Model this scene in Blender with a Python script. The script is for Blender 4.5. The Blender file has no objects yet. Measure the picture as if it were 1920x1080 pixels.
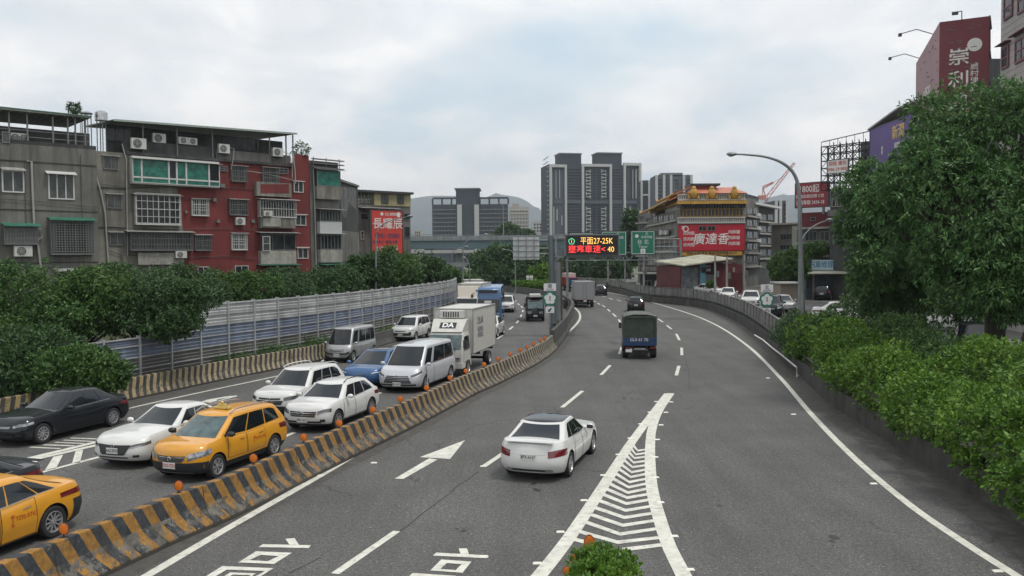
import bpy, bmesh, math, random
import numpy as np
from mathutils import Vector, Matrix
SC = bpy.context.scene
COL = SC.collection
R = math.radians
# ------------------------------------------------------------ camera
CAMH = 5.83; FPX = 1600.0; PITCH = math.atan(58 / FPX); ROLL = R(0.4)
_F = Vector((0, math.cos(PITCH), -math.sin(PITCH))); _R = Vector((1, 0, 0)); _U = _R.cross(_F)
CR = _R * math.cos(ROLL) - _U * math.sin(ROLL); CU = _U * math.cos(ROLL) + _R * math.sin(ROLL)
CAM = Vector((0, 0, CAMH))
cd = bpy.data.cameras.new('camera'); co = bpy.data.objects.new('camera', cd); COL.objects.link(co)
cd.sensor_width = 36; cd.lens = FPX / 1920 * 36; cd.clip_start = 0.3; cd.clip_end = 30000
m = Matrix((CR, CU, -_F)).transposed().to_4x4(); m.translation = CAM
co.matrix_world = m; SC.camera = co
def ray(px, py): return _F + CR * ((px - 960) / FPX) + CU * ((540 - py) / FPX)
def G(px, py, z=0.0):                       # point of the level z seen at a pixel of the survey
    d = ray(px, py); t = (z - CAMH) / d.z; return CAM + d * t
def PY(px, py, Y):
    d = ray(px, py); return CAM + d * (Y / d.y)
# ------------------------------------------------------------ world and sun
SUN_EL = R(66); SUN_AZ = R(118)             # compass style azimuth, from +Y towards +X
w = bpy.data.worlds.new("World"); SC.world = w; w.use_nodes = True
nt = w.node_tree; nt.nodes.clear(); N = nt.nodes.new; L = nt.links.new
out = N('ShaderNodeOutputWorld'); bg = N('ShaderNodeBackground'); bg.inputs[1].default_value = 0.10
sky = N('ShaderNodeTexSky'); sky.sky_type = 'NISHITA'; sky.sun_disc = False
sky.sun_elevation = SUN_EL; sky.sun_rotation = SUN_AZ; sky.air_density = 1.3; sky.dust_density = 2.0
tc = N('ShaderNodeTexCoord'); sep = N('ShaderNodeSeparateXYZ'); L(tc.outputs['Generated'], sep.inputs[0])
def mth(op, a, b=None, clamp=False):
    n = N('ShaderNodeMath'); n.operation = op; n.use_clamp = clamp
    for i, v in enumerate((a, b)):
        if v is None: continue
        if isinstance(v, (int, float)): n.inputs[i].default_value = v
        else: L(v, n.inputs[i])
    return n.outputs[0]
zc = mth('MAXIMUM', sep.outputs[2], 0.0); den = mth('ADD', zc, 0.22)
cx = mth('DIVIDE', sep.outputs[0], den); cy = mth('DIVIDE', sep.outputs[1], den)
cmb = N('ShaderNodeCombineXYZ'); L(cx, cmb.inputs[0]); L(cy, cmb.inputs[1]); L(mth('MULTIPLY', sep.outputs[2], 2.5), cmb.inputs[2])
def noise(vec, scale, det=6, rough=.55, dist=0.0):
    n = N('ShaderNodeTexNoise'); n.inputs['Scale'].default_value = scale; n.inputs['Detail'].default_value = det
    n.inputs['Roughness'].default_value = rough; n.inputs['Distortion'].default_value = dist; L(vec, n.inputs['Vector']); return n.outputs[0]
def ramp(fac, stops):
    r = N('ShaderNodeValToRGB'); L(fac, r.inputs[0]); e = r.color_ramp.elements
    while len(e) < len(stops): e.new(0.5)
    for q, (p, c) in zip(e, stops): q.position = p; q.color = (*c, 1) if len(c) == 3 else c
    return r.outputs[0]
# broad overcast sheets and, low down, heaped cumulus
cover = ramp(noise(cmb.outputs[0], 1.15, 7, .52, .3), [(.34, (0, 0, 0)), (.52, (1, 1, 1))])
tone = ramp(noise(cmb.outputs[0], 2.3, 8, .58, .5), [(.30, (6.2, 6.5, 6.9)), (.47, (7.5, 7.6, 7.75)), (.60, (8.9, 8.75, 8.6))])
mp = N('ShaderNodeMapping'); mp.inputs['Scale'].default_value = (1, 1, 1.9); L(tc.outputs['Generated'], mp.inputs[0])
heap = noise(mp.outputs[0], 6.5, 9, .56, .25)
lowf = ramp(sep.outputs[2], [(.04, (.92, .92, .92)), (.24, (0, 0, 0))])
heapc = ramp(heap, [(.41, (4.9, 6.0, 6.9)), (.48, (6.7, 7.2, 7.6)), (.54, (8.9, 8.6, 8.4)), (.64, (10.2, 9.8, 9.4))])
def mix(f, a, b):
    n = N('ShaderNodeMix'); n.data_type = 'RGBA'
    if isinstance(f, (int, float)): n.inputs[0].default_value = f
    else: L(f, n.inputs[0])
    for i, v in ((6, a), (7, b)):
        if isinstance(v, tuple): n.inputs[i].default_value = (*v, 1)
        else: L(v, n.inputs[i])
    return n.outputs[2]
bl = mix(0.75, sky.outputs[0], (5.5, 6.8, 7.7))
c1 = mix(cover, bl, tone); c2 = mix(lowf, c1, heapc)
L(c2, bg.inputs[0]); L(bg.outputs[0], out.inputs[0])
sd = bpy.data.lights.new('sun', 'SUN'); sd.energy = 1.5; sd.angle = R(10); sd.color = (1, .965, .91)
so = bpy.data.objects.new('sun', sd); COL.objects.link(so)
sdir = Vector((math.sin(SUN_AZ) * math.cos(SUN_EL), math.cos(SUN_AZ) * math.cos(SUN_EL), math.sin(SUN_EL)))
so.rotation_euler = (-sdir).to_track_quat('-Z', 'Y').to_euler(); so.location = (0, 0, 60)
SC.view_settings.view_transform = 'Standard'; SC.view_settings.look = 'None'; SC.view_settings.gamma = 1
SC.view_settings.exposure = 0.42; SC.view_settings.use_curve_mapping = False
# ------------------------------------------------------------ materials
MATS = {}
def mat(name, col, rough=.6, metal=0.0, var=0.0, vs=3.0, streak=0.0, bump=0.0, bs=20.0, coat=0.0, emit=0.0, spec=None, col2=None, dirt=0.0):
    """one procedural material: base colour, cloudy variation, vertical streaks of grime, bump"""
    if name in MATS: return MATS[name]
    mt = bpy.data.materials.new(name); mt.use_nodes = True; MATS[name] = mt
    t = mt.node_tree; n = t.nodes; l = t.links; b = n['Principled BSDF']
    b.inputs['Base Color'].default_value = (*col, 1); b.inputs['Roughness'].default_value = rough
    b.inputs['Metallic'].default_value = metal; b.inputs['Coat Weight'].default_value = coat; b.inputs['Coat Roughness'].default_value = .04
    if spec is not None: b.inputs['Specular IOR Level'].default_value = spec
    if emit: b.inputs['Emission Color'].default_value = (*col, 1); b.inputs['Emission Strength'].default_value = emit
    g = n.new('ShaderNodeNewGeometry'); prev = None
    def nz(scale, det=5, stretch=None, rg=.6):
        x = n.new('ShaderNodeTexNoise'); x.inputs['Scale'].default_value = scale; x.inputs['Detail'].default_value = det; x.inputs['Roughness'].default_value = rg
        if stretch:
            mp = n.new('ShaderNodeMapping'); mp.inputs['Scale'].default_value = stretch; l.new(tcn.outputs['Object'], mp.inputs[0]); l.new(mp.outputs[0], x.inputs['Vector'])
        else: l.new(tcn.outputs['Object'], x.inputs['Vector'])
        return x.outputs[0]
    tcn = n.new('ShaderNodeTexCoord')
    def mixc(f, a, c):
        x = n.new('ShaderNodeMix'); x.data_type = 'RGBA'; l.new(f, x.inputs[0])
        for i, v in ((6, a), (7, c)):
            if isinstance(v, tuple): x.inputs[i].default_value = (*v, 1)
            else: l.new(v, x.inputs[i])
        return x.outputs[2]
    def rmp(f, a, c, ca=(0, 0, 0), cc=(1, 1, 1)):
        r = n.new('ShaderNodeValToRGB'); l.new(f, r.inputs[0]); r.color_ramp.elements[0].position = a; r.color_ramp.elements[1].position = c
        r.color_ramp.elements[0].color = (*ca, 1); r.color_ramp.elements[1].color = (*cc, 1); return r.outputs[0]
    cur = tuple(col)
    if var or col2:
        c2_ = col2 or tuple(max(0, c * (1 - var)) for c in col); c1_ = tuple(min(1, c * (1 + var * .6)) for c in col) if not col2 else tuple(col)
        cur = mixc(rmp(nz(vs), .35, .65), c1_, c2_)
    if streak:
        dk = tuple(c * .28 + .01 for c in col)
        f = rmp(nz(1.0, 7, (1.5, 1.5, .13), .7), .44, .66, (0, 0, 0), (streak,) * 3)
        cur = mixc(f, cur, dk)
    if dirt:
        f = rmp(nz(5.5, 8, None, .7), .5, .72, (0, 0, 0), (dirt,) * 3)
        cur = mixc(f, cur, tuple(c * .35 + .012 for c in col))
    if not isinstance(cur, tuple): l.new(cur, b.inputs['Base Color'])
    if bump:
        bp = n.new('ShaderNodeBump'); bp.inputs['Strength'].default_value = bump; bp.inputs['Distance'].default_value = .02
        l.new(nz(bs, 4), bp.inputs['Height']); l.new(bp.outputs[0], b.inputs['Normal'])
    return mt
def leafmat(name, a, b_, c_, sc=.5):
    if name in MATS: return MATS[name]
    mt = bpy.data.materials.new(name); mt.use_nodes = True; MATS[name] = mt
    t = mt.node_tree; n = t.nodes; l = t.links; b = n['Principled BSDF']; b.inputs['Roughness'].default_value = .5; b.inputs['Specular IOR Level'].default_value = .35
    g = n.new('ShaderNodeNewGeometry'); r = n.new('ShaderNodeValToRGB'); l.new(g.outputs['Random Per Island'], r.inputs[0])
    e = r.color_ramp.elements; e[0].color = (*a, 1); e[1].color = (*b_, 1); e[0].position = .1; e[1].position = .95
    tcn = n.new('ShaderNodeTexCoord'); x = n.new('ShaderNodeTexNoise'); x.inputs['Scale'].default_value = sc; x.inputs['Detail'].default_value = 3; l.new(tcn.outputs['Object'], x.inputs['Vector'])
    r2 = n.new('ShaderNodeValToRGB'); r2.color_ramp.elements[0].position = .45; r2.color_ramp.elements[1].position = .7; l.new(x.outputs[0], r2.inputs[0])
    mx = n.new('ShaderNodeMix'); mx.data_type = 'RGBA'; l.new(r2.outputs[0], mx.inputs[0]); l.new(r.outputs[0], mx.inputs[6]); mx.inputs[7].default_value = (*c_, 1)
    m2 = n.new('ShaderNodeMix'); m2.data_type = 'RGBA'; m2.inputs[0].default_value = .45; l.new(mx.outputs[2], m2.inputs[7]); l.new(r.outputs[0], m2.inputs[6])
    l.new(m2.outputs[2], b.inputs['Base Color'])
    tr = n.new('ShaderNodeBsdfTranslucent'); l.new(m2.outputs[2], tr.inputs[0]); ms = n.new('ShaderNodeMixShader'); ms.inputs[0].default_value = .25
    l.new(b.outputs[0], ms.inputs[1]); l.new(tr.outputs[0], ms.inputs[2]); l.new(ms.outputs[0], n['Material Output'].inputs[0])
    return mt
# ------------------------------------------------------------ object helpers
def tag(o, label=None, cat=None, group=None, kind=None):
    if label: o['label'] = label
    if cat: o['category'] = cat
    if group: o['group'] = group
    if kind: o['kind'] = kind
    return o
def thing(name, label, cat, loc=(0, 0, 0), rz=0.0, group=None):
    o = bpy.data.objects.new(name, None); COL.objects.link(o); o.location = loc; o.rotation_euler = (0, 0, rz); o.empty_display_size = .3
    return tag(o, label, cat, group)
def copy_tree(o, parent=None):
    c = o.copy(); COL.objects.link(c)
    if parent: c.parent = parent
    for ch in list(o.children): copy_tree(ch, c)
    return c
def rootloc(p):
    while p.parent: p = p.parent
    return Vector(p.location)
class MB:
    def __init__(s): s.v = []; s.f = []; s.m = []
    def add(s, vs, fs, mi=0):
        b = len(s.v); s.v += [tuple(x) for x in vs]; s.f += [tuple(b + i for i in f) for f in fs]; s.m += [mi] * len(fs); return s
    def frame(s, o, U, V, W, u0, u1, v0, v1, w0, w1, mi=0):
        p = [o + U * u + V * v + W * w_ for w_ in (w0, w1) for v in (v0, v1) for u in (u0, u1)]
        return s.add(p, [(0, 2, 3, 1), (4, 5, 7, 6), (0, 1, 5, 4), (2, 6, 7, 3), (0, 4, 6, 2), (1, 3, 7, 5)], mi)
    def box(s, x0, x1, y0, y1, z0, z1, mi=0):
        return s.frame(Vector((0, 0, 0)), Vector((1, 0, 0)), Vector((0, 1, 0)), Vector((0, 0, 1)), x0, x1, y0, y1, z0, z1, mi)
    def quad(s, a, b, c, d, mi=0): return s.add([a, b, c, d], [(0, 1, 2, 3)], mi)
    def poly(s, pts, mi=0): return s.add(pts, [tuple(range(len(pts)))], mi)
    def prism(s, pts, z0, z1, mi=0, mtop=None):
        n = len(pts); s.add([(p[0], p[1], z0) for p in pts] + [(p[0], p[1], z1) for p in pts], [(i, (i + 1) % n, n + (i + 1) % n, n + i) for i in range(n)], mi)
        s.add([(p[0], p[1], z1) for p in pts], [tuple(range(n))], mi if mtop is None else mtop)
        s.add([(p[0], p[1], z0) for p in pts], [tuple(range(n - 1, -1, -1))], mi); return s
    def grid(s, rows, mi=0, closed=False):
        nr = len(rows); nc = len(rows[0]); vs = [p for r in rows for p in r]; fs = []
        for i in range(nr - 1):
            for j in range(nc if closed else nc - 1):
                k = (j + 1) % nc; fs.append((i * nc + j, i * nc + k, (i + 1) * nc + k, (i + 1) * nc + j))
        return s.add(vs, fs, mi)
    def tube(s, pts, r, n=8, mi=0, caps=True):
        pts = [Vector(p) for p in pts]; rs = r if isinstance(r, (list, tuple)) else [r] * len(pts); rows = []
        for i, p in enumerate(pts):
            t = (pts[min(i + 1, len(pts) - 1)] - pts[max(i - 1, 0)]).normalized()
            a = t.cross(Vector((0, 0, 1))) if abs(t.z) < .95 else t.cross(Vector((1, 0, 0)))
            a.normalize(); b = t.cross(a)
            rows.append([p + a * (rs[i] * math.cos(2 * math.pi * k / n)) + b * (rs[i] * math.sin(2 * math.pi * k / n)) for k in range(n)])
        s.grid(rows, mi, True)
        if caps: s.poly(rows[0][::-1], mi); s.poly(rows[-1], mi)
        return s
    def cyl(s, c, ax, r, h, n=16, mi=0):
        c = Vector(c); ax = Vector(ax).normalized(); return s.tube([c - ax * h / 2, c + ax * h / 2], r, n, mi)
    def lathe(s, c, ax, prof, n=24, mi=0):
        c = Vector(c); ax = Vector(ax).normalized(); a = ax.orthogonal().normalized(); b = ax.cross(a)
        s.grid([[c + ax * h + a * (r * math.cos(2 * math.pi * k / n)) + b * (r * math.sin(2 * math.pi * k / n)) for k in range(n)] for r, h in prof], mi, True); return s
    def ball(s, c, rx, ry, rz, n=10, m_=6, mi=0):
        c = Vector(c); rows = [[c + Vector((rx * math.cos(2 * math.pi * k / n) * math.sin(a), ry * math.sin(2 * math.pi * k / n) * math.sin(a), rz * math.cos(a))) for k in range(n)] for a in [math.pi * (i + .001) / (m_ + .002) for i in range(m_ + 1)]]
        return s.grid(rows, mi, True)
    def build(s, name, mats, parent=None, loc=None, smooth=False, local=False, bevel=0.0, fix=True):
        me = bpy.data.meshes.new(name); off = Vector((0, 0, 0))
        if parent is not None and not local: off = rootloc(parent)
        if loc is not None and parent is None: off = Vector(loc)
        me.from_pydata([(x[0] - off.x, x[1] - off.y, x[2] - off.z) for x in s.v], [], s.f)
        for q in (mats if isinstance(mats, (list, tuple)) else [mats]): me.materials.append(q)
        me.polygons.foreach_set('material_index', s.m)
        if fix or bevel:
            bm = bmesh.new(); bm.from_mesh(me); bmesh.ops.remove_doubles(bm, verts=bm.verts, dist=1e-5)
            if bevel: bmesh.ops.bevel(bm, geom=[e for e in bm.edges if len(e.link_faces) == 2 and e.calc_face_angle(0) > .6], offset=bevel, segments=2, affect='EDGES', profile=.6, clamp_overlap=True)
            bmesh.ops.recalc_face_normals(bm, faces=bm.faces); bm.to_mesh(me); bm.free()
        if smooth:
            me.polygons.foreach_set('use_smooth', [True] * len(me.polygons))
            if smooth != 'all': me.set_sharp_from_angle(angle=R(38))
        o = bpy.data.objects.new(name, me); COL.objects.link(o)
        if parent is not None: o.parent = parent
        elif loc is not None: o.location = loc
        return o
def text(body, size, mt, parent, o, U, V, name='lettering', ax='CENTER', ext=.006, bold=0.0, squeeze=1.0, local=False, shear=0.0):
    """lettering laid on a surface: o is its centre, U reads right, V up"""
    cu = bpy.data.curves.new('t', 'FONT'); cu.body = body; cu.size = size; cu.align_x = ax; cu.align_y = 'CENTER'; cu.offset = bold; cu.extrude = ext; cu.resolution_u = 3; cu.shear = shear
    ob = bpy.data.objects.new('t', cu); COL.objects.link(ob); bpy.context.view_layer.update()
    me = bpy.data.meshes.new_from_object(ob.evaluated_get(bpy.context.evaluated_depsgraph_get())); bpy.data.objects.remove(ob); me.name = name
    U = Vector(U).normalized(); V = Vector(V).normalized(); W = U.cross(V); o = Vector(o)
    M4 = Matrix((U * squeeze, V, W)).transposed().to_4x4(); off = rootloc(parent) if (parent and not local) else Vector((0, 0, 0)); M4.translation = o - off
    me.transform(M4); me.materials.clear(); me.materials.append(mt)
    r = bpy.data.objects.new(name, me); COL.objects.link(r)
    if parent: r.parent = parent
    return r
def resample(pts, step):
    pts = [Vector(p) for p in pts]; out_ = [pts[0]]; acc = 0
    for a, b in zip(pts, pts[1:]):
        d = (b - a).length; t = step - acc
        while t < d - 1e-9: out_.append(a + (b - a) * (t / d)); t += step
        acc = d - (t - step)
    return out_
def smoothline(pts, n=8):                   # Catmull-Rom through the survey points
    P = [Vector(p) for p in pts]; P = [P[0] * 2 - P[1]] + P + [P[-1] * 2 - P[-2]]; o = []
    for i in range(1, len(P) - 2):
        a, b, c, d = P[i - 1:i + 3]
        for k in range(n):
            t = k / n; o.append(.5 * ((2 * b) + (c - a) * t + (2 * a - 5 * b + 4 * c - d) * t * t + (3 * b - a - 3 * c + d) * t ** 3))
    o.append(P[-2]); return o
def normals2(pts):
    o = []
    for i in range(len(pts)):
        t = pts[min(i + 1, len(pts) - 1)] - pts[max(i - 1, 0)]; t = Vector((t.x, t.y, 0)).normalized(); o.append(Vector((t.y, -t.x, 0)))   # to the right of travel
    return o
def extrude_profile(pts, prof, mi_fn=None):
    """sweep a closed cross-section (offset to the right, height) along a ground line"""
    ns = normals2(pts); mb = MB(); n = len(prof)
    for i in range(len(pts) - 1):
        for k in range(n - 1):
            q = [(pts[i], ns[i], k), (pts[i + 1], ns[i + 1], k), (pts[i + 1], ns[i + 1], k + 1), (pts[i], ns[i], k + 1)]
            mb.quad(*[p + nn * prof[kk][0] + Vector((0, 0, prof[kk][1])) for p, nn, kk in q], mi=mi_fn(i, k) if mi_fn else 0)
    for i in (0, len(pts) - 1): mb.poly([pts[i] + ns[i] * a + Vector((0, 0, b)) for a, b in prof])
    return mb
# ============================================================ ground, roads and paint
def asphalt():
    mt = bpy.data.materials.new('asphalt'); mt.use_nodes = True; t = mt.node_tree; n = t.nodes; l = t.links; b = n['Principled BSDF']
    tcn = n.new('ShaderNodeTexCoord')
    def nz(sc, det=4, st=None, rg=.6):
        x = n.new('ShaderNodeTexNoise'); x.inputs['Scale'].default_value = sc; x.inputs['Detail'].default_value = det; x.inputs['Roughness'].default_value = rg
        mp = n.new('ShaderNodeMapping'); l.new(tcn.outputs['Object'], mp.inputs[0]); l.new(mp.outputs[0], x.inputs['Vector'])
        if st: mp.inputs['Scale'].default_value = st; mp.inputs['Rotation'].default_value = (0, 0, R(17))
        return x.outputs[0]
    def rp(f, p0, c0, p1, c1, mid=None):
        r = n.new('ShaderNodeValToRGB'); l.new(f, r.inputs[0]); e = r.color_ramp.elements; e[0].position = p0; e[0].color = (*c0, 1); e[1].position = p1; e[1].color = (*c1, 1)
        return r.outputs[0]
    def mul(a, c, ty='MULTIPLY', f=1.0):
        x = n.new('ShaderNodeMix'); x.data_type = 'RGBA'; x.blend_type = ty; x.inputs[0].default_value = f
        for i, v in ((6, a), (7, c)):
            if isinstance(v, tuple): x.inputs[i].default_value = (*v, 1)
            else: l.new(v, x.inputs[i])
        return x.outputs[2]
    base = rp(nz(.35, 5), .3, (.074, .073, .070), .7, (.102, .100, .096))
    fine = mul(rp(nz(30, 3, None, .8), .30, (.38,) * 3, .70, (1.62,) * 3), rp(nz(11, 4, None, .8), .32, (.60,) * 3, .68, (1.38,) * 3))
    pale = rp(nz(15, 2, None, .8), .645, (0, 0, 0), .70, (.15, .145, .135))
    dark = rp(nz(5, 6, None, .75), .66, (1, 1, 1), .74, (.55,) * 3)
    lane = rp(nz(1, 5, (1.1, .05, 1)), .36, (.88,) * 3, .62, (1.06,) * 3)
    c = mul(mul(mul(base, fine), dark), lane); c = mul(c, pale, 'ADD')
    vo = n.new('ShaderNodeTexVoronoi'); vo.feature = 'DISTANCE_TO_EDGE'; vo.inputs['Scale'].default_value = .16
    ds = n.new('ShaderNodeMapping'); nn = n.new('ShaderNodeTexNoise'); nn.inputs['Scale'].default_value = 1.3; nn.inputs['Detail'].default_value = 5; l.new(tcn.outputs['Object'], nn.inputs['Vector'])
    va = n.new('ShaderNodeVectorMath'); va.operation = 'MULTIPLY_ADD'; l.new(nn.outputs[1], va.inputs[0]); va.inputs[1].default_value = (1.1, 1.1, 0); l.new(tcn.outputs['Object'], va.inputs[2]); l.new(va.outputs[0], vo.inputs['Vector'])
    cr = rp(vo.outputs[0], .0015, (.5,) * 3, .004, (1, 1, 1)); pm = rp(nz(.13, 2), .5, (0, 0, 0), .56, (1, 1, 1))
    x = n.new('ShaderNodeMix'); x.data_type = 'RGBA'; x.blend_type = 'MULTIPLY'; l.new(pm, x.inputs[0]); l.new(c, x.inputs[6]); l.new(cr, x.inputs[7])
    l.new(x.outputs[2], b.inputs['Base Color']); b.inputs['Roughness'].default_value = .8; b.inputs['Specular IOR Level'].default_value = .35
    bp = n.new('ShaderNodeBump'); bp.inputs['Strength'].default_value = .5; bp.inputs['Distance'].default_value = .006; l.new(nz(45, 2), bp.inputs['Height']); l.new(bp.outputs[0], b.inputs['Normal'])
    return mt
M_ASPH = asphalt()
M_PAINT = mat('road_paint', (.60, .59, .52), .6, dirt=.85, var=.12, vs=2)
M_SHOULD = mat('shoulder_grit', (.074, .070, .063), .9, var=.3, vs=3, dirt=.75)
M_SOIL = mat('soil', (.06, .07, .03), .95, var=.5, vs=.8)
M_STREET = mat('street_surface', (.12, .117, .108), .85, var=.3, vs=.4, dirt=.4)
def V2(x, y, z=0.0): return Vector((x, y, z))
# survey lines, going away from the camera
RWALL = smoothline([V2(9.0, 6), V2(9.6, 11), G(1920, 988), G(1800, 915), G(1700, 852), G(1600, 786), G(1560, 761), G(1498, 704), G(1462, 672), G(1418, 630), G(1376, 601), G(1311, 577), G(1204, 564), V2(16.5, 137), V2(11.5, 160), V2(3, 185), V2(-10, 215)])
MED = smoothline([V2(-11.3, 3.5), V2(-10.2, 7), V2(-8.9, 11), G(300, 1033), G(450, 967), G(600, 890), G(700, 840), G(800, 790), G(893, 740), G(937, 720), G(1015, 679), G(1049, 650), G(1072, 614), G(1079, 586), V2(6.6, 104), V2(6.3, 120), V2(5.2, 137), V2(2, 158)])
LBAR = smoothline([V2(-24.5, 10.5), V2(-20.6, 21), G(0, 797), G(237, 752), G(420, 713), G(607, 675), G(735, 643), G(860, 602), V2(-4.7, 90), V2(-6.0, 103), V2(-9.5, 117), V2(-17, 132), V2(-28, 146)])
mb = MB(); mb.poly([V2(-7000, -300, -.12), V2(7000, -300, -.12), V2(7000, 9000, -.12), V2(-7000, 9000, -.12)])
tag(mb.build('ground', mat('far_ground', (.10, .12, .07), .95, var=.4, vs=.02), fix=False), kind='structure')
mb = MB(); mb.poly([V2(-75, 2, -.004), V2(60, 2, -.004), V2(60, 260, -.004), V2(-75, 260, -.004)])
tag(mb.build('road', M_ASPH, fix=False), kind='structure')
# verge behind the left barrier, street level behind the right wall
def side_sheet(line, off, far, z, name, m_):
    ns = normals2(line); a = [p + n_ * off for p, n_ in zip(line, ns)]; mb = MB()
    for i in range(len(a) - 1): mb.quad(V2(a[i].x, a[i].y, z), V2(a[i + 1].x, a[i + 1].y, z), V2(far, a[i + 1].y, z), V2(far, a[i].y, z))
    return tag(mb.build(name, m_), kind='structure')
side_sheet(LBAR, -.25, -120, .25, 'verge', M_SOIL)
side_sheet(RWALL, .12, 160, 1.0, 'street', M_STREET)
def strip(pts, wd, z=.004, name='lane_line', m_=None, parent=None):
    ns = normals2(pts); mb = MB()
    mb.grid([[V2(p.x, p.y, z) - n_ * wd / 2, V2(p.x, p.y, z) + n_ * wd / 2] for p, n_ in zip(pts, ns)])
    return tag(mb.build(name, m_ or M_PAINT, fix=False), kind='structure')
# gritty strips along the walls
def offline(line, d): return [p + n_ * d for p, n_ in zip(line, normals2(line))]
strip(offline(MED, .22), .44, .001, 'gutter', M_SHOULD); strip(offline(MED, -1.05), .7, .001, 'gutter', M_SHOULD)
strip(offline(RWALL, -.45), .9, .001, 'gutter', M_SHOULD); strip(offline(LBAR, .5), .9, .001, 'gutter', M_SHOULD)
EDGE_L = smoothline([G(275, 1080), G(440, 983), G(600, 892), G(735, 812), G(870, 737), G(940, 700), G(1000, 666), G(1045, 637), G(1075, 614), G(1087, 598), G(1086, 586), G(1078, 577), V2(7.4, 108), V2(7.4, 125), V2(6.3, 142), V2(3, 162)])
EDGE_L = [EDGE_L[0] * 2 - EDGE_L[6]] + EDGE_L
EDGE_R = smoothline([G(1985, 1130), G(1900, 1076), G(1800, 1012), G(1700, 942), G(1600, 857), G(1520, 775), G(1460, 705), G(1400, 647), G(1340, 608), G(1280, 584), G(1200, 561), V2(15.4, 137), V2(10.4, 160), V2(2, 183)])
strip(EDGE_L, .22); strip(EDGE_R, .20)
EDGE_LL = smoothline([V2(-22.6, 11.5), V2(-19.2, 20), G(20, 822), G(237, 767), G(380, 735), G(507, 708), G(640, 678), G(736, 650), V2(-4.2, 78), V2(-3.7, 90), V2(-4.9, 104), V2(-8.5, 119), V2(-16, 135)])
strip(EDGE_LL, .16)
def dash(p0, p1, wd=.17):
    a, b = G(*p0), G(*p1); n_ = Vector((b.y - a.y, a.x - b.x, 0)).normalized() * wd / 2; mb = MB()
    mb.poly([V2(*(q).to_tuple()[:2], .004) for q in (a - n_, a + n_, b + n_, b - n_)]); tag(mb.build('lane_dash', M_PAINT, fix=False), kind='structure')
for a, b in [((628, 1076), (744, 996)), ((908, 874), (975, 829)), ((1054, 764), (1092, 733)), ((1127, 703), (1144, 685)), ((1161, 664), (1166, 651)), ((1164, 606), (1160, 599)), ((1155, 594), (1149, 588)), ((1144, 584), (1139, 579.5)), ((1135, 576), (1129, 572)), ((1125, 571), (1120, 568)), ((1117, 566), (1112, 564)),
             ((1268, 704), (1273, 686)), ((1278.5, 666), (1278, 652)), ((1274, 638), (1268, 626)), ((1259, 617), (1250, 610)), ((1243, 604), (1234, 598)), ((1227, 592), (1219, 587)), ((1164, 565), (1157, 562)), ((1149, 562), (1142, 559)), ((1136, 557), (1129, 555)), ((1200, 579), (1192, 575)),
             ((699, 743), (714, 736)), ((932, 635.5), (943, 628.5)), ((955, 618), (962, 612)), ((968.5, 606), (972, 601)), ((976, 594), (978, 590)), ((980, 585), (980.5, 581.5)), ((979.5, 577), (977, 574)), ((974, 572), (970.5, 569)), ((966, 567), (962, 565)), ((524, 823), (552, 811)), ((585, 795), (612, 781))]:
    dash(a, b)
def paint(pts, name='road_marking', z=.0045):
    mb = MB(); mb.poly([V2(*G(*p).to_tuple()[:2], z) for p in pts]); return tag(mb.build(name, M_PAINT, fix=False), kind='structure')
def z5(x, y): return (300 + x / 3, 740 + y / 3)
def z6(x, y): return (900 + x / 3.176, 740 + y / 3.176)
# straight-on arrow: shaft and head
paint([z5(1320, 473), z5(1368, 475), z5(1560, 366), z5(1516, 358)], 'arrow_shaft'); paint([z5(1462, 352), z5(1716, 256), z5(1632, 362)], 'arrow_head')
# the large character painted in both lanes: dot, bar, box, lower frame
def ring(outer, inner):
    for i in range(4):
        j = (i + 1) % 4; paint([outer[i], outer[j], inner[j], inner[i]], 'road_character')
paint([z5(555, 858), z5(578, 842), z5(848, 848), z5(838, 864)], 'road_character'); paint([z5(705, 812), z5(757, 808), z5(782, 846), z5(728, 845)], 'road_character', .0055)
ring([z5(440, 945), z5(540, 882), z5(742, 890), z5(642, 953)], [z5(502, 932), z5(566, 902), z5(668, 909), z5(607, 938)])
ring([z5(105, 1120), z5(350, 965), z5(638, 977), z5(400, 1130)], [z5(170, 1108), z5(375, 985), z5(590, 993), z5(380, 1115)])
ring([z5(300, 1060), z5(395, 1001), z5(540, 1006), z5(450, 1066)], [z5(340, 1052), z5(410, 1013), z5(512, 1017), z5(440, 1056)])
paint([z5(1535, 906), z5(1555, 889), z5(1846, 905), z5(1838, 921)], 'road_character'); paint([z5(1680, 866), z5(1727, 866), z5(1738, 899), z5(1690, 896)], 'road_character', .0055)
ring([z5(1520, 990), z5(1582, 928), z5(1752, 940), z5(1702, 1003)], [z5(1577, 982), z5(1614, 948), z5(1697, 954), z5(1664, 988)])
ring([z5(1290, 1140), z5(1420, 1004), z5(1665, 1020), z5(1560, 1150)], [z5(1340, 1128), z5(1445, 1022), z5(1620, 1032), z5(1530, 1135)])
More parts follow.
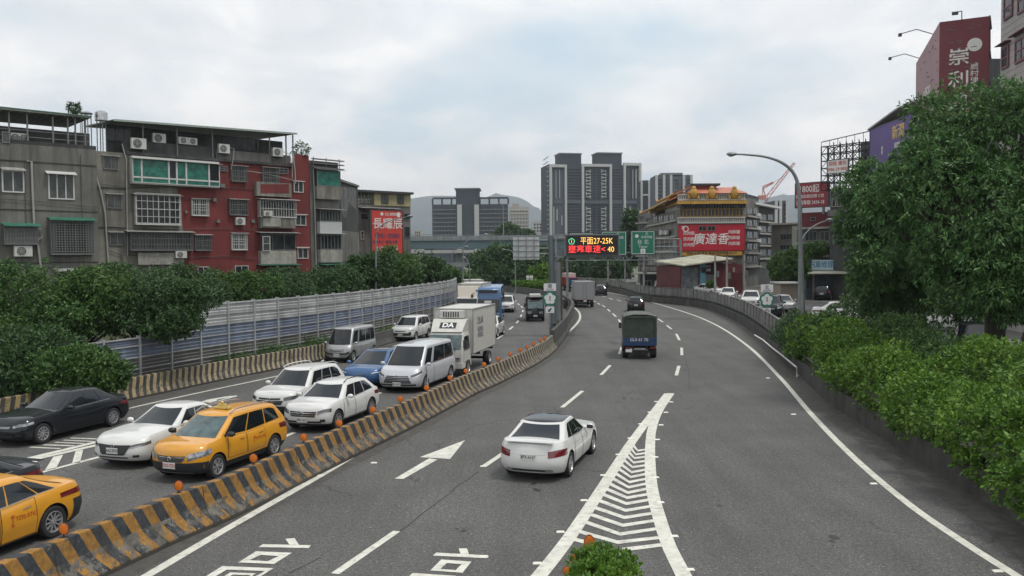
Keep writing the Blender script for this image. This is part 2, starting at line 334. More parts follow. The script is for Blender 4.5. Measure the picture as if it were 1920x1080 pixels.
# gore: two converging bands and the chevrons between them
GL = smoothline([G(960, 1140), G(1011, 1080), G(1065, 1011), G(1120, 929), G(1150, 882), G(1183, 831), G(1222, 778), G(1252, 738)])
GR = smoothline([G(1308, 1140), G(1282, 1080), G(1254, 1023), G(1237, 973), G(1225, 929), G(1220, 891), G(1219, 838), G(1223, 803), G(1236, 770), G(1258, 737.5)])
strip(GL, .30); strip(GR, .30, .0048)
def at_y(line, Y):
    for a, b in zip(line, line[1:]):
        if a.y <= Y <= b.y: return a + (b - a) * ((Y - a.y) / max(1e-6, b.y - a.y))
mb = MB()
rows = [(525, 855, 800, 905, 1108, 890), (560, 795, 820, 868, 1090, 838), (610, 740, 835, 820, 1070, 785), (640, 695, 850, 768, 1050, 738), (665, 655, 860, 722, 1035, 695), (690, 612, 868, 680, 1020, 655), (713, 575, 872, 640, 1012, 615), (735, 543, 877, 605, 1005, 583), (757, 512, 880, 575, 1000, 550), (780, 482, 885, 543, 996, 520), (803, 455, 890, 513, 994, 492), (823, 428, 898, 483, 993, 463), (840, 403, 903, 455, 992, 437), (858, 378, 908, 425, 993, 412), (875, 353, 914, 398, 995, 387), (890, 333, 920, 372, 997, 362), (905, 314, 928, 350, 999, 340), (920, 298, 940, 328, 1001, 318)]
for i, (lx, ly, ax_, ay, rx, ry) in enumerate(rows):
    th = 24 - i * .75
    if i == 0:
        mb.poly([G(*z6(*p), .0052) for p in ((525, 840), (525, 862), (690, 905), (690, 882))]); mb.poly([G(*z6(*p), .0052) for p in ((845, 912), (845, 935), (1112, 900), (1108, 880))]); continue
    th *= .9
    mb.poly([G(*z6(*p), .0052) for p in ((lx, ly), (ax_, ay), (ax_, ay + th), (lx - 14, ly + th * .85))]); mb.poly([G(*z6(*p), .0052) for p in ((ax_, ay), (rx + 8, ry), (rx + 10, ry + th * .85), (ax_, ay + th))])
tag(mb.build('gore_chevrons', M_PAINT, fix=False), kind='structure')
# left carriageway hatching, seen between the queueing cars (zoom of 3 from x0, y720)
def z7(x, y): return (x / 3, 720 + y / 3)
for q in [[(160, 358), (178, 353), (350, 362), (330, 366)], [(235, 345), (255, 340), (425, 346), (410, 351)], [(300, 330), (320, 326), (480, 334), (470, 338)], [(350, 318), (365, 314), (530, 322), (520, 326)], [(390, 306), (405, 302), (560, 308), (550, 312)],
          [(80, 432), (540, 322), (570, 326), (110, 438)], [(90, 440), (540, 340), (545, 350), (200, 428)], [(225, 495), (240, 500), (560, 415), (550, 408)], [(250, 490), (300, 410), (355, 398), (315, 475)], [(405, 448), (425, 378), (468, 370), (450, 442)], [(100, 490), (160, 436), (215, 430), (190, 470)]]:
    paint([z7(*p) for p in q], 'hatch_marking')
def z2_(x, y): return (160 + x / 5.05, 730 + y / 5.05)
for q in [[(1100, 118), (1150, 100), (1330, 68), (1410, 60), (1240, 112), (1180, 128)], [(1240, 100), (1430, 58), (1440, 66), (1260, 112)]]: paint([z2_(*p) for p in q], 'road_marking')
# cat's eyes along the bands
mb = MB(); mb.add([(-.09, -.05, 0), (.09, -.05, 0), (.09, .05, 0), (-.09, .05, 0), (-.07, -.03, .022), (.07, -.03, .022), (.07, .03, .022), (-.07, .03, .022)], [(0, 1, 5, 4), (1, 2, 6, 5), (2, 3, 7, 6), (3, 0, 4, 7), (4, 5, 6, 7)])
stud0 = mb.build('road_stud', mat('stud_white', (.72, .70, .62), .4, dirt=.3)); first = True; NS = {'left': -1, 'right': -1}
for (x, y), where in [(z6(*p), 'left') for p in ((480, 818), (342, 1005), (620, 630), (735, 480), (825, 357), (895, 260), (958, 175), (1012, 105), (1052, 42))] + [(z6(*p), 'right') for p in ((1250, 1042), (1156, 843), (1076, 642), (1047, 493), (1045, 372), (1056, 268), (1079, 181), (1107, 106), (1138, 44))]:
    o = stud0 if first else stud0.copy()
    if not first: COL.objects.link(o)
    first = False; o.location = G(x, y); NS[where] += 1; tag(o, 'white stud on the %s edge of the striped gore, number %s from the near end' % (where, ['one', 'two', 'three', 'four', 'five', 'six', 'seven', 'eight', 'nine'][NS[where]]), 'road stud', 'studs beside the %s band of the gore' % where)
for x, y, lab in [z6(20, 427) + ('white stud at the near end of the dash left of the white sedan',), z6(22, 965) + ('white stud lying in the second lane left of the gore',), (1488, 777, 'first far stud left of the right edge line'), (1497, 704, 'small white stud beside the end of the white pipe'), (1638, 907, 'white stud left of the right edge line beside the hedge'), (1871, 1071, 'white stud at the foot of the right edge line in the corner of the view'), (1440, 709, 'white stud left of the bend of the right edge line'), (701, 868, 'white stud right of the left edge line below the arrow'), (601, 892, 'white stud on the barrier side of the left edge line')]:
    o = stud0.copy(); COL.objects.link(o); o.location = G(x, y); o['label'] = lab; o['category'] = 'road stud'; o['group'] = 'scattered road studs'
# tar joints between lanes
M_TAR = mat('tar', (.018, .018, .018), .7)
def jagged(pts, wd, seed):
    rnd = random.Random(seed); o = []
    for p in resample([G(*q) for q in pts], .45): o.append(p + Vector((rnd.uniform(-.035, .035), 0, 0)))
    return strip(o, wd, .0025, 'tar_joint', M_TAR)
jagged([(744, 1000), (905, 877)], .022, 1); jagged([(975, 832), (1053, 766)], .016, 2); jagged([(1093, 733), (1126, 705)], .016, 3); jagged([(1281, 664), (1291, 690), (1293, 730)], .03, 4); jagged([(540, 1075), (600, 1045)], .02, 5)
M_STAIN = mat('oil_stain', (.030, .029, .028), .6, var=.3, vs=9)
rs = random.Random(3)
for (x, y, r_, n_) in ((1040, 775, .55, 9), (1172, 745, .45, 5), (1185, 752, .3, 4), (770, 900, .2, 3), (1010, 905, .3, 4), (1345, 940, .12, 3), (1560, 1010, .1, 3), (880, 995, .15, 3), (1250, 660, .3, 4), (1310, 560, .5, 3)):
    c_ = G(x, y); mb = MB()
    for k in range(n_):
        a, b = c_.x + rs.gauss(0, r_ * .8), c_.y + rs.gauss(0, r_ * 1.6); rr = rs.uniform(.03, .11) * (1.4 if r_ > .4 else 1); mb.poly([V2(a + rr * rs.uniform(.4, 1.3) * math.cos(t * .785), b + rr * rs.uniform(.6, 2) * math.sin(t * .785), .0018 + k * .00003) for t in range(8)])
    tag(mb.build('road_stain', M_STAIN, fix=False), kind='structure')
M_PATCH = mat('asphalt_patch', (.058, .057, .055), .85, var=.25, vs=14, dirt=.4)
for q in ([(1140, 640), (1152, 640), (1168, 646), (1150, 646)], [(1247, 596), (1296, 596), (1300, 599), (1249, 599)]):
    mb = MB(); mb.poly([G(*p, .0016) for p in q]); tag(mb.build('asphalt_patch', M_PATCH, fix=False), kind='structure')
# ============================================================ barriers
def sweep(line, prof, name, mats, label=None, cat=None, kind=None):
    ns = normals2(line); s_ = [0.0]
    for a, b in zip(line, line[1:]): s_.append(s_[-1] + (b - a).length)
    v_ = [0.0]
    for a, b in zip(prof, prof[1:]): v_.append(v_[-1] + math.hypot(b[0] - a[0], b[1] - a[1]))
    rows = [[p + n_ * a + Vector((0, 0, b)) for a, b in prof] for p, n_ in zip(line, ns)]
    mb = MB(); mb.grid(rows); np_ = len(prof); mb.f += [tuple(range(np_)), tuple(range((len(rows) - 1) * np_, len(rows) * np_))[::-1]]
    me = bpy.data.meshes.new(name); me.from_pydata([tuple(v) for v in mb.v], [], mb.f); at = me.attributes.new('st', 'FLOAT2', 'POINT')
    arr = [(s, v) for s in s_ for v in v_]; at.data.foreach_set('vector', [c for a in arr for c in a]); me.materials.append(mats)
    o = bpy.data.objects.new(name, me); COL.objects.link(o); tag(o, label, cat, None, kind); return o
def stripemat(name, ya, da, period, slant, worn):
    mt = bpy.data.materials.new(name); mt.use_nodes = True; t = mt.node_tree; n = t.nodes; l = t.links; b = n['Principled BSDF']; b.inputs['Roughness'].default_value = .8
    a = n.new('ShaderNodeAttribute'); a.attribute_name = 'st'; s = n.new('ShaderNodeSeparateXYZ'); l.new(a.outputs['Vector'], s.inputs[0])
    def mm(op, x, y=None):
        k = n.new('ShaderNodeMath'); k.operation = op
        for i, v in enumerate((x, y)):
            if v is None: continue
            if isinstance(v, (int, float)): k.inputs[i].default_value = v
            else: l.new(v, k.inputs[i])
        return k.outputs[0]
    tcn = n.new('ShaderNodeTexCoord')
    def nz(sc, det=6, rg=.7, src=None):
        x = n.new('ShaderNodeTexNoise'); x.inputs['Scale'].default_value = sc; x.inputs['Detail'].default_value = det; x.inputs['Roughness'].default_value = rg; l.new(src or tcn.outputs['Object'], x.inputs['Vector']); return x.outputs[0]
    def rp(f, p0, p1, c0=(0, 0, 0), c1=(1, 1, 1)):
        r = n.new('ShaderNodeValToRGB'); l.new(f, r.inputs[0]); e = r.color_ramp.elements; e[0].position = p0; e[0].color = (*c0, 1); e[1].position = p1; e[1].color = (*c1, 1); return r.outputs[0]
    def mx(f, x, y):
        k = n.new('ShaderNodeMix'); k.data_type = 'RGBA'; l.new(f, k.inputs[0])
        for i, v in ((6, x), (7, y)):
            if isinstance(v, tuple): k.inputs[i].default_value = (*v, 1)
            else: l.new(v, k.inputs[i])
        return k.outputs[2]
    ph = mm('FRACT', mm('DIVIDE', mm('ADD', mm('SUBTRACT', s.outputs[0], mm('MULTIPLY', mm('SUBTRACT', 1.2, s.outputs[1]), slant)), mm('MULTIPLY', nz(2.5), .06)), period))
    st_ = rp(ph, .49, .51)
    conc = mx(rp(nz(3.2), .4, .65), (.15, .14, .12), (.05, .046, .04))
    yel = mx(rp(nz(9), .35, .7), ya, tuple(c * .45 for c in ya)); blk = mx(rp(nz(6), .4, .7), da, tuple(c * 2.2 + .01 for c in da))
    old = rp(mm('ADD', mm('MULTIPLY', s.outputs[0], .018), mm('MULTIPLY', nz(.5), .25)), .45, .95); yel = mx(old, yel, (.30, .26, .18))  # fade of the far stripes with distance, put into the colour as cream
    c = mx(st_, yel, blk)
    w_ = mm('ADD', mm('MULTIPLY', mm('LESS_THAN', s.outputs[1], .55), worn * .105), nz(4.5, 8, .75))      # paint knocked off low down on the flare
    c = mx(rp(w_, .59, .64), c, conc); c = mx(rp(s.outputs[1], .06, .10), (.05, .046, .04), c)
    jn = mm('LESS_THAN', mm('FRACT', mm('DIVIDE', s.outputs[0], 3.9)), .006); c = mx(jn, c, (.012, .011, .01)); sv = n.new('ShaderNodeMapping'); sv.inputs['Scale'].default_value = (2.2, 2.2, .5); l.new(tcn.outputs['Object'], sv.inputs[0]); gr_ = rp(nz(1.0, 7, .7, sv.outputs[0]), .50, .72, (0, 0, 0), (.7, .7, .7)); c = mx(gr_, c, (.045, .038, .028))
    l.new(c, b.inputs['Base Color']); bp = n.new('ShaderNodeBump'); bp.inputs['Strength'].default_value = .5; bp.inputs['Distance'].default_value = .02; l.new(nz(12), bp.inputs['Height']); l.new(bp.outputs[0], b.inputs['Normal'])
    return mt
JP = [(0, 0), (0, .10), (-.03, .15), (-.13, .27), (-.19, .36), (-.235, .48), (-.29, .865), (-.31, .88), (-.46, .88), (-.48, .865), (-.55, .5), (-.62, .32), (-.75, .12), (-.75, 0)]
M_ST1 = stripemat('median_paint', (.34, .17, .032), (.018, .021, .025), .53, .50, 1)
M_ST2 = stripemat('roadside_paint', (.36, .26, .11), (.022, .021, .02), .40, -.32, .6)
k = next(i for i, p in enumerate(MED) if p.y > 53)
sweep(MED[:k + 1], JP, 'median_barrier', M_ST1, label='long concrete median barrier with slanting yellow and black stripes between the two carriageways', cat='barrier')
M_CONC = mat('concrete_wall', (.17, .165, .15), .85, var=.35, vs=.8, streak=.8, dirt=.5, bump=.3)
M_DCONC = mat('dark_concrete', (.075, .073, .068), .85, var=.4, vs=.8, streak=.7, dirt=.5, bump=.3)
wl = [p + n_ * -.02 for p, n_ in zip(MED[k:], normals2(MED)[k:])]
sweep(wl, [(0, 0), (0, .12), (-.15, .35), (-.2, 1.18), (-.42, 1.18), (-.46, .35), (-.6, .12), (-.6, 0)], 'median_wall', M_DCONC, label='darker unpainted median wall that bends left behind the sign mast', cat='barrier')
JL = [(0, 0), (0, .08), (-.12, .26), (-.18, .40), (-.25, .86), (-.27, .88), (-.45, .88), (-.47, .86), (-.6, .2), (-.6, 0)]
k2 = next(i for i, p in enumerate(LBAR) if p.y > 50.5)
sweep(LBAR[:k2 + 1], JL, 'roadside_barrier', M_ST2, label='roadside concrete barrier with worn cream and black stripes in front of the noise wall', cat='barrier')
sweep(LBAR[k2:], JL, 'roadside_wall', M_DCONC, label='plain dark roadside barrier behind the silver van, below the noise wall', cat='barrier')
# outer boundary of the left carriageway where it swings away
OB = smoothline([V2(6.0, 96), V2(6.0, 106), V2(5.4, 117), V2(2.6, 133), V2(-.8, 143), V2(-7, 153), V2(-16, 163)])
sweep(OB, [(0, 0), (0, 1.0), (-.25, 1.0), (-.25, 0)][::-1], 'curve_wall', M_DCONC, label='low dark wall in front of the clipped hedge on the outside of the far left bend', cat='barrier')
mb = MB(); mb.poly([V2(6.0, 96, .3), V2(6.2, 105, .3), V2(6.1, 120, .3), V2(4.8, 137, .3), V2(1.5, 158, .3), V2(-20, 190, .3), V2(-60, 190, .3), V2(-16, 163, .3), V2(-7, 153, .3), V2(-.8, 143, .3), V2(2.6, 133, .3), V2(5.4, 117, .3)])
tag(mb.build('median_grass', M_SOIL, fix=False), kind='structure')
# right retaining wall, its ledge and the panel fence above
RW = [p for p in RWALL]
sweep(RW, [(0, 0), (0, .72), (.28, .72), (.28, .85), (.55, .85), (.55, -.1)][::-1], 'retaining_wall', mat('retaining_concrete', (.062, .060, .052), .85, var=.4, vs=.8, streak=.9, dirt=.6, bump=.3), label='low stained concrete retaining wall along the right shoulder', cat='wall')
rl = [p for p in offline(RWALL, .36) if p.y > 46]
M_FPAN = mat('fence_panel', (.20, .20, .185), .7, var=.3, vs=1, streak=.9, dirt=.4)
fn = thing('panel_fence', 'grey concrete panel fence on the right retaining wall beside the car park', 'fence', rl[0])
pts = resample(rl, 2.0)[:90]; ns = normals2(pts); mb = MB(); mc = MB()
for i in range(len(pts) - 1):
    a, b = pts[i], pts[i + 1]; t = (b - a).normalized(); n_ = ns[i]
    pm = MB(); pm.frame(a, t, n_, Vector((0, 0, 1)), .06, (b - a).length - .06, -.03, .03, .85, 1.86); pm.frame(a, t, n_, Vector((0, 0, 1)), .06, (b - a).length - .06, -.05, -.031, 1.28, 1.36); pm.build('fence_panel', M_FPAN, fn)
    pm = MB(); pm.frame(a, t, n_, Vector((0, 0, 1)), -.055, .055, -.075, .075, .85, 1.93); pm.build('fence_post', M_FPAN, fn)
mb.grid([[p + n_ * -.07 + Vector((0, 0, 1.94)), p + n_ * .07 + Vector((0, 0, 1.94)), p + n_ * .07 + Vector((0, 0, 1.99)), p + n_ * -.07 + Vector((0, 0, 1.99))] for p, n_ in zip(pts, ns)], 0, True); mb.build('top_rail', M_FPAN, fn)
# white service pipe on the wall
pp = [G(1417, 628, .75), G(1432, 637, .62), G(1450, 652, .60), G(1466, 664, .50), G(1497, 689, .50)]
mb = MB(); mb.tube([p + Vector((-.07, 0, 0)) for p in pp] + [Vector((pp[-1].x - .07, pp[-1].y, .05))], .045, 8)
tag(mb.build('wall_pipe', mat('pipe_white', (.6, .6, .57), .4), loc=pp[-1], smooth=True), 'white service pipe running down along the right retaining wall', 'pipe')
# orange delineators on the median barrier
def lerp_line(line, Y):
    p = at_y(line, Y); i = next(i for i, q in enumerate(line) if q.y > Y); return p, normals2(line)[i]
M_OR = mat('reflector_orange', (.66, .17, .012), .4, coat=.3, var=.15, vs=30); M_ORD = mat('reflector_rim', (.25, .05, .01), .5); M_DK = mat('dark_metal', (.03, .03, .032), .5, .6)
d0 = thing('delineator', '', 'delineator', group='orange delineators along the median barrier')
mb = MB(); mb.box(-.012, .012, -.008, .008, 0, .08); mb.box(-.05, .05, -.04, .04, 0, .012); mb.build('stem', M_DK, d0, local=True)
mb = MB(); mb.lathe((0, 0, .145), (0, 1, 0), [(.001, -.012), (.085, -.012), (.096, -.008), (.098, 0), (.096, .008), (.085, .012), (.001, .012)], 24); mb.build('reflector', M_OR, d0, smooth=True, local=True)
mb = MB(); mb.lathe((0, 0, .145), (0, 1, 0), [(.098, -.01), (.110, -.006), (.110, .006), (.098, .01)], 24); mb.build('rim', M_ORD, d0, smooth=True, local=True)
dpx = [(124, 998), (334, 917), (475, 860), (570, 824), (637, 798), (700, 771), (750, 750), (800, 731), (843, 711), (874, 697), (908, 684), (935, 672), (956, 663), (975, 652), (988, 646), (1001, 640), (1013, 634), (1021, 628)]
dl = ['beside the rear wheel of the near yellow taxi', 'below the number plate of the yellow people carrier', 'below the sill of the yellow people carrier', 'behind the yellow people carrier, before the white crossover', 'at the front wheel of the white crossover', 'at the rear wheel of the white crossover', 'before the bumper of the large white van', 'at the front wheel of the large white van', 'at the rear wheel of the large white van', 'under the lamp of the white box truck cab', 'below the box of the white box truck', 'just beyond the rear of the white box truck']
line_t = offline(MED, -.39)
for i, (x, y) in enumerate(dpx):
    q = PY(x, y, 1); d = (q - CAM).normalized(); best = min(line_t, key=lambda p: abs(math.atan2(p.x, p.y) - math.atan2(d.x, d.y)) + (0 if p.y > 8 else 9))
    fine_ = smoothline([p for p in line_t if 7 < p.y < 80], 6); p = min(fine_, key=lambda p: abs(p.x / p.y - d.x / d.y))
    o = d0 if i == 0 else copy_tree(d0); o.location = (p.x, p.y, .88); o.rotation_euler = (0, 0, -.25)
    if i < 12: o['label'] = 'round orange delineator on the median barrier ' + dl[i]
    else: o['label'] = '%s of the six small bunched orange delineators before the sign mast, near end first' % ['first', 'second', 'third', 'fourth', 'fifth', 'last'][i - 12]; o['group'] = 'bunched delineators before the sign mast'
# ============================================================ noise wall
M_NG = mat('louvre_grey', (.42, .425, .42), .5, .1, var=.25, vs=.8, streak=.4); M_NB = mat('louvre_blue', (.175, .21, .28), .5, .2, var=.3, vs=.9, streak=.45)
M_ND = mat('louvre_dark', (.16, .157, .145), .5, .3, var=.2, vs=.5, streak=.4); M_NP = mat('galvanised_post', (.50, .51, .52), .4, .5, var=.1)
NL = resample([p for p in smoothline(offline(LBAR, -1.25), 3) if 33.6 < p.y < 92], 2.0); ns = normals2(NL)
nw = thing('noise_wall', 'long ribbed metal noise wall with a blue middle band behind the left roadside barrier', 'noise wall', NL[0])
for i in range(len(NL) - 1):
    a, b = NL[i], NL[i + 1]; t = (b - a).normalized(); n_ = ns[i]; ln = (b - a).length; top = 2.42 if a.y < 39.3 else 3.66; U_ = Vector((0, 0, 1))
    mb = MB(); z = .05
    kk = 0; H_ = 3.66
    while z < top - .1:
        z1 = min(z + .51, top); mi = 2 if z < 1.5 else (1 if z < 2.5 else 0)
        nr = 3
        for j in range(nr):
            za = z + (z1 - z - .05) * j / nr; zb = z + (z1 - z - .05) * (j + 1) / nr
            mb.quad(a + t * .05 + n_ * .02 + U_ * za, b - t * .05 + n_ * .02 + U_ * za, b - t * .05 + n_ * .046 + U_ * (za + (zb - za) * .75), a + t * .05 + n_ * .046 + U_ * (za + (zb - za) * .75), mi)
            mb.quad(a + t * .05 + n_ * .046 + U_ * (za + (zb - za) * .75), b - t * .05 + n_ * .046 + U_ * (za + (zb - za) * .75), b - t * .05 + n_ * .02 + U_ * zb, a + t * .05 + n_ * .02 + U_ * zb, mi)
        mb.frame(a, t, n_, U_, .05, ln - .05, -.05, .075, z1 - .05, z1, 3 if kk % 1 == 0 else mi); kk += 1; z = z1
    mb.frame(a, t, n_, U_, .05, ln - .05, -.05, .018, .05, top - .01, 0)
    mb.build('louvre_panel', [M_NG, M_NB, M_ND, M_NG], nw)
for i, p in enumerate(NL):
    t = (NL[min(i + 1, len(NL) - 1)] - NL[max(i - 1, 0)]).normalized(); top = 2.5 if p.y < 39.3 else 3.72
    mb = MB(); mb.frame(p, t, ns[i], Vector((0, 0, 1)), -.045, .045, -.09, .11, 0, top); mb.build('steel_post', M_NP, nw)
# end return of the noise wall
# ============================================================ vehicles
def paintm(name, col, metal=0.0): return mat(name, col, .45, metal, coat=.45 if sum(col) < .3 else .8, var=.04, vs=2, spec=.25 if sum(col) < .3 else .5, dirt=.10)
P_WHITE = paintm('paint_white', (.60, .60, .58)); P_PEARL = paintm('paint_pearl', (.56, .565, .57)); P_BLACK = mat('paint_black', (.008, .010, .013), .5, coat=.8, spec=.1); P_GREYD = mat('paint_dark_grey', (.024, .027, .032), .5, coat=.8, spec=.15)
P_TAXI = paintm('paint_taxi', (.60, .27, .012)); P_BLUE = paintm('paint_blue', (.03, .10, .24), .2); P_SILV = paintm('paint_silver', (.34, .345, .34), .5); P_SILVW = paintm('paint_silver_white', (.50, .51, .53), .2)
P_DBLUE = paintm('paint_truck_blue', (.022, .055, .13)); P_RED = paintm('paint_red', (.30, .02, .015)); P_CREAM = mat('box_white', (.52, .51, .47), .5, dirt=.25, var=.08); P_BUS = paintm('paint_bus_blue', (.045, .12, .26))
M_GLASS = mat('car_glass', (.008, .011, .014), .05, spec=.55); M_GLASSL = mat('clear_windscreen', (.03, .05, .055), .05, spec=.7, col2=(.10, .15, .15), vs=2.5)
M_PLAS = mat('black_plastic', (.022, .023, .025), .6); M_TYRE = mat('tyre', (.018, .018, .019), .85); M_CHR = mat('chrome', (.55, .55, .56), .2, .9)
M_RIM = mat('alloy', (.42, .42, .43), .35, .6); M_LAMP = mat('headlamp', (.50, .52, .54), .12, .3, coat=1, col2=(.08, .09, .10), vs=7); M_LAMPD = mat('headlamp_dark', (.07, .075, .08), .1, .2, coat=1); M_TAIL = mat('tail_lamp', (.17, .008, .012), .2, coat=1, col2=(.08, .005, .008), vs=9)
M_PLATE = mat('plate_white', (.62, .62, .60), .45); M_PTXT = mat('plate_text', (.03, .03, .035), .6); M_PRED = mat('plate_text_red', (.45, .04, .04), .6); M_UNDER = mat('underbody', (.01, .01, .01), .9); M_RTXT = mat('door_text_red', (.45, .06, .02), .6)
M_DRL = mat('running_lamp', (.8, .83, .88), .2, emit=.25)
X, Y_, Z_ = Vector((1, 0, 0)), Vector((0, 1, 0)), Vector((0, 0, 1))
def interp(tab, x):
    if x <= tab[0][0]: return tab[0][1]
    for (a, va), (b, vb) in zip(tab, tab[1:]):
        if x <= b:
            t = (x - a) / (b - a); t = t * t * (3 - 2 * t) * .5 + t * .5; return va + (vb - va) * t
    return tab[-1][1]
def edge_pt(s):                              # unit rectangle boundary: 0-1 front, 1-2 left, 2-3 rear, 3-4 right
    s %= 4
    if s < 1: return 1.0, -1 + 2 * s
    if s < 2: return 1 - 2 * (s - 1), 1.0
    if s < 3: return -1.0, 1 - 2 * (s - 2)
    return -1 + 2 * (s - 3), -1.0
def ringpt(s, xr, xf, hw, r, bf, br, taper=0.0):
    a, b = edge_pt(s); cxm = (xr + xf) / 2; hx = (xf - xr) / 2; x = a * hx; y = b * hw
    r = min(r, hx * .95, hw * .95); ix = hx - r; iy = hw - r
    if abs(x) > ix and abs(y) > iy:
        dx = abs(x) - ix; dy = abs(y) - iy; mx_ = max(dx, dy); ang = (dy / r) * .5 if dx >= r - 1e-9 else 1 - (dx / r) * .5
        ang = ang * math.pi / 2; x = math.copysign(ix + r * math.cos(ang), x); y = math.copysign(iy + r * math.sin(ang), y)
    k = (y / hw) ** 2; ax_ = x / hx
    x2 = x - (bf * k * max(0, ax_) ** 6 if ax_ > 0 else -br * k * max(0, -ax_) ** 6)
    y2 = y * (1 - taper * abs(ax_) ** 3)
    return cxm + x2, y2
class Body:
    def __init__(s, sp):
        s.sp = sp; s.L = sp['L']; s.W = sp['W']; s.H = sp['H']
    def low(s, t, q):
        sp = s.sp; nose = interp(sp['nose'], q); tail = interp(sp['tail'], q); side = interp(sp.get('side', [(0, .90), (.12, .965), (.45, 1.0), (.72, .99), (.9, .955), (1, .91)]), q)
        x, y = ringpt(t, -s.L / 2 + tail, s.L / 2 - nose, s.W / 2 * side, sp.get('rc', .34), sp.get('bf', .16), sp.get('br', .10), sp.get('taper', .04))
        zb = sp['zb'] + .05 * abs(2 * x / s.L) ** 8; zt = interp(sp['belt'], x); return Vector((x, y, zb + (zt - zb) * q))
    def gh(s, t, u):
        sp = s.sp; xA, xB, xC, xD = sp['gh']; e = u ** .94
        xf = xA + (xB - xA) * u ** sp.get('wsc', 1.12); xr = xD + (xC - xD) * u ** sp.get('rsc', 1.1); hw = s.W / 2 * (sp.get('wbelt', .905) + (sp.get('wroof', .67) - sp.get('wbelt', .905)) * u ** 1.25)
        x, y = ringpt(t, xr, xf, hw, sp.get('gr', .16) + .06 * u, sp.get('gbf', .20), sp.get('gbr', .12), sp.get('gt', .05))
        z0 = interp(sp['belt'], x) - .02; z1 = s.roofz(x) - .055; return Vector((x, y, z0 + (z1 - z0) * u))
    def roofz(s, x):
        sp = s.sp; xA, xB, xC, xD = sp['gh']; xm = sp.get('xm', xB * .6 + xC * .4); k = (x - xm) / max(abs(xB - xm), abs(xC - xm)); return s.H - sp.get('rdrop', .07) * k * k
    def patch(s, fn, t0, t1, q0, q1, off, nt=10, nq=5, mb=None, mi=0, skirt=0.0):
        """a skin-tight panel over the body; q0/q1 may be functions of 0..1 along the patch"""
        mb = mb or MB(); f0 = q0 if callable(q0) else (lambda k: q0); f1 = q1 if callable(q1) else (lambda k: q1); rows = []; e = 1e-3
        for i in range(nt + 1):
            k = i / nt; t = t0 + (t1 - t0) * k; r_ = []
            for j in range(nq + 1):
                q = f0(k) + (f1(k) - f0(k)) * j / nq; p = fn(t, q); n_ = (fn(t + e, q) - fn(t - e, q)).cross(fn(t, q + e) - fn(t, q - e)).normalized()
                if n_.dot(p - Vector((p.x * .6, 0, s.H * .35))) < 0: n_ = -n_
                r_.append(p + n_ * off)
            rows.append(r_)
        mb.grid(rows, mi); return mb
TS = []
for side_ in range(4):
    n_ = 14 if side_ in (0, 2) else 44
    for i in range(n_): TS.append(side_ + i / n_)
def wheel_parts(root, x, y, r, wd, style, side, local=True):
    s = 1 if side > 0 else -1; c = Vector((x, y, r)); ax = Vector((0, s, 0)); mb = MB(); h = wd / 2
    mb.lathe(c, ax, [(r * .66, -h), (r * .9, -h), (r * .985, -h * .75), (r, -h * .3), (r, h * .3), (r * .985, h * .75), (r * .93, h * .98), (r * .80, h), (r * .66, h * .9)], 28)
    w_ = mb.build('wheel', M_TYRE, root, smooth=True, local=True)
    mb = MB(); mb.lathe(c, ax, [(r * .67, h * .92), (r * .64, h * .96), (r * .60, h * .7), (r * .59, -h * .3)], 28); mb.lathe(c, ax, [(r * .6, h * .2), (.01, h * .2)], 28, 1)
    a0 = Vector((1, 0, 0)); b0 = ax.cross(a0)
    if style == 0:
        mb.lathe(c, ax, [(r * .60, h * .55), (r * .45, h * .75), (r * .2, h * .8), (.01, h * .8)], 24); 
        for k in range(8):
            a = k * math.pi / 4; p = c + (a0 * math.cos(a) + b0 * math.sin(a)) * r * .45 + ax * h * .74; mb.cyl(p, ax, r * .06, .01, 8, 1)
    else:
        ns_ = style
        for k in range(ns_):
            for d in ((-.13, .13) if ns_ <= 6 else (0,)):
                a = 2 * math.pi * k / ns_; d0_ = a0 * math.cos(a) + b0 * math.sin(a); a2 = a + d * 1.4; d1_ = a0 * math.cos(a2) + b0 * math.sin(a2); tq = ax.cross(d1_)
                p0 = c + d0_ * r * .1 + ax * h * .72; p1 = c + d1_ * r * .63 + ax * h * .82; wv = r * .045
                mb.add([p0 - tq * wv, p0 + tq * wv, p1 + tq * wv * 1.25, p1 - tq * wv * 1.25] + [q - ax * .035 for q in (p0 - tq * wv, p0 + tq * wv, p1 + tq * wv * 1.25, p1 - tq * wv * 1.25)], [(0, 1, 2, 3), (0, 4, 5, 1), (1, 5, 6, 2), (2, 6, 7, 3), (3, 7, 4, 0)])
        mb.cyl(c + ax * h * .74, ax, r * .14, .03, 14)
    rr = mb.build('rim', [M_RIM, M_PLAS], w_, local=True, smooth=True); return w_
def carve(ob, cuts):
    for cb in cuts:
        md = ob.modifiers.new('b', 'BOOLEAN'); md.operation = 'DIFFERENCE'; md.object = cb; md.solver = 'EXACT'
    bpy.context.view_layer.update(); me = bpy.data.meshes.new_from_object(ob.evaluated_get(bpy.context.evaluated_depsgraph_get()))
    ob.modifiers.clear(); me.name = ob.name; ob.data = me
    for cb in cuts: bpy.data.objects.remove(cb)
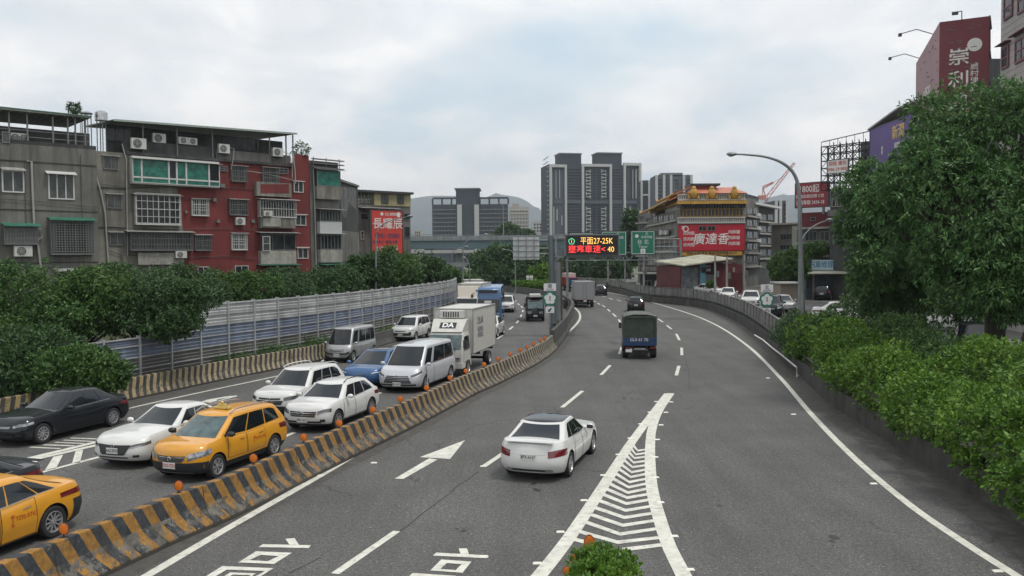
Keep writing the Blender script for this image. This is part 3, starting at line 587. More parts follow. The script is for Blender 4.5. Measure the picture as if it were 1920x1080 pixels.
def make_car(name, label, cat, sp, group=None):
    root = thing(name, label, cat, group=group); B = Body(sp); P = sp['paint']; cl = sp.get('clad', .06); clm = sp.get('cladmat', M_PLAS)
    # --- body shell
    qs = [0, cl, .2, .34, .48, .6, .7, .8, .88, .94, 1.0] if cl else [0, .08, .2, .34, .48, .6, .7, .8, .88, .94, 1.0]
    mb = MB(); n = len(TS); rows = [[B.low(t, q) for t in TS] for q in qs]; mb.grid(rows, 0, True)
    nq_ = len(qs)
    if cl:
        for i in range(n): mb.m[i] = 1
    # top skin, pairing mirrored points
    def cap(ring, crown, mi, nlat=8):
        order = list(range(7, 14)) + list(range(14, 14 + 44)) + list(range(58, 58 + 8)); pairs = []
        for i in order:
            t = TS[i]; tm = (1 - t) % 4; j = min(range(n), key=lambda k: min(abs(TS[k] - tm), 4 - abs(TS[k] - tm))); pairs.append((i, j))
        g = []
        for i, j in pairs:
            a, b = ring[i], ring[j]; hw = abs(a.y - b.y) / 2; r_ = []
            for k in range(nlat + 1):
                u = k / nlat; p = a.lerp(b, u); v = 1 - (2 * u - 1) ** 2; p = Vector((p.x, p.y, p.z + crown * min(1, (hw / (sp['W'] * .4))) * v)); r_.append(p)
            g.append(r_)
        mb.grid(g, mi)
    cap(rows[-1], sp.get('crown', .05), 0); cap(rows[0], 0, 1)
    body = mb.build('body', [P, M_UNDER if clm is None else clm], root, local=True)
    wr = sp['wr']; cuts = []
    for ax_ in (sp['fa'], sp['ra']):
        for s in (1, -1):
            c = MB(); c.cyl((ax_, s * (sp['W'] / 2 - .08), wr), (0, 1, 0), wr * 1.17, .56, 36); cuts.append(c.build('c', [M_UNDER, M_UNDER], None))
            for p_ in cuts[-1].data.polygons: p_.material_index = 1
    carve(body, cuts)
    for p_ in body.data.polygons: p_.use_smooth = True
    body.data.set_sharp_from_angle(angle=R(32))
    # --- greenhouse
    us = [0, .12, .3, .5, .7, .86, .95, 1.0]; mb = MB(); rows = [[B.gh(t, u) for t in TS] for u in us]; rows[-1] = [Vector((p.x * .985 + .015 * (sp['gh'][1] + sp['gh'][2]) / 2, p.y * .955, p.z + .016)) for p in rows[-1]]
    mb.grid(rows, 0, True); cap(rows[-1], .045, 1)
    mb.build('cabin', [P, sp.get('roof', P)], root, local=True, smooth='all')
    gl = sp.get('glass', M_GLASS); O = .006
    B.patch(B.gh, .035, .965, .05, .955, O, 14, 8).build('windscreen', sp.get('wsglass', gl), root, local=True, smooth='all')
    B.patch(B.gh, 2.05, 2.95, sp.get('rw0', .10), .93, O, 12, 6).build('rear_window', gl, root, local=True, smooth='all')
    top_ = sp.get('wtop', .86)
    for s in (0, 1):
        for a, b in sp['wins']:
            t0, t1 = (1 + a, 1 + b) if s == 0 else (4 - b, 4 - a)
            first_ = (a == sp['wins'][0][0]); last_ = (b == sp['wins'][-1][1]); nt = 10
            def f1(k, a=a, b=b, s=s):
                kk = k if s == 0 else 1 - k; t_ = a + (b - a) * kk; v = top_
                if last_ and sp.get('taperwin', True): v = top_ - (sp.get('tw', .25)) * max(0, (kk - .45) / .55) ** 2
                return v
            w_ = B.patch(B.gh, t0, t1, .10, f1, O, nt, 5).build('side_window', gl, root, local=True, smooth='all')
        if sp.get('trim'):
            t0, t1 = (1 + sp['wins'][0][0] - .01, 1 + sp['wins'][-1][1] + .01); t0, t1 = (t0, t1) if s == 0 else (5 - t1, 5 - t0)
            B.patch(B.gh, t0, t1, .055, .095, .008, 16, 1).build('window_trim', M_CHR, root, local=True)
    # --- doors: seam gap and panel
    for s in (0, 1):
        for a, b in sp['doors']:
            t0, t1 = (1 + a, 1 + b) if s == 0 else (4 - b, 4 - a); mb = B.patch(B.low, t0, t1, cl + .035 if cl else .07, .985, .003, 12, 10, mi=1)
            g = .0035; B.patch(B.low, t0 + g, t1 - g, (cl + .035 if cl else .07) + .012, .975, .006, 12, 10, mb, 0); d = mb.build('door', [P, M_UNDER], root, local=True, smooth='all')
            h_ = (t1 - .028 if s == 0 else t0 + .028); h0, h1 = (h_ - .045, h_) if s == 0 else (h_, h_ + .045)
            B.patch(B.low, h0, h1, .80, .825, .03, 5, 2).build('handle', sp.get('handle', P), d, local=True, smooth=True)
    # --- front end
    hl = sp.get('hl', dict(t=(-.10, .19), q=(.60, .84), slope=.08)); hm = sp.get('hlmat', M_LAMP)
    for s in (0, 1):
        a, b = hl['t']
        def q0(k, s=s): kk = k if s == 0 else 1 - k; return hl['q'][0] + hl['slope'] * (1 - kk) * 1.0
        def q1(k, s=s): kk = k if s == 0 else 1 - k; return hl['q'][1] + hl['slope'] * (1 - kk) * .55 - .05 * max(0, kk - .6)
        t0, t1 = (a, b) if s == 0 else (1 - b, 1 - a)
        h_ = B.patch(B.low, t0, t1, q0, q1, .006, 12, 4).build('headlight', hm, root, local=True, smooth='all')
        if sp.get('drl'):
            B.patch(B.low, t0 + .01, t1 - .01, lambda k, s=s: q0(k) + .01, lambda k, s=s: q0(k) + .035, .010, 10, 1).build('running_lamp', M_DRL if sp['drl'] == 2 else M_CHR, h_, local=True)
    for gq in sp.get('grille', [(.27, .73, .50, .72, 'bars')]):
        a, b, q0_, q1_, kind = gq[:5]; inset = gq[5] if len(gq) > 5 else .04
        if inset < 0: fa = lambda k: q0_ ; fb = lambda k: q1_
        wid = b - a; c_ = (a + b) / 2
        mb = MB(); nq_ = 6; rows_ = []
        for j in range(nq_ + 1):
            v = j / nq_; shrink = abs(inset) * ((1 - v) if inset > 0 else v); rows_.append([B.low(c_ + (wid / 2 - shrink) * (2 * i / 12 - 1), q0_ + (q1_ - q0_) * v) + X * .008 for i in range(13)])
        mb.grid(rows_); gr = mb.build('grille', M_PLAS, root, local=True, smooth='all')
        if kind.startswith('bars'):
            nb = int(kind[4:] or 3)
            for j in range(nb):
                v = (j + .7) / (nb + .4); shrink = abs(inset) * ((1 - v) if inset > 0 else v); q = q0_ + (q1_ - q0_) * v
                mb = MB(); rr = []
                for dq in (-.012, .012): rr.append([B.low(c_ + (wid / 2 - shrink - .008) * (2 * i / 12 - 1), q + dq) + X * .016 for i in range(13)])
                mb.grid(rr); mb.build('grille_bar', M_CHR, gr, local=True)
        if kind.endswith('!'):
            pass
        if sp.get('frame') and (a, b) == sp['grille'][0][:2]:
            mb = MB()
            for q_a, q_b in ((q0_ - .022, q0_), ):
                mb.grid([[B.low(c_ + (wid / 2 - (abs(inset) if inset > 0 else 0)) * (2 * i / 12 - 1), q) + X * .014 for i in range(13)] for q in (q_a, q_b)])
            for sg in (-1, 1):
                rr = []
                for j in range(7):
                    v = j / 6; shrink = abs(inset) * ((1 - v) if inset > 0 else v); q = q0_ + (q1_ - q0_) * v; rr.append([B.low(c_ + sg * (wid / 2 - shrink + d_), q) + X * .014 for d_ in (-.002, .016)])
                mb.grid(rr)
            mb.build('grille_frame', sp['frame'], gr, local=True)
    p = B.low(.5, sp.get('pq', .42)); 
    if sp.get('plate'):
        mb = MB(); x0 = p.x + .012; mb.box(x0, x0 + .014, -.19, .19, p.z - .08, p.z + .08); pl = mb.build('number_plate', M_PLATE, root, local=True, bevel=.004)
        text(sp['plate'], .125, sp.get('platem', M_PTXT), pl, (x0 + .016, 0, p.z), Y_, Z_, 'plate_number', ext=.001, squeeze=.72, local=True, bold=.001)
    if sp.get('emblem'):
        q = B.low(.5, sp['emblem']); mb = MB(); mb.lathe((q.x + .02, 0, q.z), X, [(.062, -.008), (.075, 0), (.062, .008), (.058, 0), (.062, -.008)], 20)
        for k in range(3):
            a = math.pi / 2 + k * 2 * math.pi / 3; mb.frame(Vector((q.x + .02, 0, q.z)), Vector((0, math.cos(a), math.sin(a))), Vector((0, -math.sin(a), math.cos(a))), X, 0, .065, -.007, .007, -.006, .006)
        mb.build('emblem', M_CHR, root, local=True)
    elif sp.get('badge'):
        q = B.low(.5, sp['badge']); mb = MB(); mb.lathe((q.x + .018, 0, q.z), X, [(.045, -.01), (.06, 0), (.045, .01), (.04, 0), (.045, -.01)], 18); mb.frame(Vector((q.x + .018, 0, q.z)), Y_, Z_, X, -.05, .05, -.008, .008, -.005, .005); mb.build('badge', M_CHR, root, local=True)
    if sp.get('bumper'): B.patch(B.low, -.10, 1.10, .02, sp['bumper'], .005, 30, 6).build('front_bumper', M_PLAS, root, local=True, smooth='all'); B.patch(B.low, .12, .88, .03, .075, .012, 14, 1).build('bumper_trim', M_CHR, root, local=True)
    # bumper intakes and fog lamps
    for a, b, q0_, q1_ in sp.get('intake', [(.18, .82, .16, .27)]):
        B.patch(B.low, a, b, q0_, q1_, .006, 12, 3).build('air_intake', M_PLAS, root, local=True, smooth='all')
        if sp.get('fogs', True) and (a, b) == tuple(sp.get('intake', [(.18, .82)])[0][:2]):
            for s in (0, 1): t0 = .01 if s == 0 else .87; B.patch(B.low, t0, t0 + .12, q0_ + .05, q1_ + .10, .006, 6, 3).build('fog_lamp', M_PLAS, root, local=True, smooth='all')
    # --- rear end
    tl = sp.get('tl', dict(t=(-.13, .13), q=(.62, .80)))
    for s in (0, 1):
        c_ = 3.0 if s else 2.0
        a, b = (c_ + tl['t'][0], c_ + tl['t'][1]) if s == 0 else (c_ - tl['t'][1], c_ - tl['t'][0])
        B.patch(B.low, a, b, lambda k, s=s: tl['q'][0] + (.03 * (k if s else 1 - k)), lambda k, s=s: tl['q'][1] - .03 * abs(k - .5), .007, 12, 4).build('tail_light', M_TAIL, root, local=True, smooth='all')
    if sp.get('rplate'):
        p = B.low(2.5, sp.get('rpq', .58)); x0 = p.x - .012; mb = MB(); mb.box(x0 - .014, x0, -.19, .19, p.z - .08, p.z + .08); pl = mb.build('number_plate', M_PLATE, root, local=True, bevel=.004)
        text(sp['rplate'], .13, sp.get('platem', M_PTXT), pl, (x0 - .016, 0, p.z), -Y_, Z_, 'plate_number', ext=.001, squeeze=.74, local=True, bold=.001)
    B.patch(B.low, 2.12, 2.88, .10, .17, .006, 12, 2).build('rear_valance', M_PLAS, root, local=True, smooth='all')
    if sp.get('exhaust'):
        for s in (0, 1):
            a = 2.10 if s == 0 else 2.76; B.patch(B.low, a, a + .14, .105, .165, .016, 5, 2).build('exhaust_tip', M_CHR, root, local=True)
    if sp.get('rtrim'): B.patch(B.low, 2.22, 2.78, sp['rtrim'], sp['rtrim'] + .018, .010, 10, 1).build('boot_trim', M_CHR, root, local=True)
    if sp.get('spoiler'):
        mb = MB(); zz = interp(sp['belt'], -sp['L'] / 2 + .18) + .045; mb.frame(Vector((-sp['L'] / 2 + .16, 0, zz)), X, Y_, Z_, -.09, .06, -sp['W'] * .36, sp['W'] * .36, -.005, .018); mb.build('boot_lip', P, root, local=True, bevel=.005)
    # --- mirrors
    for s in (1, -1):
        xm = sp['gh'][0] - sp.get('mx', .48); p = B.gh(1.12 if s > 0 else 3.88, .05); q = Vector((xm, s * (sp['W'] / 2 + .10), interp(sp['belt'], xm) + sp.get('mz', .07)))
        mb = MB(); mb.ball(q, .075, .115, .075, 12, 8); mb.frame(q, X, Y_ * s, Z_, -.03, .03, -.22, -.02, -.065, -.035); mr = mb.build('mirror', sp.get('mirror', P), root, local=True, smooth=True)
        mb = MB(); mb.frame(q, X, Y_, Z_, -.078, -.07, -.085, .085, -.05, .05); mb.build('mirror_glass', M_GLASS, mr, local=True)
    # --- wheels
    for ax_ in (sp['fa'], sp['ra']):
        for s in (1, -1): wheel_parts(root, ax_, s * (sp['W'] / 2 - .125), wr, .23, sp.get('rim', 5), s)
    mb = MB(); mb.box(sp['ra'] - .3, sp['fa'] + .3, -sp['W'] * .36, sp['W'] * .36, sp['zb'] - .03, sp['zb'] + .04); mb.build('underbody', M_UNDER, root, local=True)
    if sp.get('rails'):
        for s in (1, -1):
            xC, xB = sp['gh'][2], sp['gh'][1]; pts = []
            for k in range(9):
                x = xB - .12 + (xC + .10 - xB + .12) * k / 8; yy = s * sp['W'] / 2 * sp.get('wroof', .67) * .90; z = B.roofz(x) - .02 + (.075 if 0 < k < 8 else .01); pts.append((x, yy, z))
            mb = MB(); mb.tube(pts, .017, 8); mb.build('roof_rail', sp['rails'], root, local=True, smooth=True)
    if sp.get('taxi'):
        x = sp['gh'][1] - .55; z = B.roofz(x) + .03; mb = MB(); mb.frame(Vector((x, 0, z)), X, Y_, Z_, -.10, .10, -.24, .24, -.02, .035); mb.frame(Vector((x, 0, z)), X, Y_, Z_, -.045, .045, -.13, .13, .035, .11); mb.ball((x, 0, z + .15), .05, .05, .05, 12, 8); mb.build('taxi_sign', mat('taxi_lamp', (.55, .40, .13), .4), root, local=True, bevel=.008)
        mb = MB(); mb.tube([(x + .18, .25, z - .04), (x + .05, .25, z + .16)], .006, 6); mb.build('aerial', M_PLAS, root, local=True)
    if sp.get('fin'):
        x = sp['gh'][2] + .25; z = B.roofz(x) + .03; mb = MB(); mb.add([(x - .12, -.02, z), (x + .1, -.02, z), (x + .1, .02, z), (x - .12, .02, z), (x - .1, 0, z + .075)], [(0, 1, 4), (1, 2, 4), (2, 3, 4), (3, 0, 4), (0, 3, 2, 1)]); mb.build('antenna_fin', P, root, local=True)
    for s_txt in sp.get('sidetext', []):
        body_t, x, z, sz = s_txt[:4]
        for s in (1, -1):
            tt = 1 + (1 - (2 * x / sp['L'])) / 2; tt = tt if s > 0 else 5 - tt; q = B.low(tt, z)
            text(body_t, sz, M_RTXT, root, (q.x, q.y + s * .012, q.z), Vector((-s, 0, 0)), Z_, 'door_lettering', ext=.0015, local=True)
    # wipers
    mb = MB()
    for y0, y1 in ((.45, -.1), (-.1, -.6)):
        a = B.gh(.5 + y0 / sp['W'], .06); b = B.gh(.5 + y1 / sp['W'], .09); mb.tube([a + X * .02 + Z_ * .01, b + X * .02 + Z_ * .01], .009, 5)
    mb.build('wiper', M_PLAS, root, local=True)
    return root
def sedan_spec(L, W, H, paint, hood=.93, deck=1.0, **k):
    h = L / 2; sp = dict(L=L, W=W, H=H, zb=.19, paint=paint, belt=[(-h, deck - .06), (-h + .35, deck), (-h + 1.1, deck - .02), (0, .93), (h - 1.45, hood + .01), (h - .7, hood - .04), (h - .2, hood - .09), (h, hood - .14)],
              nose=[(0, .16), (.15, .03), (.4, .0), (.6, .03), (.8, .055), (.92, .11), (1, .20)], tail=[(0, .18), (.15, .04), (.4, .0), (.65, .03), (.85, .06), (1, .10)],
              gh=(h - 1.38, h - 2.22, -h + 1.22, -h + .50), wr=.325, fa=h - .90, ra=-h + 1.02, wins=[(.155, .395), (.41, .66), (.675, .80)], doors=[(.30, .50), (.505, .69)], grille=[(.27, .73, .55, .80, 'bars3', .05)], wroof=.66, rdrop=.05)
    sp.update(k); return sp
def suv_spec(L, W, H, paint, hood=1.06, belt=1.08, **k):
    h = L / 2; sp = dict(L=L, W=W, H=H, zb=.23, paint=paint, belt=[(-h, belt), (-h + .6, belt + .03), (0, belt - .05), (h - 1.2, hood), (h - .6, hood - .06), (h - .2, hood - .07), (h, hood - .12)],
              nose=[(0, .14), (.15, .03), (.4, .0), (.6, .01), (.85, .04), (.93, .08), (1, .16)], tail=[(0, .16), (.15, .03), (.4, .0), (.7, .02), (1, .07)],
              gh=(h - 1.12, h - 1.85, -h + .42, -h + .09), wr=.36, fa=h - .88, ra=-h + .98, wins=[(.14, .36), (.375, .60), (.615, .83)], doors=[(.29, .48), (.485, .68)], grille=[(.27, .73, .48, .72, 'bars3', .05)], wroof=.70, clad=.16, tl=dict(t=(-.15, .10), q=(.68, .88)), rw0=.15, rdrop=.08)
    sp.update(k); return sp
def place(root, sp, px, ang, anchor):
    """anchor names the point of the vehicle seen at the survey pixel; ang = heading, degrees clockwise from +Y"""
    ax_, ay, az = anchor; g = G(px[0], px[1], az); a = R(90 - ang); c, s = math.cos(a), math.sin(a)
    root.location = (g.x - (ax_ * c - ay * s), g.y - (ax_ * s + ay * c), 0); root.rotation_euler = (0, 0, a)
# --- the queue on the left carriageway, heading towards the camera (180 + lane angle)
T = 180
def FWL(sp): return (sp['fa'], sp['W'] / 2, 0)
def FWR(sp): return (sp['fa'], -sp['W'] / 2, 0)
def RWR(sp): return (sp['ra'], -sp['W'] / 2, 0)
def RWL(sp): return (sp['ra'], sp['W'] / 2, 0)
def FC(sp): return (sp['L'] / 2, 0, .2)
S1 = sedan_spec(4.83, 1.82, 1.47, P_BLACK, trim=1, rim=10, hl=dict(t=(-.10, .19), q=(.66, .80), slope=.07), grille=[(.22, .78, .62, .78, 'bars2', .03)], handle=P_BLACK, badge=.76)
c = make_car('black_sedan', 'black saloon car with chrome window trim on the hatched far left lane', 'car', S1); place(c, S1, (83, 832), T + 19, FWL(S1))
S2 = sedan_spec(4.58, 1.80, 1.45, P_WHITE, hood=.95, hlmat=M_LAMPD, hl=dict(t=(-.10, .22), q=(.62, .77), slope=.09), drl=1, grille=[(.20, .80, .34, .78, 'mesh', .09)], frame=M_PLAS, plate='AAZ-0970', pq=.52, badge=.74, intake=[(.22, .78, .17, .235)], gh=(.88, .02, -1.15, -1.95), wins=[(.14, .40), (.415, .66), (.675, .80)])
c = make_car('white_sedan', 'white saloon with a big dark grille beside the yellow people carrier', 'car', S2); place(c, S2, (210, 868), T + 17, FC(S2))
S3 = suv_spec(4.42, 1.74, 1.60, P_TAXI, hood=1.04, belt=1.03, zb=.22, clad=.24, gh=(1.42, .56, -1.78, -2.12), wroof=.72, wins=[(.10, .375), (.39, .64), (.655, .86)], rails=M_CHR, taxi=1, rim=6, wr=.325, fa=1.35, ra=-1.25, plate='TDD-7233', platem=M_PRED, pq=.33, hl=dict(t=(-.13, .20), q=(.50, .76), slope=.16), grille=[(.22, .78, .48, .70, 'bars3', .07)], badge=.60, frame=M_CHR, mirror=M_PLAS, handle=M_PLAS, wsglass=M_GLASSL, sidetext=[('TDD-7233', -.55, .66, .11), ('個\n人', -.25, .66, .10)], intake=[(.30, .70, .05, .10)], tw=.12, bf=.22, bumper=.44)
c = make_car('yellow_people_carrier', 'yellow people carrier taxi with roof rails and black lower bumper beside the median', 'taxi', S3); place(c, S3, (410.5, 897), T + 18.5, FWL(S3))
S4 = suv_spec(4.60, 1.85, 1.69, P_WHITE, hlmat=M_LAMPD, hl=dict(t=(-.10, .18), q=(.64, .82), slope=.05), grille=[(.18, .82, .42, .66, 'mesh', .05), (.24, .76, .70, .79, 'mesh', .02)], badge=.74, rails=P_WHITE, fin=1, mirror=P_WHITE, intake=[(.12, .88, .16, .36)], wins=[(.12, .36), (.375, .60), (.615, .84)], frame=P_WHITE)
c = make_car('white_suv', 'white sport utility car with a wide black grille behind the white crossover', 'car', S4); place(c, S4, (504, 778), T + 16.5, FC(S4))
S5 = suv_spec(4.42, 1.80, 1.50, P_WHITE, hood=1.0, belt=1.0, clad=.10, wroof=.68, gh=(1.15, .42, -1.55, -1.98), hlmat=M_LAMPD, hl=dict(t=(-.08, .19), q=(.58, .78), slope=.10), drl=1, grille=[(.21, .79, .48, .75, 'bars2', .04)], frame=M_CHR, emblem=.635, plate='BBR-3657', pq=.30, intake=[(.10, .90, .14, .24)], rails=M_PLAS, tw=.42, wr=.34, rim=5, trim=1)
c = make_car('white_crossover', 'white crossover with a star emblem in its grille beside the median reflectors', 'car', S5); place(c, S5, (636, 806), T + 16.5, FWL(S5))
def van_spec(L, W, H, paint, **k):
    h = L / 2; sp = dict(L=L, W=W, H=H, zb=.22, paint=paint, belt=[(-h, 1.08), (0, 1.05), (h - 1.1, 1.04), (h - .6, 1.02), (h - .2, .90), (h, .80)], nose=[(0, .12), (.15, .02), (.45, 0), (.7, .02), (.85, .07), (1, .17)], tail=[(0, .10), (.2, .01), (1, .03)],
              gh=(h - .62, h - 1.42, -h + .16, -h + .04), wr=.33, fa=h - 1.0, ra=-h + 1.05, wins=[(.11, .275), (.32, .60), (.62, .93)], doors=[(.20, .36), (.38, .60)], rc=.26, wroof=.78, gr=.10, rdrop=.04, clad=.05, tl=dict(t=(-.06, .08), q=(.45, .98)), taperwin=False, wtop=.84, grille=[(.20, .80, .50, .78, 'bars4', .06)], gbf=.16, crown=.03, mx=.35)
    sp.update(k); return sp
S6 = van_spec(4.07, 1.66, 1.93, P_SILV, gh=(1.78, 1.22, -1.9, -2.0), fa=1.50, ra=-1.35, wins=[(.06, .24), (.30, .53), (.55, .73), (.75, .93)], hl=dict(t=(-.05, .17), q=(.68, .82), slope=.02), grille=[(.22, .78, .66, .80, 'bars2', .02)], plate='BGX-6519', pq=.30, intake=[(.10, .90, .34, .48)], belt=[(-2.03, 1.02), (0, 1.02), (1.3, 1.02), (1.75, .98), (2.03, .86)])
c = make_car('silver_van', 'small silver van with sliding side windows in the far lane before the noise wall', 'van', S6); place(c, S6, (664, 679.5), T + 14, FWL(S6))
S7 = suv_spec(4.75, 1.92, 1.62, P_BLUE, hood=.98, belt=1.03, clad=.08, gh=(1.55, .42, -1.5, -2.15), hl=dict(t=(-.08, .17), q=(.72, .79), slope=.04), drl=2, grille=[(.3, .7, .10, .18, 'mesh', .03)], roof=M_GLASS, intake=[(.2, .8, .14, .26)], wroof=.64, handle=P_BLUE, fogs=False)
c = make_car('blue_electric_car', 'metallic blue car with slim headlamps and dark glass roof beside the large white van', 'car', S7); place(c, S7, (671, 722), T + 15.5, FC(S7))
S8 = van_spec(5.30, 1.97, 1.99, P_SILVW, gh=(1.98, 1.12, -2.45, -2.6), fa=1.62, ra=-1.60, wins=[(.07, .235), (.30, .62), (.63, .93)], belt=[(-2.65, 1.12), (0, 1.10), (1.4, 1.12), (1.95, 1.10), (2.3, 1.02), (2.65, .88)], hl=dict(t=(-.09, .17), q=(.64, .82), slope=.08), hlmat=M_LAMPD, drl=2, grille=[(.17, .83, .30, .78, 'bars4', -.06)], frame=M_CHR, badge=.78, plate='RDN-6555', pq=.235, intake=[(.03, .97, .12, .235)], fogs=False, trim=1, rim=7, wr=.35, roof=P_SILVW)
c = make_car('large_white_van', 'large pearl white passenger van with a tall chrome grille beside the median barrier', 'van', S8); place(c, S8, (800.5, 733), T + 15.5, FWL(S8))
S9 = suv_spec(4.48, 1.75, 1.70, P_WHITE, hood=1.04, belt=1.05, gh=(1.30, .62, -1.95, -2.15), wroof=.74, hl=dict(t=(-.06, .18), q=(.68, .77), slope=.04), grille=[(.25, .75, .66, .74, 'bars1', .02)], plate='BFW-2086', pq=.30, intake=[(.06, .94, .22, .50)], wr=.32, clad=.10, wins=[(.12, .36), (.375, .62), (.635, .88)], tw=.1)
c = make_car('white_minivan', 'white minivan with split lamps in the far lane beyond the silver van', 'car', S9); place(c, S9, (781, 639), T + 14, FWL(S9))
S10 = suv_spec(4.6, 1.85, 1.68, P_GREYD, clad=.1, hl=dict(t=(-.06, .17), q=(.66, .76), slope=.05), plate='BLM-0273')
c = make_car('dark_suv', 'dark grey sport utility car between the white minivan and the box truck', 'car', S10); place(c, S10, (822, 627), T + 12, FC(S10))
S11 = sedan_spec(4.5, 1.77, 1.50, P_WHITE, rim=5)
c = make_car('white_hatchback', 'white car mostly hidden behind the box of the white truck', 'car', S11); place(c, S11, (907, 630), T + 9, FC(S11))
S12 = suv_spec(4.5, 1.8, 1.75, P_WHITE)
c = make_car('white_suv', 'white car tucked behind the blue bus at the far bend', 'car', S12); place(c, S12, (948, 583), T + 3, FC(S12))
# near yellow taxi and the dark car beyond it
S13 = sedan_spec(4.65, 1.83, 1.45, P_TAXI, trim=1, rim=10, wr=.335, sidetext=[('TDS-5763', -.62, .62, .13), ('個\n人\n車', -.28, .60, .09)], tl=dict(t=(-.17, .20), q=(.70, .86)), handle=M_CHR, deck=1.03, clad=.06, gh=(.95, .12, -1.0, -1.98), wins=[(.15, .40), (.415, .66), (.675, .83)], rplate='TDS-5763', platem=M_PRED)
c = make_car('yellow_taxi', 'yellow saloon taxi leaving the left edge of the view beside the median', 'taxi', S13); place(c, S13, (104, 1008), T + 17.5, RWL(S13))
# black rear bumper and lower quarter of that taxi
Bd = Body(S13); mbp = Bd.patch(Bd.low, 1.90, 3.10, .03, .60, .008, 34, 6); mbp.build('rear_bumper', M_PLAS, c, local=True, smooth='all')
S14 = sedan_spec(4.75, 1.84, 1.46, P_GREYD, trim=1, deck=1.02, tl=dict(t=(-.16, .22), q=(.72, .86)), spoiler=1)
c = make_car('dark_sedan', 'dark grey saloon, only its boot and red lamp in view beyond the yellow taxi', 'car', S14); place(c, S14, (36, 965), T + 17.5, RWL(S14))
# --- right carriageway, heading away
S15 = sedan_spec(4.69, 1.81, 1.44, P_WHITE, roof=M_GLASS, rplate='BPX-6167', rpq=.60, rim=5, exhaust=1, rtrim=.70, spoiler=1, tl=dict(t=(-.125, .20), q=(.57, .80)), deck=1.03, wr=.33, wroof=.68, emblem=.70, gh=(.97, .10, -1.10, -1.88), rw0=.08, rc=.40, br=.16, trim=1, clad=.04)
c = make_car('white_saloon', 'white saloon with a black glass roof seen from behind beside the gore', 'car', S15); place(c, S15, (1072, 893), 18, RWR(S15))
S16 = suv_spec(4.6, 1.84, 1.62, P_BLACK, rplate='BJD-2287', tl=dict(t=(-.15, .25), q=(.66, .80)))
c = make_car('black_hatchback', 'black car driving away just beyond the canvas covered blue truck', 'car', S16); place(c, S16, (1192.5, 582), 8, (-S16['L'] / 2, 0, .2))
S17 = suv_spec(4.5, 1.8, 1.62, P_GREYD, tl=dict(t=(-.15, .25), q=(.66, .80)))
c = make_car('dark_car', 'dark car at the right wall just right of the far box truck', 'car', S17); place(c, S17, (1128, 552), 2, (-S17['L'] / 2, 0, .2))
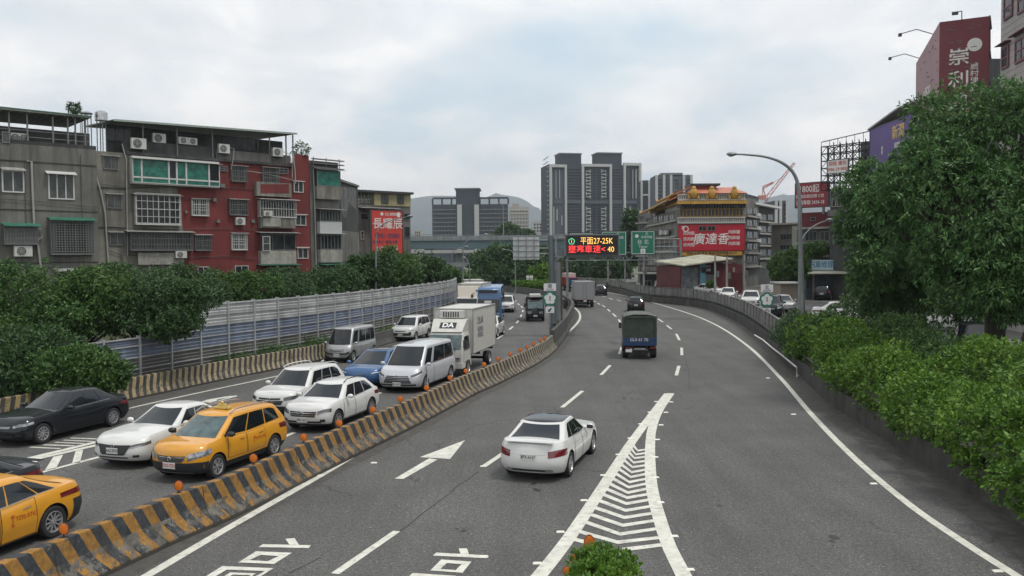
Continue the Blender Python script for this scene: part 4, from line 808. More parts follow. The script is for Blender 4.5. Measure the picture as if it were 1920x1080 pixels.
# ------------------------------------------------------------ trucks and bus
def rbox(mb, x0, x1, hw, z0, z1, mi=0): mb.box(x0, x1, -hw, hw, z0, z1, mi)
def cab(root, x1, ln, W, z0, z1, paint, lean=.35, wind=(.50, .90), glass=M_GLASS, box_lamps=True, plate=None, bumper=P_CREAM):
    """forward-control cab, x1 = front face"""
    hw = W / 2; zm = z0 + (z1 - z0) * wind[0] * .96; prof = [(x1 - ln, z0), (x1, z0), (x1, z0 + .3), (x1 - .02, zm), (x1 - lean, z1 - .05), (x1 - lean - .12, z1), (x1 - ln, z1)]
    mb = MB(); n = len(prof)
    def sec(y, k): return [Vector((x, y, z if z < zm else z)) for x, z in prof]
    rows = []
    for y, s in ((-hw, -1), (-hw + .06, 0), (hw - .06, 0), (hw, 1)):
        r_ = []
        for i, (x, z) in enumerate(prof):
            inset = .10 * max(0, (z - zm) / (z1 - zm)); yy = math.copysign(abs(y) - inset, y) if y else 0; xx = x - (.10 if abs(y) > hw - .01 and i in (1, 2, 3, 4) else 0); r_.append(Vector((xx, yy, z)))
        rows.append(r_)
    mb.grid(rows, 0, True); mb.poly(rows[0][::-1]); mb.poly(rows[-1])
    body = mb.build('cab', paint, root, local=True, smooth=True)
    d = Vector((-lean + .02, 0, z1 - .05 - zm)); zl = d.length; d.normalize(); nn = Vector((d.z, 0, -d.x)); o = Vector((x1 - .02, 0, zm))
    mb = MB(); mb.frame(o, Y_, d, nn, -hw + .13, hw - .13, .07 * zl, .90 * zl, .0, .012); ws = mb.build('windscreen', glass, root, local=True)
    for s in (1, -1):
        mb = MB(); ya = s * (hw + .006); pts = [(x1 - .22, zm + .06), (x1 - .22 - lean * .72, z1 - .22), (x1 - ln + .22, z1 - .22), (x1 - ln + .22, zm + .06)]
        mb.poly([Vector((x, ya - s * .10 * max(0, (z - zm) / (z1 - zm)), z)) for x, z in pts]); mb.build('side_window', M_GLASS, root, local=True)
        mb = MB(); pts = [(x1 - .14, z0 + .28), (x1 - .14, zm), (x1 - ln + .12, zm), (x1 - ln + .12, z0 + .28)]; mb.poly([Vector((x, s * (hw + .003), z)) for x, z in pts], 1); mb.poly([Vector((x + (.012 if x < x1 - .5 else -.012), s * (hw + .006), z + (.012 if z < z0 + .5 else -.006))) for x, z in pts], 0); mb.build('door', [paint, M_UNDER], root, local=True)
        mb = MB(); mb.frame(Vector((x1 + .10, s * (hw + .14), zm + .38)), X, Y_, Z_, -.04, .04, -.085, .085, -.19, .17); mb.tube([(x1 - .1, s * (hw - .02), zm + .5), (x1 + .1, s * (hw + .14), zm + .5)], .014, 6); mb.build('mirror', M_PLAS, root, local=True, bevel=.015)
        mb = MB(); mb.frame(Vector((x1 - .01, s * (hw - .30), z0 + .42)), Y_, Z_, X, -.17, .17, -.09, .10, -.03, .03); mb.build('headlight', M_LAMP, root, local=True, bevel=.015)
    mb = MB(); mb.box(x1 - .1, x1 + .05, -hw + .02, hw - .02, z0 - .02, z0 + .26); bp = mb.build('bumper', bumper, root, local=True, bevel=.02)
    mb = MB(); mb.box(x1 - .02, x1 + .012, -hw + .55, hw - .55, z0 + .36, z0 + .50); mb.build('grille', M_PLAS, root, local=True)
    if plate:
        mb = MB(); mb.box(x1 + .05, x1 + .062, -.17, .17, z0 + .06, z0 + .20); pl = mb.build('number_plate', M_PLATE, root, local=True); text(plate, .11, M_PTXT, pl, (x1 + .065, 0, z0 + .13), Y_, Z_, 'plate_number', ext=.001, squeeze=.7, local=True)
    mb = MB(); mb.tube([(x1 + .005, .6, zm + .02), (x1 - .05, -.1, zm + .12)], .012, 5); mb.build('wiper', M_PLAS, root, local=True)
def box_body(root, x0, x1, W, z0, z1, m_, name='cargo_box', ribs=True, doors=True):
    hw = W / 2; mb = MB(); rbox(mb, x0, x1, hw, z0, z1); b = mb.build(name, m_, root, local=True, bevel=.012)
    mb = MB()
    for s in (1, -1):
        for z in (z0, z1): mb.box(x0 - .012, x1 + .012, s * hw - .03, s * hw + .03, z - .03, z + .03)
        for x in (x0, x1): mb.box(x - .03, x + .03, s * hw - .028, s * hw + .028, z0, z1)
    for x in (x0, x1):
        for z in (z0, z1): mb.box(x - .028, x + .028, -hw, hw, z - .028, z + .028)
    mb.build('box_edging', mat('box_trim', (.30, .30, .29), .5, .2), b, local=True)
    if doors:
        for s in (1, -1):
            mb = MB(); ya, yb = (.012, hw - .05) if s > 0 else (-hw + .05, -.012); mb.box(x0 - .022, x0 - .002, ya, yb, z0 + .05, z1 - .05); d = mb.build('rear_door', m_, root, local=True, bevel=.004)
            mb = MB(); mb.tube([(x0 - .04, s * .18, z0 + .08), (x0 - .04, s * .18, z1 - .08)], .014, 6); mb.build('lock_bar', M_CHR, d, local=True)
    return b
def chassis(root, x0, x1, W, z, wheels, wr, dual=True, paint=M_PLAS):
    mb = MB()
    for s in (1, -1): mb.box(x0, x1, s * .38 - .05, s * .38 + .05, z - .22, z - .03)
    for x in (x0 + .3, (x0 + x1) / 2, x1 - .3): mb.box(x - .05, x + .05, -W / 2 + .1, W / 2 - .1, z - .16, z - .02)
    for x in wheels: mb.cyl((x, 0, wr), Y_, .07, W - .3, 10)
    mb.build('chassis', M_UNDER, root, local=True)
    for x in wheels:
        for s in (1, -1): wheel_parts(root, x, s * (W / 2 - .14), wr, .26 if x > 0 or not dual else .34, 0, s)
def rear_lamps(root, x0, W, z, plate=None):
    for s in (1, -1):
        mb = MB(); mb.box(x0 - .05, x0, s * (W / 2 - .25) - .14, s * (W / 2 - .25) + .14, z - .05, z + .05); mb.build('tail_light', M_TAIL, root, local=True)
    mb = MB(); mb.box(x0 - .06, x0 - .0, -W / 2 + .05, W / 2 - .05, z - .28, z - .16); mb.build('rear_guard', M_UNDER, root, local=True)
    if plate:
        mb = MB(); mb.box(x0 - .07, x0 - .055, -.17, .17, z - .08, z + .08); mb.build('number_plate', M_PLATE, root, local=True)
# white refrigerated box truck
t = thing('box_truck', 'white refrigerated box truck with lettering over its cab behind the large white van', 'truck'); L_ = 6.4; W_ = 2.05
cab(t, L_ / 2, 1.55, 1.90, .42, 2.15, P_CREAM, glass=M_GLASSL, lean=.42)
bx_ = box_body(t, -L_ / 2, L_ / 2 - 1.65, W_, .98, 3.22, P_CREAM)
chassis(t, -L_ / 2, L_ / 2 - .3, W_, .92, (L_ / 2 - .85, -L_ / 2 + 1.35), .38)
mb = MB(); xf = L_ / 2 - 1.0; mb.add([(xf + .62, -.80, 2.16), (xf + .62, .80, 2.16), (xf - .05, .88, 2.74), (xf - .05, -.88, 2.74), (xf - .5, -.85, 2.16), (xf - .5, .85, 2.16), (xf - .5, .88, 2.74), (xf - .5, -.88, 2.74)], [(0, 1, 2, 3), (4, 7, 6, 5), (0, 3, 7, 4), (1, 5, 6, 2), (3, 2, 6, 7)]); sgn = mb.build('wind_deflector', P_CREAM, t, local=True, bevel=.03)
d_ = Vector((-.67, 0, .58)).normalized(); nn_ = Vector((.58, 0, .67)).normalized(); cc = Vector((xf + .285, 0, 2.45)) + nn_ * .012
mb = MB(); mb.frame(cc, Y_, d_, nn_, -.42, .42, -.20, .20, 0, .004); mb.build('sign_panel', M_PLAS, sgn, local=True)
text('DA', .42, mat('white_letter', (.7, .7, .68), .5), sgn, cc + nn_ * .008, Y_, d_, 'cab_lettering', ext=.001, bold=.014, local=True)
mb = MB(); mb.box(L_ / 2 - 1.66, L_ / 2 - 1.28, -.62, .62, 2.78, 3.16); cu_ = mb.build('cooling_unit', P_CREAM, t, local=True, bevel=.04)
mb = MB()
for k in range(7): mb.box(L_ / 2 - 1.29, L_ / 2 - 1.268, -.42 + k * .125, -.36 + k * .125, 2.83, 3.10)
mb.build('cooling_slots', M_PLAS, cu_, local=True)
M_BT = mat('box_lettering', (.10, .11, .16), .6); text('DUA', .55, M_BT, bx_, (.1, W_ / 2 + .02, 2.55), -X, Z_, 'side_lettering', ext=.001, local=True); text('低溫物流\n車隊配送', .30, M_BT, bx_, (.1, W_ / 2 + .02, 1.95), -X, Z_, 'side_lettering', ext=.001, local=True)
place(t, None, (918, 683), T + 12.5, (-L_ / 2 + 1.35, W_ / 2, 0))
# far box truck in the queue
t = thing('box_truck', 'white box truck with a pale wind deflector between the noise wall and the blue bus', 'truck'); L_ = 7.2; W_ = 2.25
cab(t, L_ / 2, 1.6, 2.05, .45, 2.30, P_CREAM, lean=.25); box_body(t, -L_ / 2, L_ / 2 - 1.7, W_, 1.0, 3.45, P_CREAM); chassis(t, -L_ / 2, L_ / 2 - .3, W_, .94, (L_ / 2 - .9, -L_ / 2 + 1.6), .42)
mb = MB(); xf = L_ / 2 - .85; mb.add([(xf + .35, -.85, 2.3), (xf + .35, .85, 2.3), (xf, .95, 3.25), (xf, -.95, 3.25), (xf - .7, -.9, 2.3), (xf - .7, .9, 2.3), (xf - .7, .95, 3.25), (xf - .7, -.95, 3.25)], [(0, 1, 2, 3), (4, 7, 6, 5), (0, 3, 7, 4), (1, 5, 6, 2), (3, 2, 6, 7)]); mb.build('wind_deflector', mat('deflector', (.55, .50, .42), .5), t, local=True, bevel=.03)
place(t, None, (875, 600), T + 7, (L_ / 2, 0, .3))
t = thing('box_truck', 'farthest white truck in the queue, only its roof showing past the noise wall', 'truck'); L_ = 7; W_ = 2.2
cab(t, L_ / 2, 1.6, 2.05, .45, 2.30, P_CREAM, lean=.25); box_body(t, -L_ / 2, L_ / 2 - 1.7, W_, 1.0, 3.3, P_CREAM); chassis(t, -L_ / 2, L_ / 2 - .3, W_, .94, (L_ / 2 - .9, -L_ / 2 + 1.6), .42); place(t, None, (892, 577), T - 8, (L_ / 2, 0, .3))
# blue bus
def make_bus(label, W_, L_, H_, paint, skirt):
    t = thing('city_bus', label, 'bus'); hw = W_ / 2; h = L_ / 2; mb = MB(); prof = [(-h, .35), (h - .05, .35), (h, .55), (h, 1.2), (h - .12, 2.9), (h - .35, H_ - .05), (h - .6, H_), (-h + .2, H_), (-h, H_ - .2)]
    rows = [[Vector((x - (.12 * (1 if x > 0 else -1) if abs(y) > hw - .01 else 0), y * (1 - .03 * max(0, z - 1.2)), z)) for x, z in prof] for y in (-hw, -hw + .12, hw - .12, hw)]
    mb.grid(rows, 0, True); mb.poly(rows[0][::-1]); mb.poly(rows[-1]); mb.build('body', paint, t, local=True, smooth=True)
    mb = MB(); mb.poly([Vector((h + .012, -hw + .16, 1.15)), Vector((h + .012, hw - .16, 1.15)), Vector((h - .105, hw - .22, 2.62)), Vector((h - .105, -hw + .22, 2.62))]); mb.build('windscreen', M_GLASS, t, local=True)
    mb = MB(); mb.box(h - .13, h - .05, -hw + .4, hw - .4, 2.66, 2.92); db = mb.build('destination_board', M_PLAS, t, local=True)
    mb = MB(); mb.box(h - .1, h + .03, -.32, .32, 1.75, 1.98); mb.build('windscreen_notice', M_PLATE, t, local=True)
    for s in (1, -1):
        for k in range(6):
            xa = h - 1.1 - k * 1.55; yy = s * (hw + .012)
            if s < 0 and k in (0, 3): continue
            mb = MB(); mb.add([(xa, yy - s * hw * .03 * (z - 1.2), z) for xa, z in ((xa, 1.35), (xa - 1.42, 1.35), (xa - 1.42, 2.45), (xa, 2.45))], [(0, 1, 2, 3)]); mb.build('side_window', M_GLASS, t, local=True)
        mb = MB(); mb.frame(Vector((h + .2, s * (hw + .15), 2.35)), X, Y_, Z_, -.05, .05, -.1, .1, -.25, .2); mb.tube([(h - .1, s * (hw - .05), 2.7), (h + .2, s * (hw + .15), 2.6)], .02, 6); mb.build('mirror', M_PLAS, t, local=True)
        mb = MB(); mb.box(h - .03, h + .03, s * (hw - .4) - .2, s * (hw - .4) + .2, .62, .84); mb.build('headlight', M_LAMP, t, local=True, bevel=.02)
        for x in (h - 2.3, -h + 2.4): wheel_parts(t, x, s * (hw - .16), .47, .28, 0, s)
    mb = MB(); mb.box(h - .04, h + .02, -hw + .25, hw - .25, .98, 1.1); mb.build('wiper_panel', M_PLAS, t, local=True); return t
t = make_bus('blue city bus with a dark windscreen behind the box truck in the queue', 2.45, 10.5, 3.15, P_BUS, None); place(t, None, (915, 598), T + 1, (5.25, 0, .35))
# dark light truck on the inner left lane
t = thing('light_truck', 'small black truck with a pale load on its roof alone in the inner left lane', 'truck'); L_ = 4.4; W_ = 1.68
cab(t, L_ / 2, 1.7, 1.62, .40, 1.92, P_BLACK, lean=.32, plate='AKB-7261', glass=M_GLASSL, bumper=P_BLACK); box_body(t, -L_ / 2, L_ / 2 - 1.75, W_, .75, 2.15, P_BLACK); chassis(t, -L_ / 2, L_ / 2 - .2, W_, .72, (L_ / 2 - .7, -L_ / 2 + .9), .30, False)
mb = MB(); mb.box(L_ / 2 - 1.9, L_ / 2 - .75, -.52, .52, 2.16, 2.46); mb.build('roof_load', P_CREAM, t, local=True, bevel=.08)
mb = MB()
for y in (-.4, .4): mb.box(L_ / 2 - 1.85, L_ / 2 - .8, y - .03, y + .03, 1.9, 2.18)
mb.build('roof_rack', M_DK, t, local=True); place(t, None, (1004, 597), T + 0, (L_ / 2, 0, .3))
# blue truck with dark green canvas cover
t = thing('canvas_truck', 'blue flatbed truck with a dark green canvas cover in the middle of the right carriageway', 'truck'); L_ = 5.0; W_ = 1.88; M_CANV = mat('canvas_green', (.040, .052, .042), .85, var=.3, vs=2.5, bump=.6, bs=3); M_CROOF = mat('canvas_roof', (.11, .115, .10), .85, var=.3, vs=2)
cab(t, L_ / 2, 1.55, 1.72, .42, 1.95, P_DBLUE, lean=.30); x0 = -L_ / 2; x1 = L_ / 2 - 1.6; hw = W_ / 2
mb = MB(); mb.box(x0, x1, -hw, hw, .78, .86); mb.box(x0, x0 + .05, -hw, hw, .86, 1.22); mb.box(x1 - .05, x1, -hw, hw, .86, 1.22); mb.box(x0 + .05, x1 - .05, -hw, -hw + .05, .86, 1.2); mb.box(x0 + .05, x1 - .05, hw - .05, hw, .86, 1.2)
for y in (-.6, 0, .6): mb.box(x0 - .03, x0 - .003, y - .03, y + .03, .84, 1.2)
for z in (.87, 1.03, 1.19): mb.box(x0 - .02, x0 - .002, -hw + .02, hw - .02, z - .015, z + .015)
mb.build('cargo_bed', P_DBLUE, t, local=True)
mb = MB(); secs = []
for x in (x0 + .02, x0 + .8, x0 + 1.7, x0 + 2.5, x1 - .02): secs.append([Vector((x, -hw + .02, 1.18)), Vector((x, -hw - .01, 1.7)), Vector((x, -hw + .02, 2.35)), Vector((x, -hw + .14, 2.46)), Vector((x, -.35, 2.54)), Vector((x, .35, 2.54)), Vector((x, hw - .14, 2.46)), Vector((x, hw - .02, 2.35)), Vector((x, hw + .01, 1.7)), Vector((x, hw - .02, 1.18))])
mb.grid(secs); mb.poly(secs[-1])
for k, f_ in enumerate(mb.f):
    zs = [mb.v[i][2] for i in f_]
    if min(zs) > 2.34 and len(f_) == 4: mb.m[k] = 1
mb.poly([(x0 + .04, -hw + .10, 1.22), (x0 + .04, hw - .10, 1.22), (x0 + .04, hw - .12, 2.34), (x0 + .04, -hw + .12, 2.34)]); cv = mb.build('canvas_cover', [M_CANV, M_CROOF], t, local=True, smooth=True)
mb = MB(); F_ = lambda y0, y1, z0, z1: mb.box(x0 - .006, x0 + .03, y0, y1, z0, z1)
F_(-hw + .0, -hw + .10, 1.2, 2.42); F_(hw - .10, hw - .0, 1.2, 2.42); F_(-hw + .1, hw - .1, 2.34, 2.47); mb.build('canvas_hem', M_CANV, cv, local=True)
text('GUI 61 70', .24, M_PLATE, t, (x0 - .034, .05, 1.11), -Y_, Z_, 'tailgate_lettering', ext=.001, local=True)
chassis(t, x0, L_ / 2 - .3, W_, .78, (L_ / 2 - .8, x0 + 1.05), .34); rear_lamps(t, x0, W_, .66)
for s in (1, -1):
    mb = MB(); mb.box(x0 + .6, x0 + .62, s * (hw - .2) - .17, s * (hw - .2) + .17, .18, .62); mb.build('mud_flap', M_UNDER, t, local=True)
mb = MB(); mb.box(x0 - .075, x0 - .06, .45, .80, .42, .58); mb.build('number_plate', M_PLATE, t, local=True)
place(t, None, (1200, 674), 6, (-L_ / 2, 0, 0))
t = thing('box_truck', 'grey box truck seen from behind at the left edge line beyond the sign mast', 'truck'); L_ = 6.6; W_ = 2.15; M_BOXG = mat('box_grey', (.24, .245, .25), .5, dirt=.3)
cab(t, L_ / 2, 1.6, 2.0, .45, 2.2, P_WHITE); box_body(t, -L_ / 2, L_ / 2 - 1.7, W_, .95, 2.95, M_BOXG); chassis(t, -L_ / 2, L_ / 2 - .3, W_, .9, (L_ / 2 - .9, -L_ / 2 + 1.4), .40); rear_lamps(t, -L_ / 2, W_, .78, 1)
for s in (1, -1):
    mb = MB(); mb.frame(Vector((L_ / 2 + .05, s * 1.22, 1.75)), X, Y_, Z_, -.04, .04, -.1, .1, -.2, .2); mb.build('mirror', M_PLAS, t, local=True)
place(t, None, (1097, 577), -1, (-L_ / 2, 0, 0))
t = thing('red_truck', 'red truck carrying a pale panel at the far bend of the right carriageway', 'truck'); L_ = 7; W_ = 2.3
cab(t, L_ / 2, 1.8, 2.2, .5, 2.5, P_RED); mb = MB(); mb.box(-L_ / 2, L_ / 2 - 1.9, -1.1, 1.1, .95, 2.25); mb.build('cargo_body', P_RED, t, local=True, bevel=.02)
mb = MB(); mb.box(-L_ / 2 - .03, -L_ / 2 - .002, -.9, .9, 1.0, 2.1); mb.build('tailboard', P_DBLUE, t, local=True)
mb = MB(); mb.box(-L_ / 2 + .3, L_ / 2 - 2.6, -.8, .8, 2.25, 3.0); mb.build('roof_load', mat('pink_load', (.5, .38, .38), .6), t, local=True, bevel=.05)
chassis(t, -L_ / 2, L_ / 2 - .3, W_, .94, (L_ / 2 - .9, -L_ / 2 + 1.6), .45); rear_lamps(t, -L_ / 2, W_, .82, 1); place(t, None, (1072, 545), -8, (-L_ / 2, 0, 0))
# ============================================================ buildings
class Fac:
    """a facade plane through two plan points; left end first as seen from the road"""
    def __init__(s, a, b):
        s.a = Vector((a[0], a[1], 0)); s.b = Vector((b[0], b[1], 0)); s.U = (s.b - s.a).normalized(); s.len = (s.b - s.a).length
        s.N = Vector((s.U.y, -s.U.x, 0))
        if s.N.dot(-s.a) < 0: s.N = -s.N
    def hit(s, px, py):
        d = ray(px, py); t = (s.a - CAM).dot(s.N) / d.dot(s.N); p = CAM + d * t; return (p - s.a).dot(s.U), p.z
    def rect(s, x0, y0, x1, y1):
        return s.hit(x0, (y0 + y1) / 2)[0], s.hit((x0 + x1) / 2, y1)[1], s.hit(x1, (y0 + y1) / 2)[0], s.hit((x0 + x1) / 2, y0)[1]
    def P(s, u, z, d=0.0): return s.a + s.U * u + s.N * d + Vector((0, 0, z))
    def slab(s, mb, u0, z0, u1, z1, d0, d1, mi=0): return mb.frame(s.a, s.U, Z_, s.N, u0, u1, z0, z1, d0, d1, mi)
M_WIN = mat('window_glass_dark', (.010, .013, .015), .15, spec=.3, col2=(.035, .04, .04), vs=1.7); M_WINB = mat('window_glass_grey', (.022, .028, .03), .15, spec=.35, col2=(.075, .08, .075), vs=1.3); M_WINC = mat('window_curtain_green', (.015, .14, .10), .35, var=.5, vs=2.5)
M_FRW = mat('frame_white', (.50, .50, .48), .5, dirt=.3); M_FRG = mat('frame_grey', (.16, .165, .16), .5, .3, dirt=.4); M_FRD = mat('frame_dark', (.05, .052, .055), .5, .4)
M_AWN = mat('awning_sheet', (.28, .28, .26), .6, var=.3, dirt=.5); M_AWG = mat('awning_green', (.035, .15, .10), .5, dirt=.4, var=.3)
M_GREYW = mat('render_grey', (.145, .142, .128), .9, var=.28, vs=.35, streak=.75, dirt=.25, bump=.3); M_BEIGE = mat('render_beige', (.205, .195, .165), .9, var=.3, vs=.4, streak=.85, dirt=.35, bump=.3)
M_REDW = mat('render_red', (.155, .026, .024), .85, var=.25, vs=.4, streak=.45, dirt=.12, bump=.2); M_DARKW = mat('render_dark', (.055, .056, .055), .9, var=.4, vs=.5, streak=.8, dirt=.5); M_YELW = mat('render_yellow', (.30, .27, .15), .85, var=.15, streak=.4)
M_PANEL = mat('panel_cream', (.33, .32, .28), .7, dirt=.5, streak=.5, var=.2); M_RUST = mat('roof_sheet', (.17, .18, .15), .6, .2, var=.4, vs=.6, dirt=.7); M_ROOFG = mat('roof_edge_green', (.05, .16, .11), .5, var=.2)
M_ACW = mat('ac_casing', (.48, .48, .45), .5, dirt=.3); M_PIPE = mat('drain_pipe', (.30, .30, .28), .6, dirt=.4); M_STEEL = mat('stainless', (.45, .46, .47), .25, .9, var=.2)
def block(name, label, cat, plan, z1, m_, z0=-.1, mtop=None, group=None):
    o = thing(name, label, cat, (sum(p[0] for p in plan) / len(plan), sum(p[1] for p in plan) / len(plan), 0), group=group)
    mb = MB(); mb.prism(plan, z0, z1, 0, 1); mb.build('wall', [m_, mtop or M_DARKW], o); return o
def behind(f, depth, u0=None, u1=None):
    u0 = 0 if u0 is None else u0; u1 = f.len if u1 is None else u1
    return [tuple(f.P(u, 0, d))[:2] for u, d in ((u0, 0), (u1, 0), (u1, -depth), (u0, -depth))]
def window(f, par, px, cols=2, rows=1, fr=None, gl=None, wd=.055, d=0.0, recess=False, uz=False, sub=True):
    fr = fr or M_FRW; gl = gl or M_WIN; u0, z0, u1, z1 = px if uz else f.rect(*px); mb = MB()
    f.slab(mb, u0, z0, u1, z0 + wd, d + .0, d + .07); f.slab(mb, u0, z1 - wd, u1, z1, d, d + .07); f.slab(mb, u0, z0 + wd, u0 + wd, z1 - wd, d, d + .07); f.slab(mb, u1 - wd, z0 + wd, u1, z1 - wd, d, d + .07)
    for k in range(1, cols): u = u0 + (u1 - u0) * k / cols; f.slab(mb, u - wd * .4, z0 + wd, u + wd * .4, z1 - wd, d, d + .06)
    for k in range(1, rows): z = z0 + (z1 - z0) * k / rows; f.slab(mb, u0 + wd, z - wd * .35, u1 - wd, z + wd * .35, d, d + .062)
    w_ = mb.build('window', fr, par)
    if sub: mb = MB(); f.slab(mb, u0 + wd * .5, z0 + wd * .5, u1 - wd * .5, z1 - wd * .5, d + .003, d + .03); mb.build('pane', gl, w_)
    else: mb = MB()
    return w_
def awning(f, par, px0, py, px1, out_=.55, m_=None, drop=.18, th=.04, d=0.0):
    u0, z = f.hit(px0, py); u1, _ = f.hit(px1, py); mb = MB()
    mb.add([f.P(u0, z + drop, d), f.P(u1, z + drop, d), f.P(u1, z, d + out_), f.P(u0, z, d + out_), f.P(u0, z + drop - th, d), f.P(u1, z + drop - th, d), f.P(u1, z - th, d + out_), f.P(u0, z - th, d + out_)], [(0, 1, 2, 3), (4, 7, 6, 5), (3, 2, 6, 7), (0, 3, 7, 4), (1, 5, 6, 2)])
    return mb.build('awning', m_ or M_AWN, par)
def cage(f, par, px, out_=.5, m_=None, nv=12, nh=4, base=True, d=0.0):
    u0, z0, u1, z1 = f.rect(*px); mb = MB(); r = .016; m_ = m_ or M_FRG
    for k in range(nv + 1): u = u0 + (u1 - u0) * k / nv; f.slab(mb, u - r, z0, u + r, z1, d + out_ - r, d + out_ + r)
    for k in range(nh + 1): z = z0 + (z1 - z0) * k / nh; f.slab(mb, u0, z - r * 1.3, u1, z + r * 1.3, d + out_ - r * 1.3, d + out_ + r * 1.4)
    for u in (u0, u1):
        for k in range(nh + 1): z = z0 + (z1 - z0) * k / nh; f.slab(mb, u - r, z - r, u + r, z + r, d, d + out_)
        for k in range(4): dd = out_ * k / 4; f.slab(mb, u - r * .8, z0, u + r * .8, z1, d + dd - r, d + dd + r)
    if base: f.slab(mb, u0 - .03, z0 - .06, u1 + .03, z0 - .02, d, d + out_ + .05)
    return mb.build('window_cage', m_, par)
def bay(f, par, px, out_=.6, m_=None, d=0.0):
    u0, z0, u1, z1 = f.rect(*px); mb = MB(); f.slab(mb, u0, z0, u1, z1, d - .02, d + out_); return mb.build('bay', m_ or M_PANEL, par)
def ac(f, px, label, d=.05, two=False, grp='air conditioners on the old apartment blocks'):
    u0, z0, u1, z1 = f.rect(*px); p = f.P((u0 + u1) / 2, z0, d); w_ = abs(u1 - u0) / 2; h_ = z1 - z0; o = thing('air_conditioner', label, 'air conditioner', p, group=grp); mb = MB()
    mb.frame(p, f.U, Z_, f.N, -w_, w_, 0, h_, 0, .32); mb.build('casing', M_ACW, o, bevel=.015)
    for cxx in ((-w_ * .5, w_ * .5) if two else (-w_ * .22,)):
        c = p + f.U * cxx + Z_ * h_ * .5 + f.N * .325; r = min(h_ * .40, w_ * .62); mb = MB(); mb.lathe(c, f.N, [(r, -.01), (r, .004), (.02, .006)], 20); fan = mb.build('fan', M_FRD, o)
        mb = MB()
        for rr in (r * .35, r * .68, r): mb.lathe(c, f.N, [(rr - .008, .008), (rr, .02), (rr + .012, .008)], 20)
        for a in range(4): v = f.U * math.cos(a * math.pi / 4) + Z_ * math.sin(a * math.pi / 4); mb.tube([c - v * r + f.N * .014, c + v * r + f.N * .014], .006, 4)
        mb.build('fan_guard', M_ACW, fan)
    mb = MB()
    for s in (-1, 1): mb.frame(p + f.U * s * w_ * .7, f.U, Z_, f.N, -.015, .015, -.05, 0, -d, .30)
    mb.build('bracket', M_FRD, o); return o
def pipe(f, par, pts, r=.06, d=.12, m_=None):
    mb = MB(); mb.tube([f.P(*f.hit(*p), d) for p in pts], r, 8); return mb.build('drain_pipe', m_ or M_PIPE, par, smooth=True)
# ---- grey block at the left edge
fA = Fac((-36.6, 49.4), (-27.95, 57.8)); zt = fA.hit(90, 274)[1]
A = block('apartment_block', 'grey rendered apartment block with metal roof canopy at the left edge of the view', 'building', behind(fA, 9), zt, M_GREYW)
for px, c_ in (((3, 320, 45, 361), 2), ((90, 323, 139, 374), 3)): window(fA, A, px, c_, 1, M_FRW, M_WINB, .08)
awning(fA, A, 0, 318, 46, .35, M_AWN); awning(fA, A, 84, 325, 141, .4, M_FRW); 
for px in ((5, 424, 68, 457), (92, 412, 172, 476)): window(fA, A, (px[0] + 10, px[1] + 4, px[2] - 10, px[3] - 4), 3, 2, M_FRG, M_WIN, .06); cage(fA, A, px, .42, M_FRG, 16 if px[0] > 50 else 12, 14)
awning(fA, A, 2, 423, 72, .7, M_AWG, .2, .05); awning(fA, A, 88, 412, 176, .7, M_AWG, .2, .05)
window(fA, A, (105, 511, 148, 540), 2, 1, M_FRG, M_WIN); awning(fA, A, 100, 508, 152, .4, M_AWN)
pipe(fA, A, [(50, 303), (58, 303), (60, 360), (63, 420), (70, 460), (78, 520), (82, 570)], .07)
pipe(fA, A, [(62, 428), (75, 430), (78, 445), (66, 452)], .04)
for y_ in (306, 395, 492):
    z_ = fA.hit(100, y_)[1]; mb = MB(); fA.slab(mb, 0, z_ - .03, fA.len - .02, z_ + .03, .0, .04); mb.build('floor_band', M_DARKW, A)
u0, z0 = fA.hit(-40, 250); mb = MB()                     # roof-top enclosure and canopy
fA.slab(mb, 0, zt, fA.len - .15, zt + 1.15, -.9, -.75); fA.slab(mb, 0, zt, fA.len, zt + .25, -.2, .0, 0); mb.build('roof_enclosure', M_DARKW, A)
mb = MB(); c0 = fA.hit(0, 207)[1]; c1 = fA.hit(165, 219)[1]; q = [fA.P(-1, c0 + .12, .35), fA.P(fA.len - .4, c1, .35), fA.P(fA.len - .4, c1 - .1, -4.5), fA.P(-1, c0 - .05, -4.5)]
mb.add(q + [p - Z_ * .12 for p in q], [(0, 1, 2, 3), (7, 6, 5, 4), (0, 4, 5, 1), (1, 5, 6, 2), (3, 2, 6, 7), (0, 3, 7, 4)]); cn = mb.build('canopy_roof', M_RUST, A)
mb = MB(); fA.slab(mb, -1, c1 - .02, fA.len - .35, c1 + .03, .33, .38); mb.build('canopy_edge', M_ROOFG, cn)
mb = MB()
for k in range(24): fA.slab(mb, -.9 + k * .52, c1 - .22, -.86 + k * .52, c1 - .14, -4.4, .3)
mb.build('canopy_joist', M_FRG, cn)
for x in (18, 52, 100, 128, 142, 160):
    u, _ = fA.hit(x, 250); mb = MB(); fA.slab(mb, u - .045, zt, u + .045, c1 - .1, -.12, -.03); mb.build('canopy_post', M_FRG, A)
mb = MB()
for z in (zt + .5, zt + .9): fA.slab(mb, 0, z - .02, fA.len - .4, z + .02, -.1, -.06)
mb.build('roof_railing', M_FRG, A)
for px in ((3, 247, 18, 268),): window(fA, A, px, 1, 1, M_FRG, M_WINB)
ac(fA, (24, 461, 58, 481), 'air conditioner under the barred window at the far left of the grey block'); ac(fA, (22, 249, 54, 270), 'wide pale air conditioner behind the roof railing of the grey block', -.5, True)
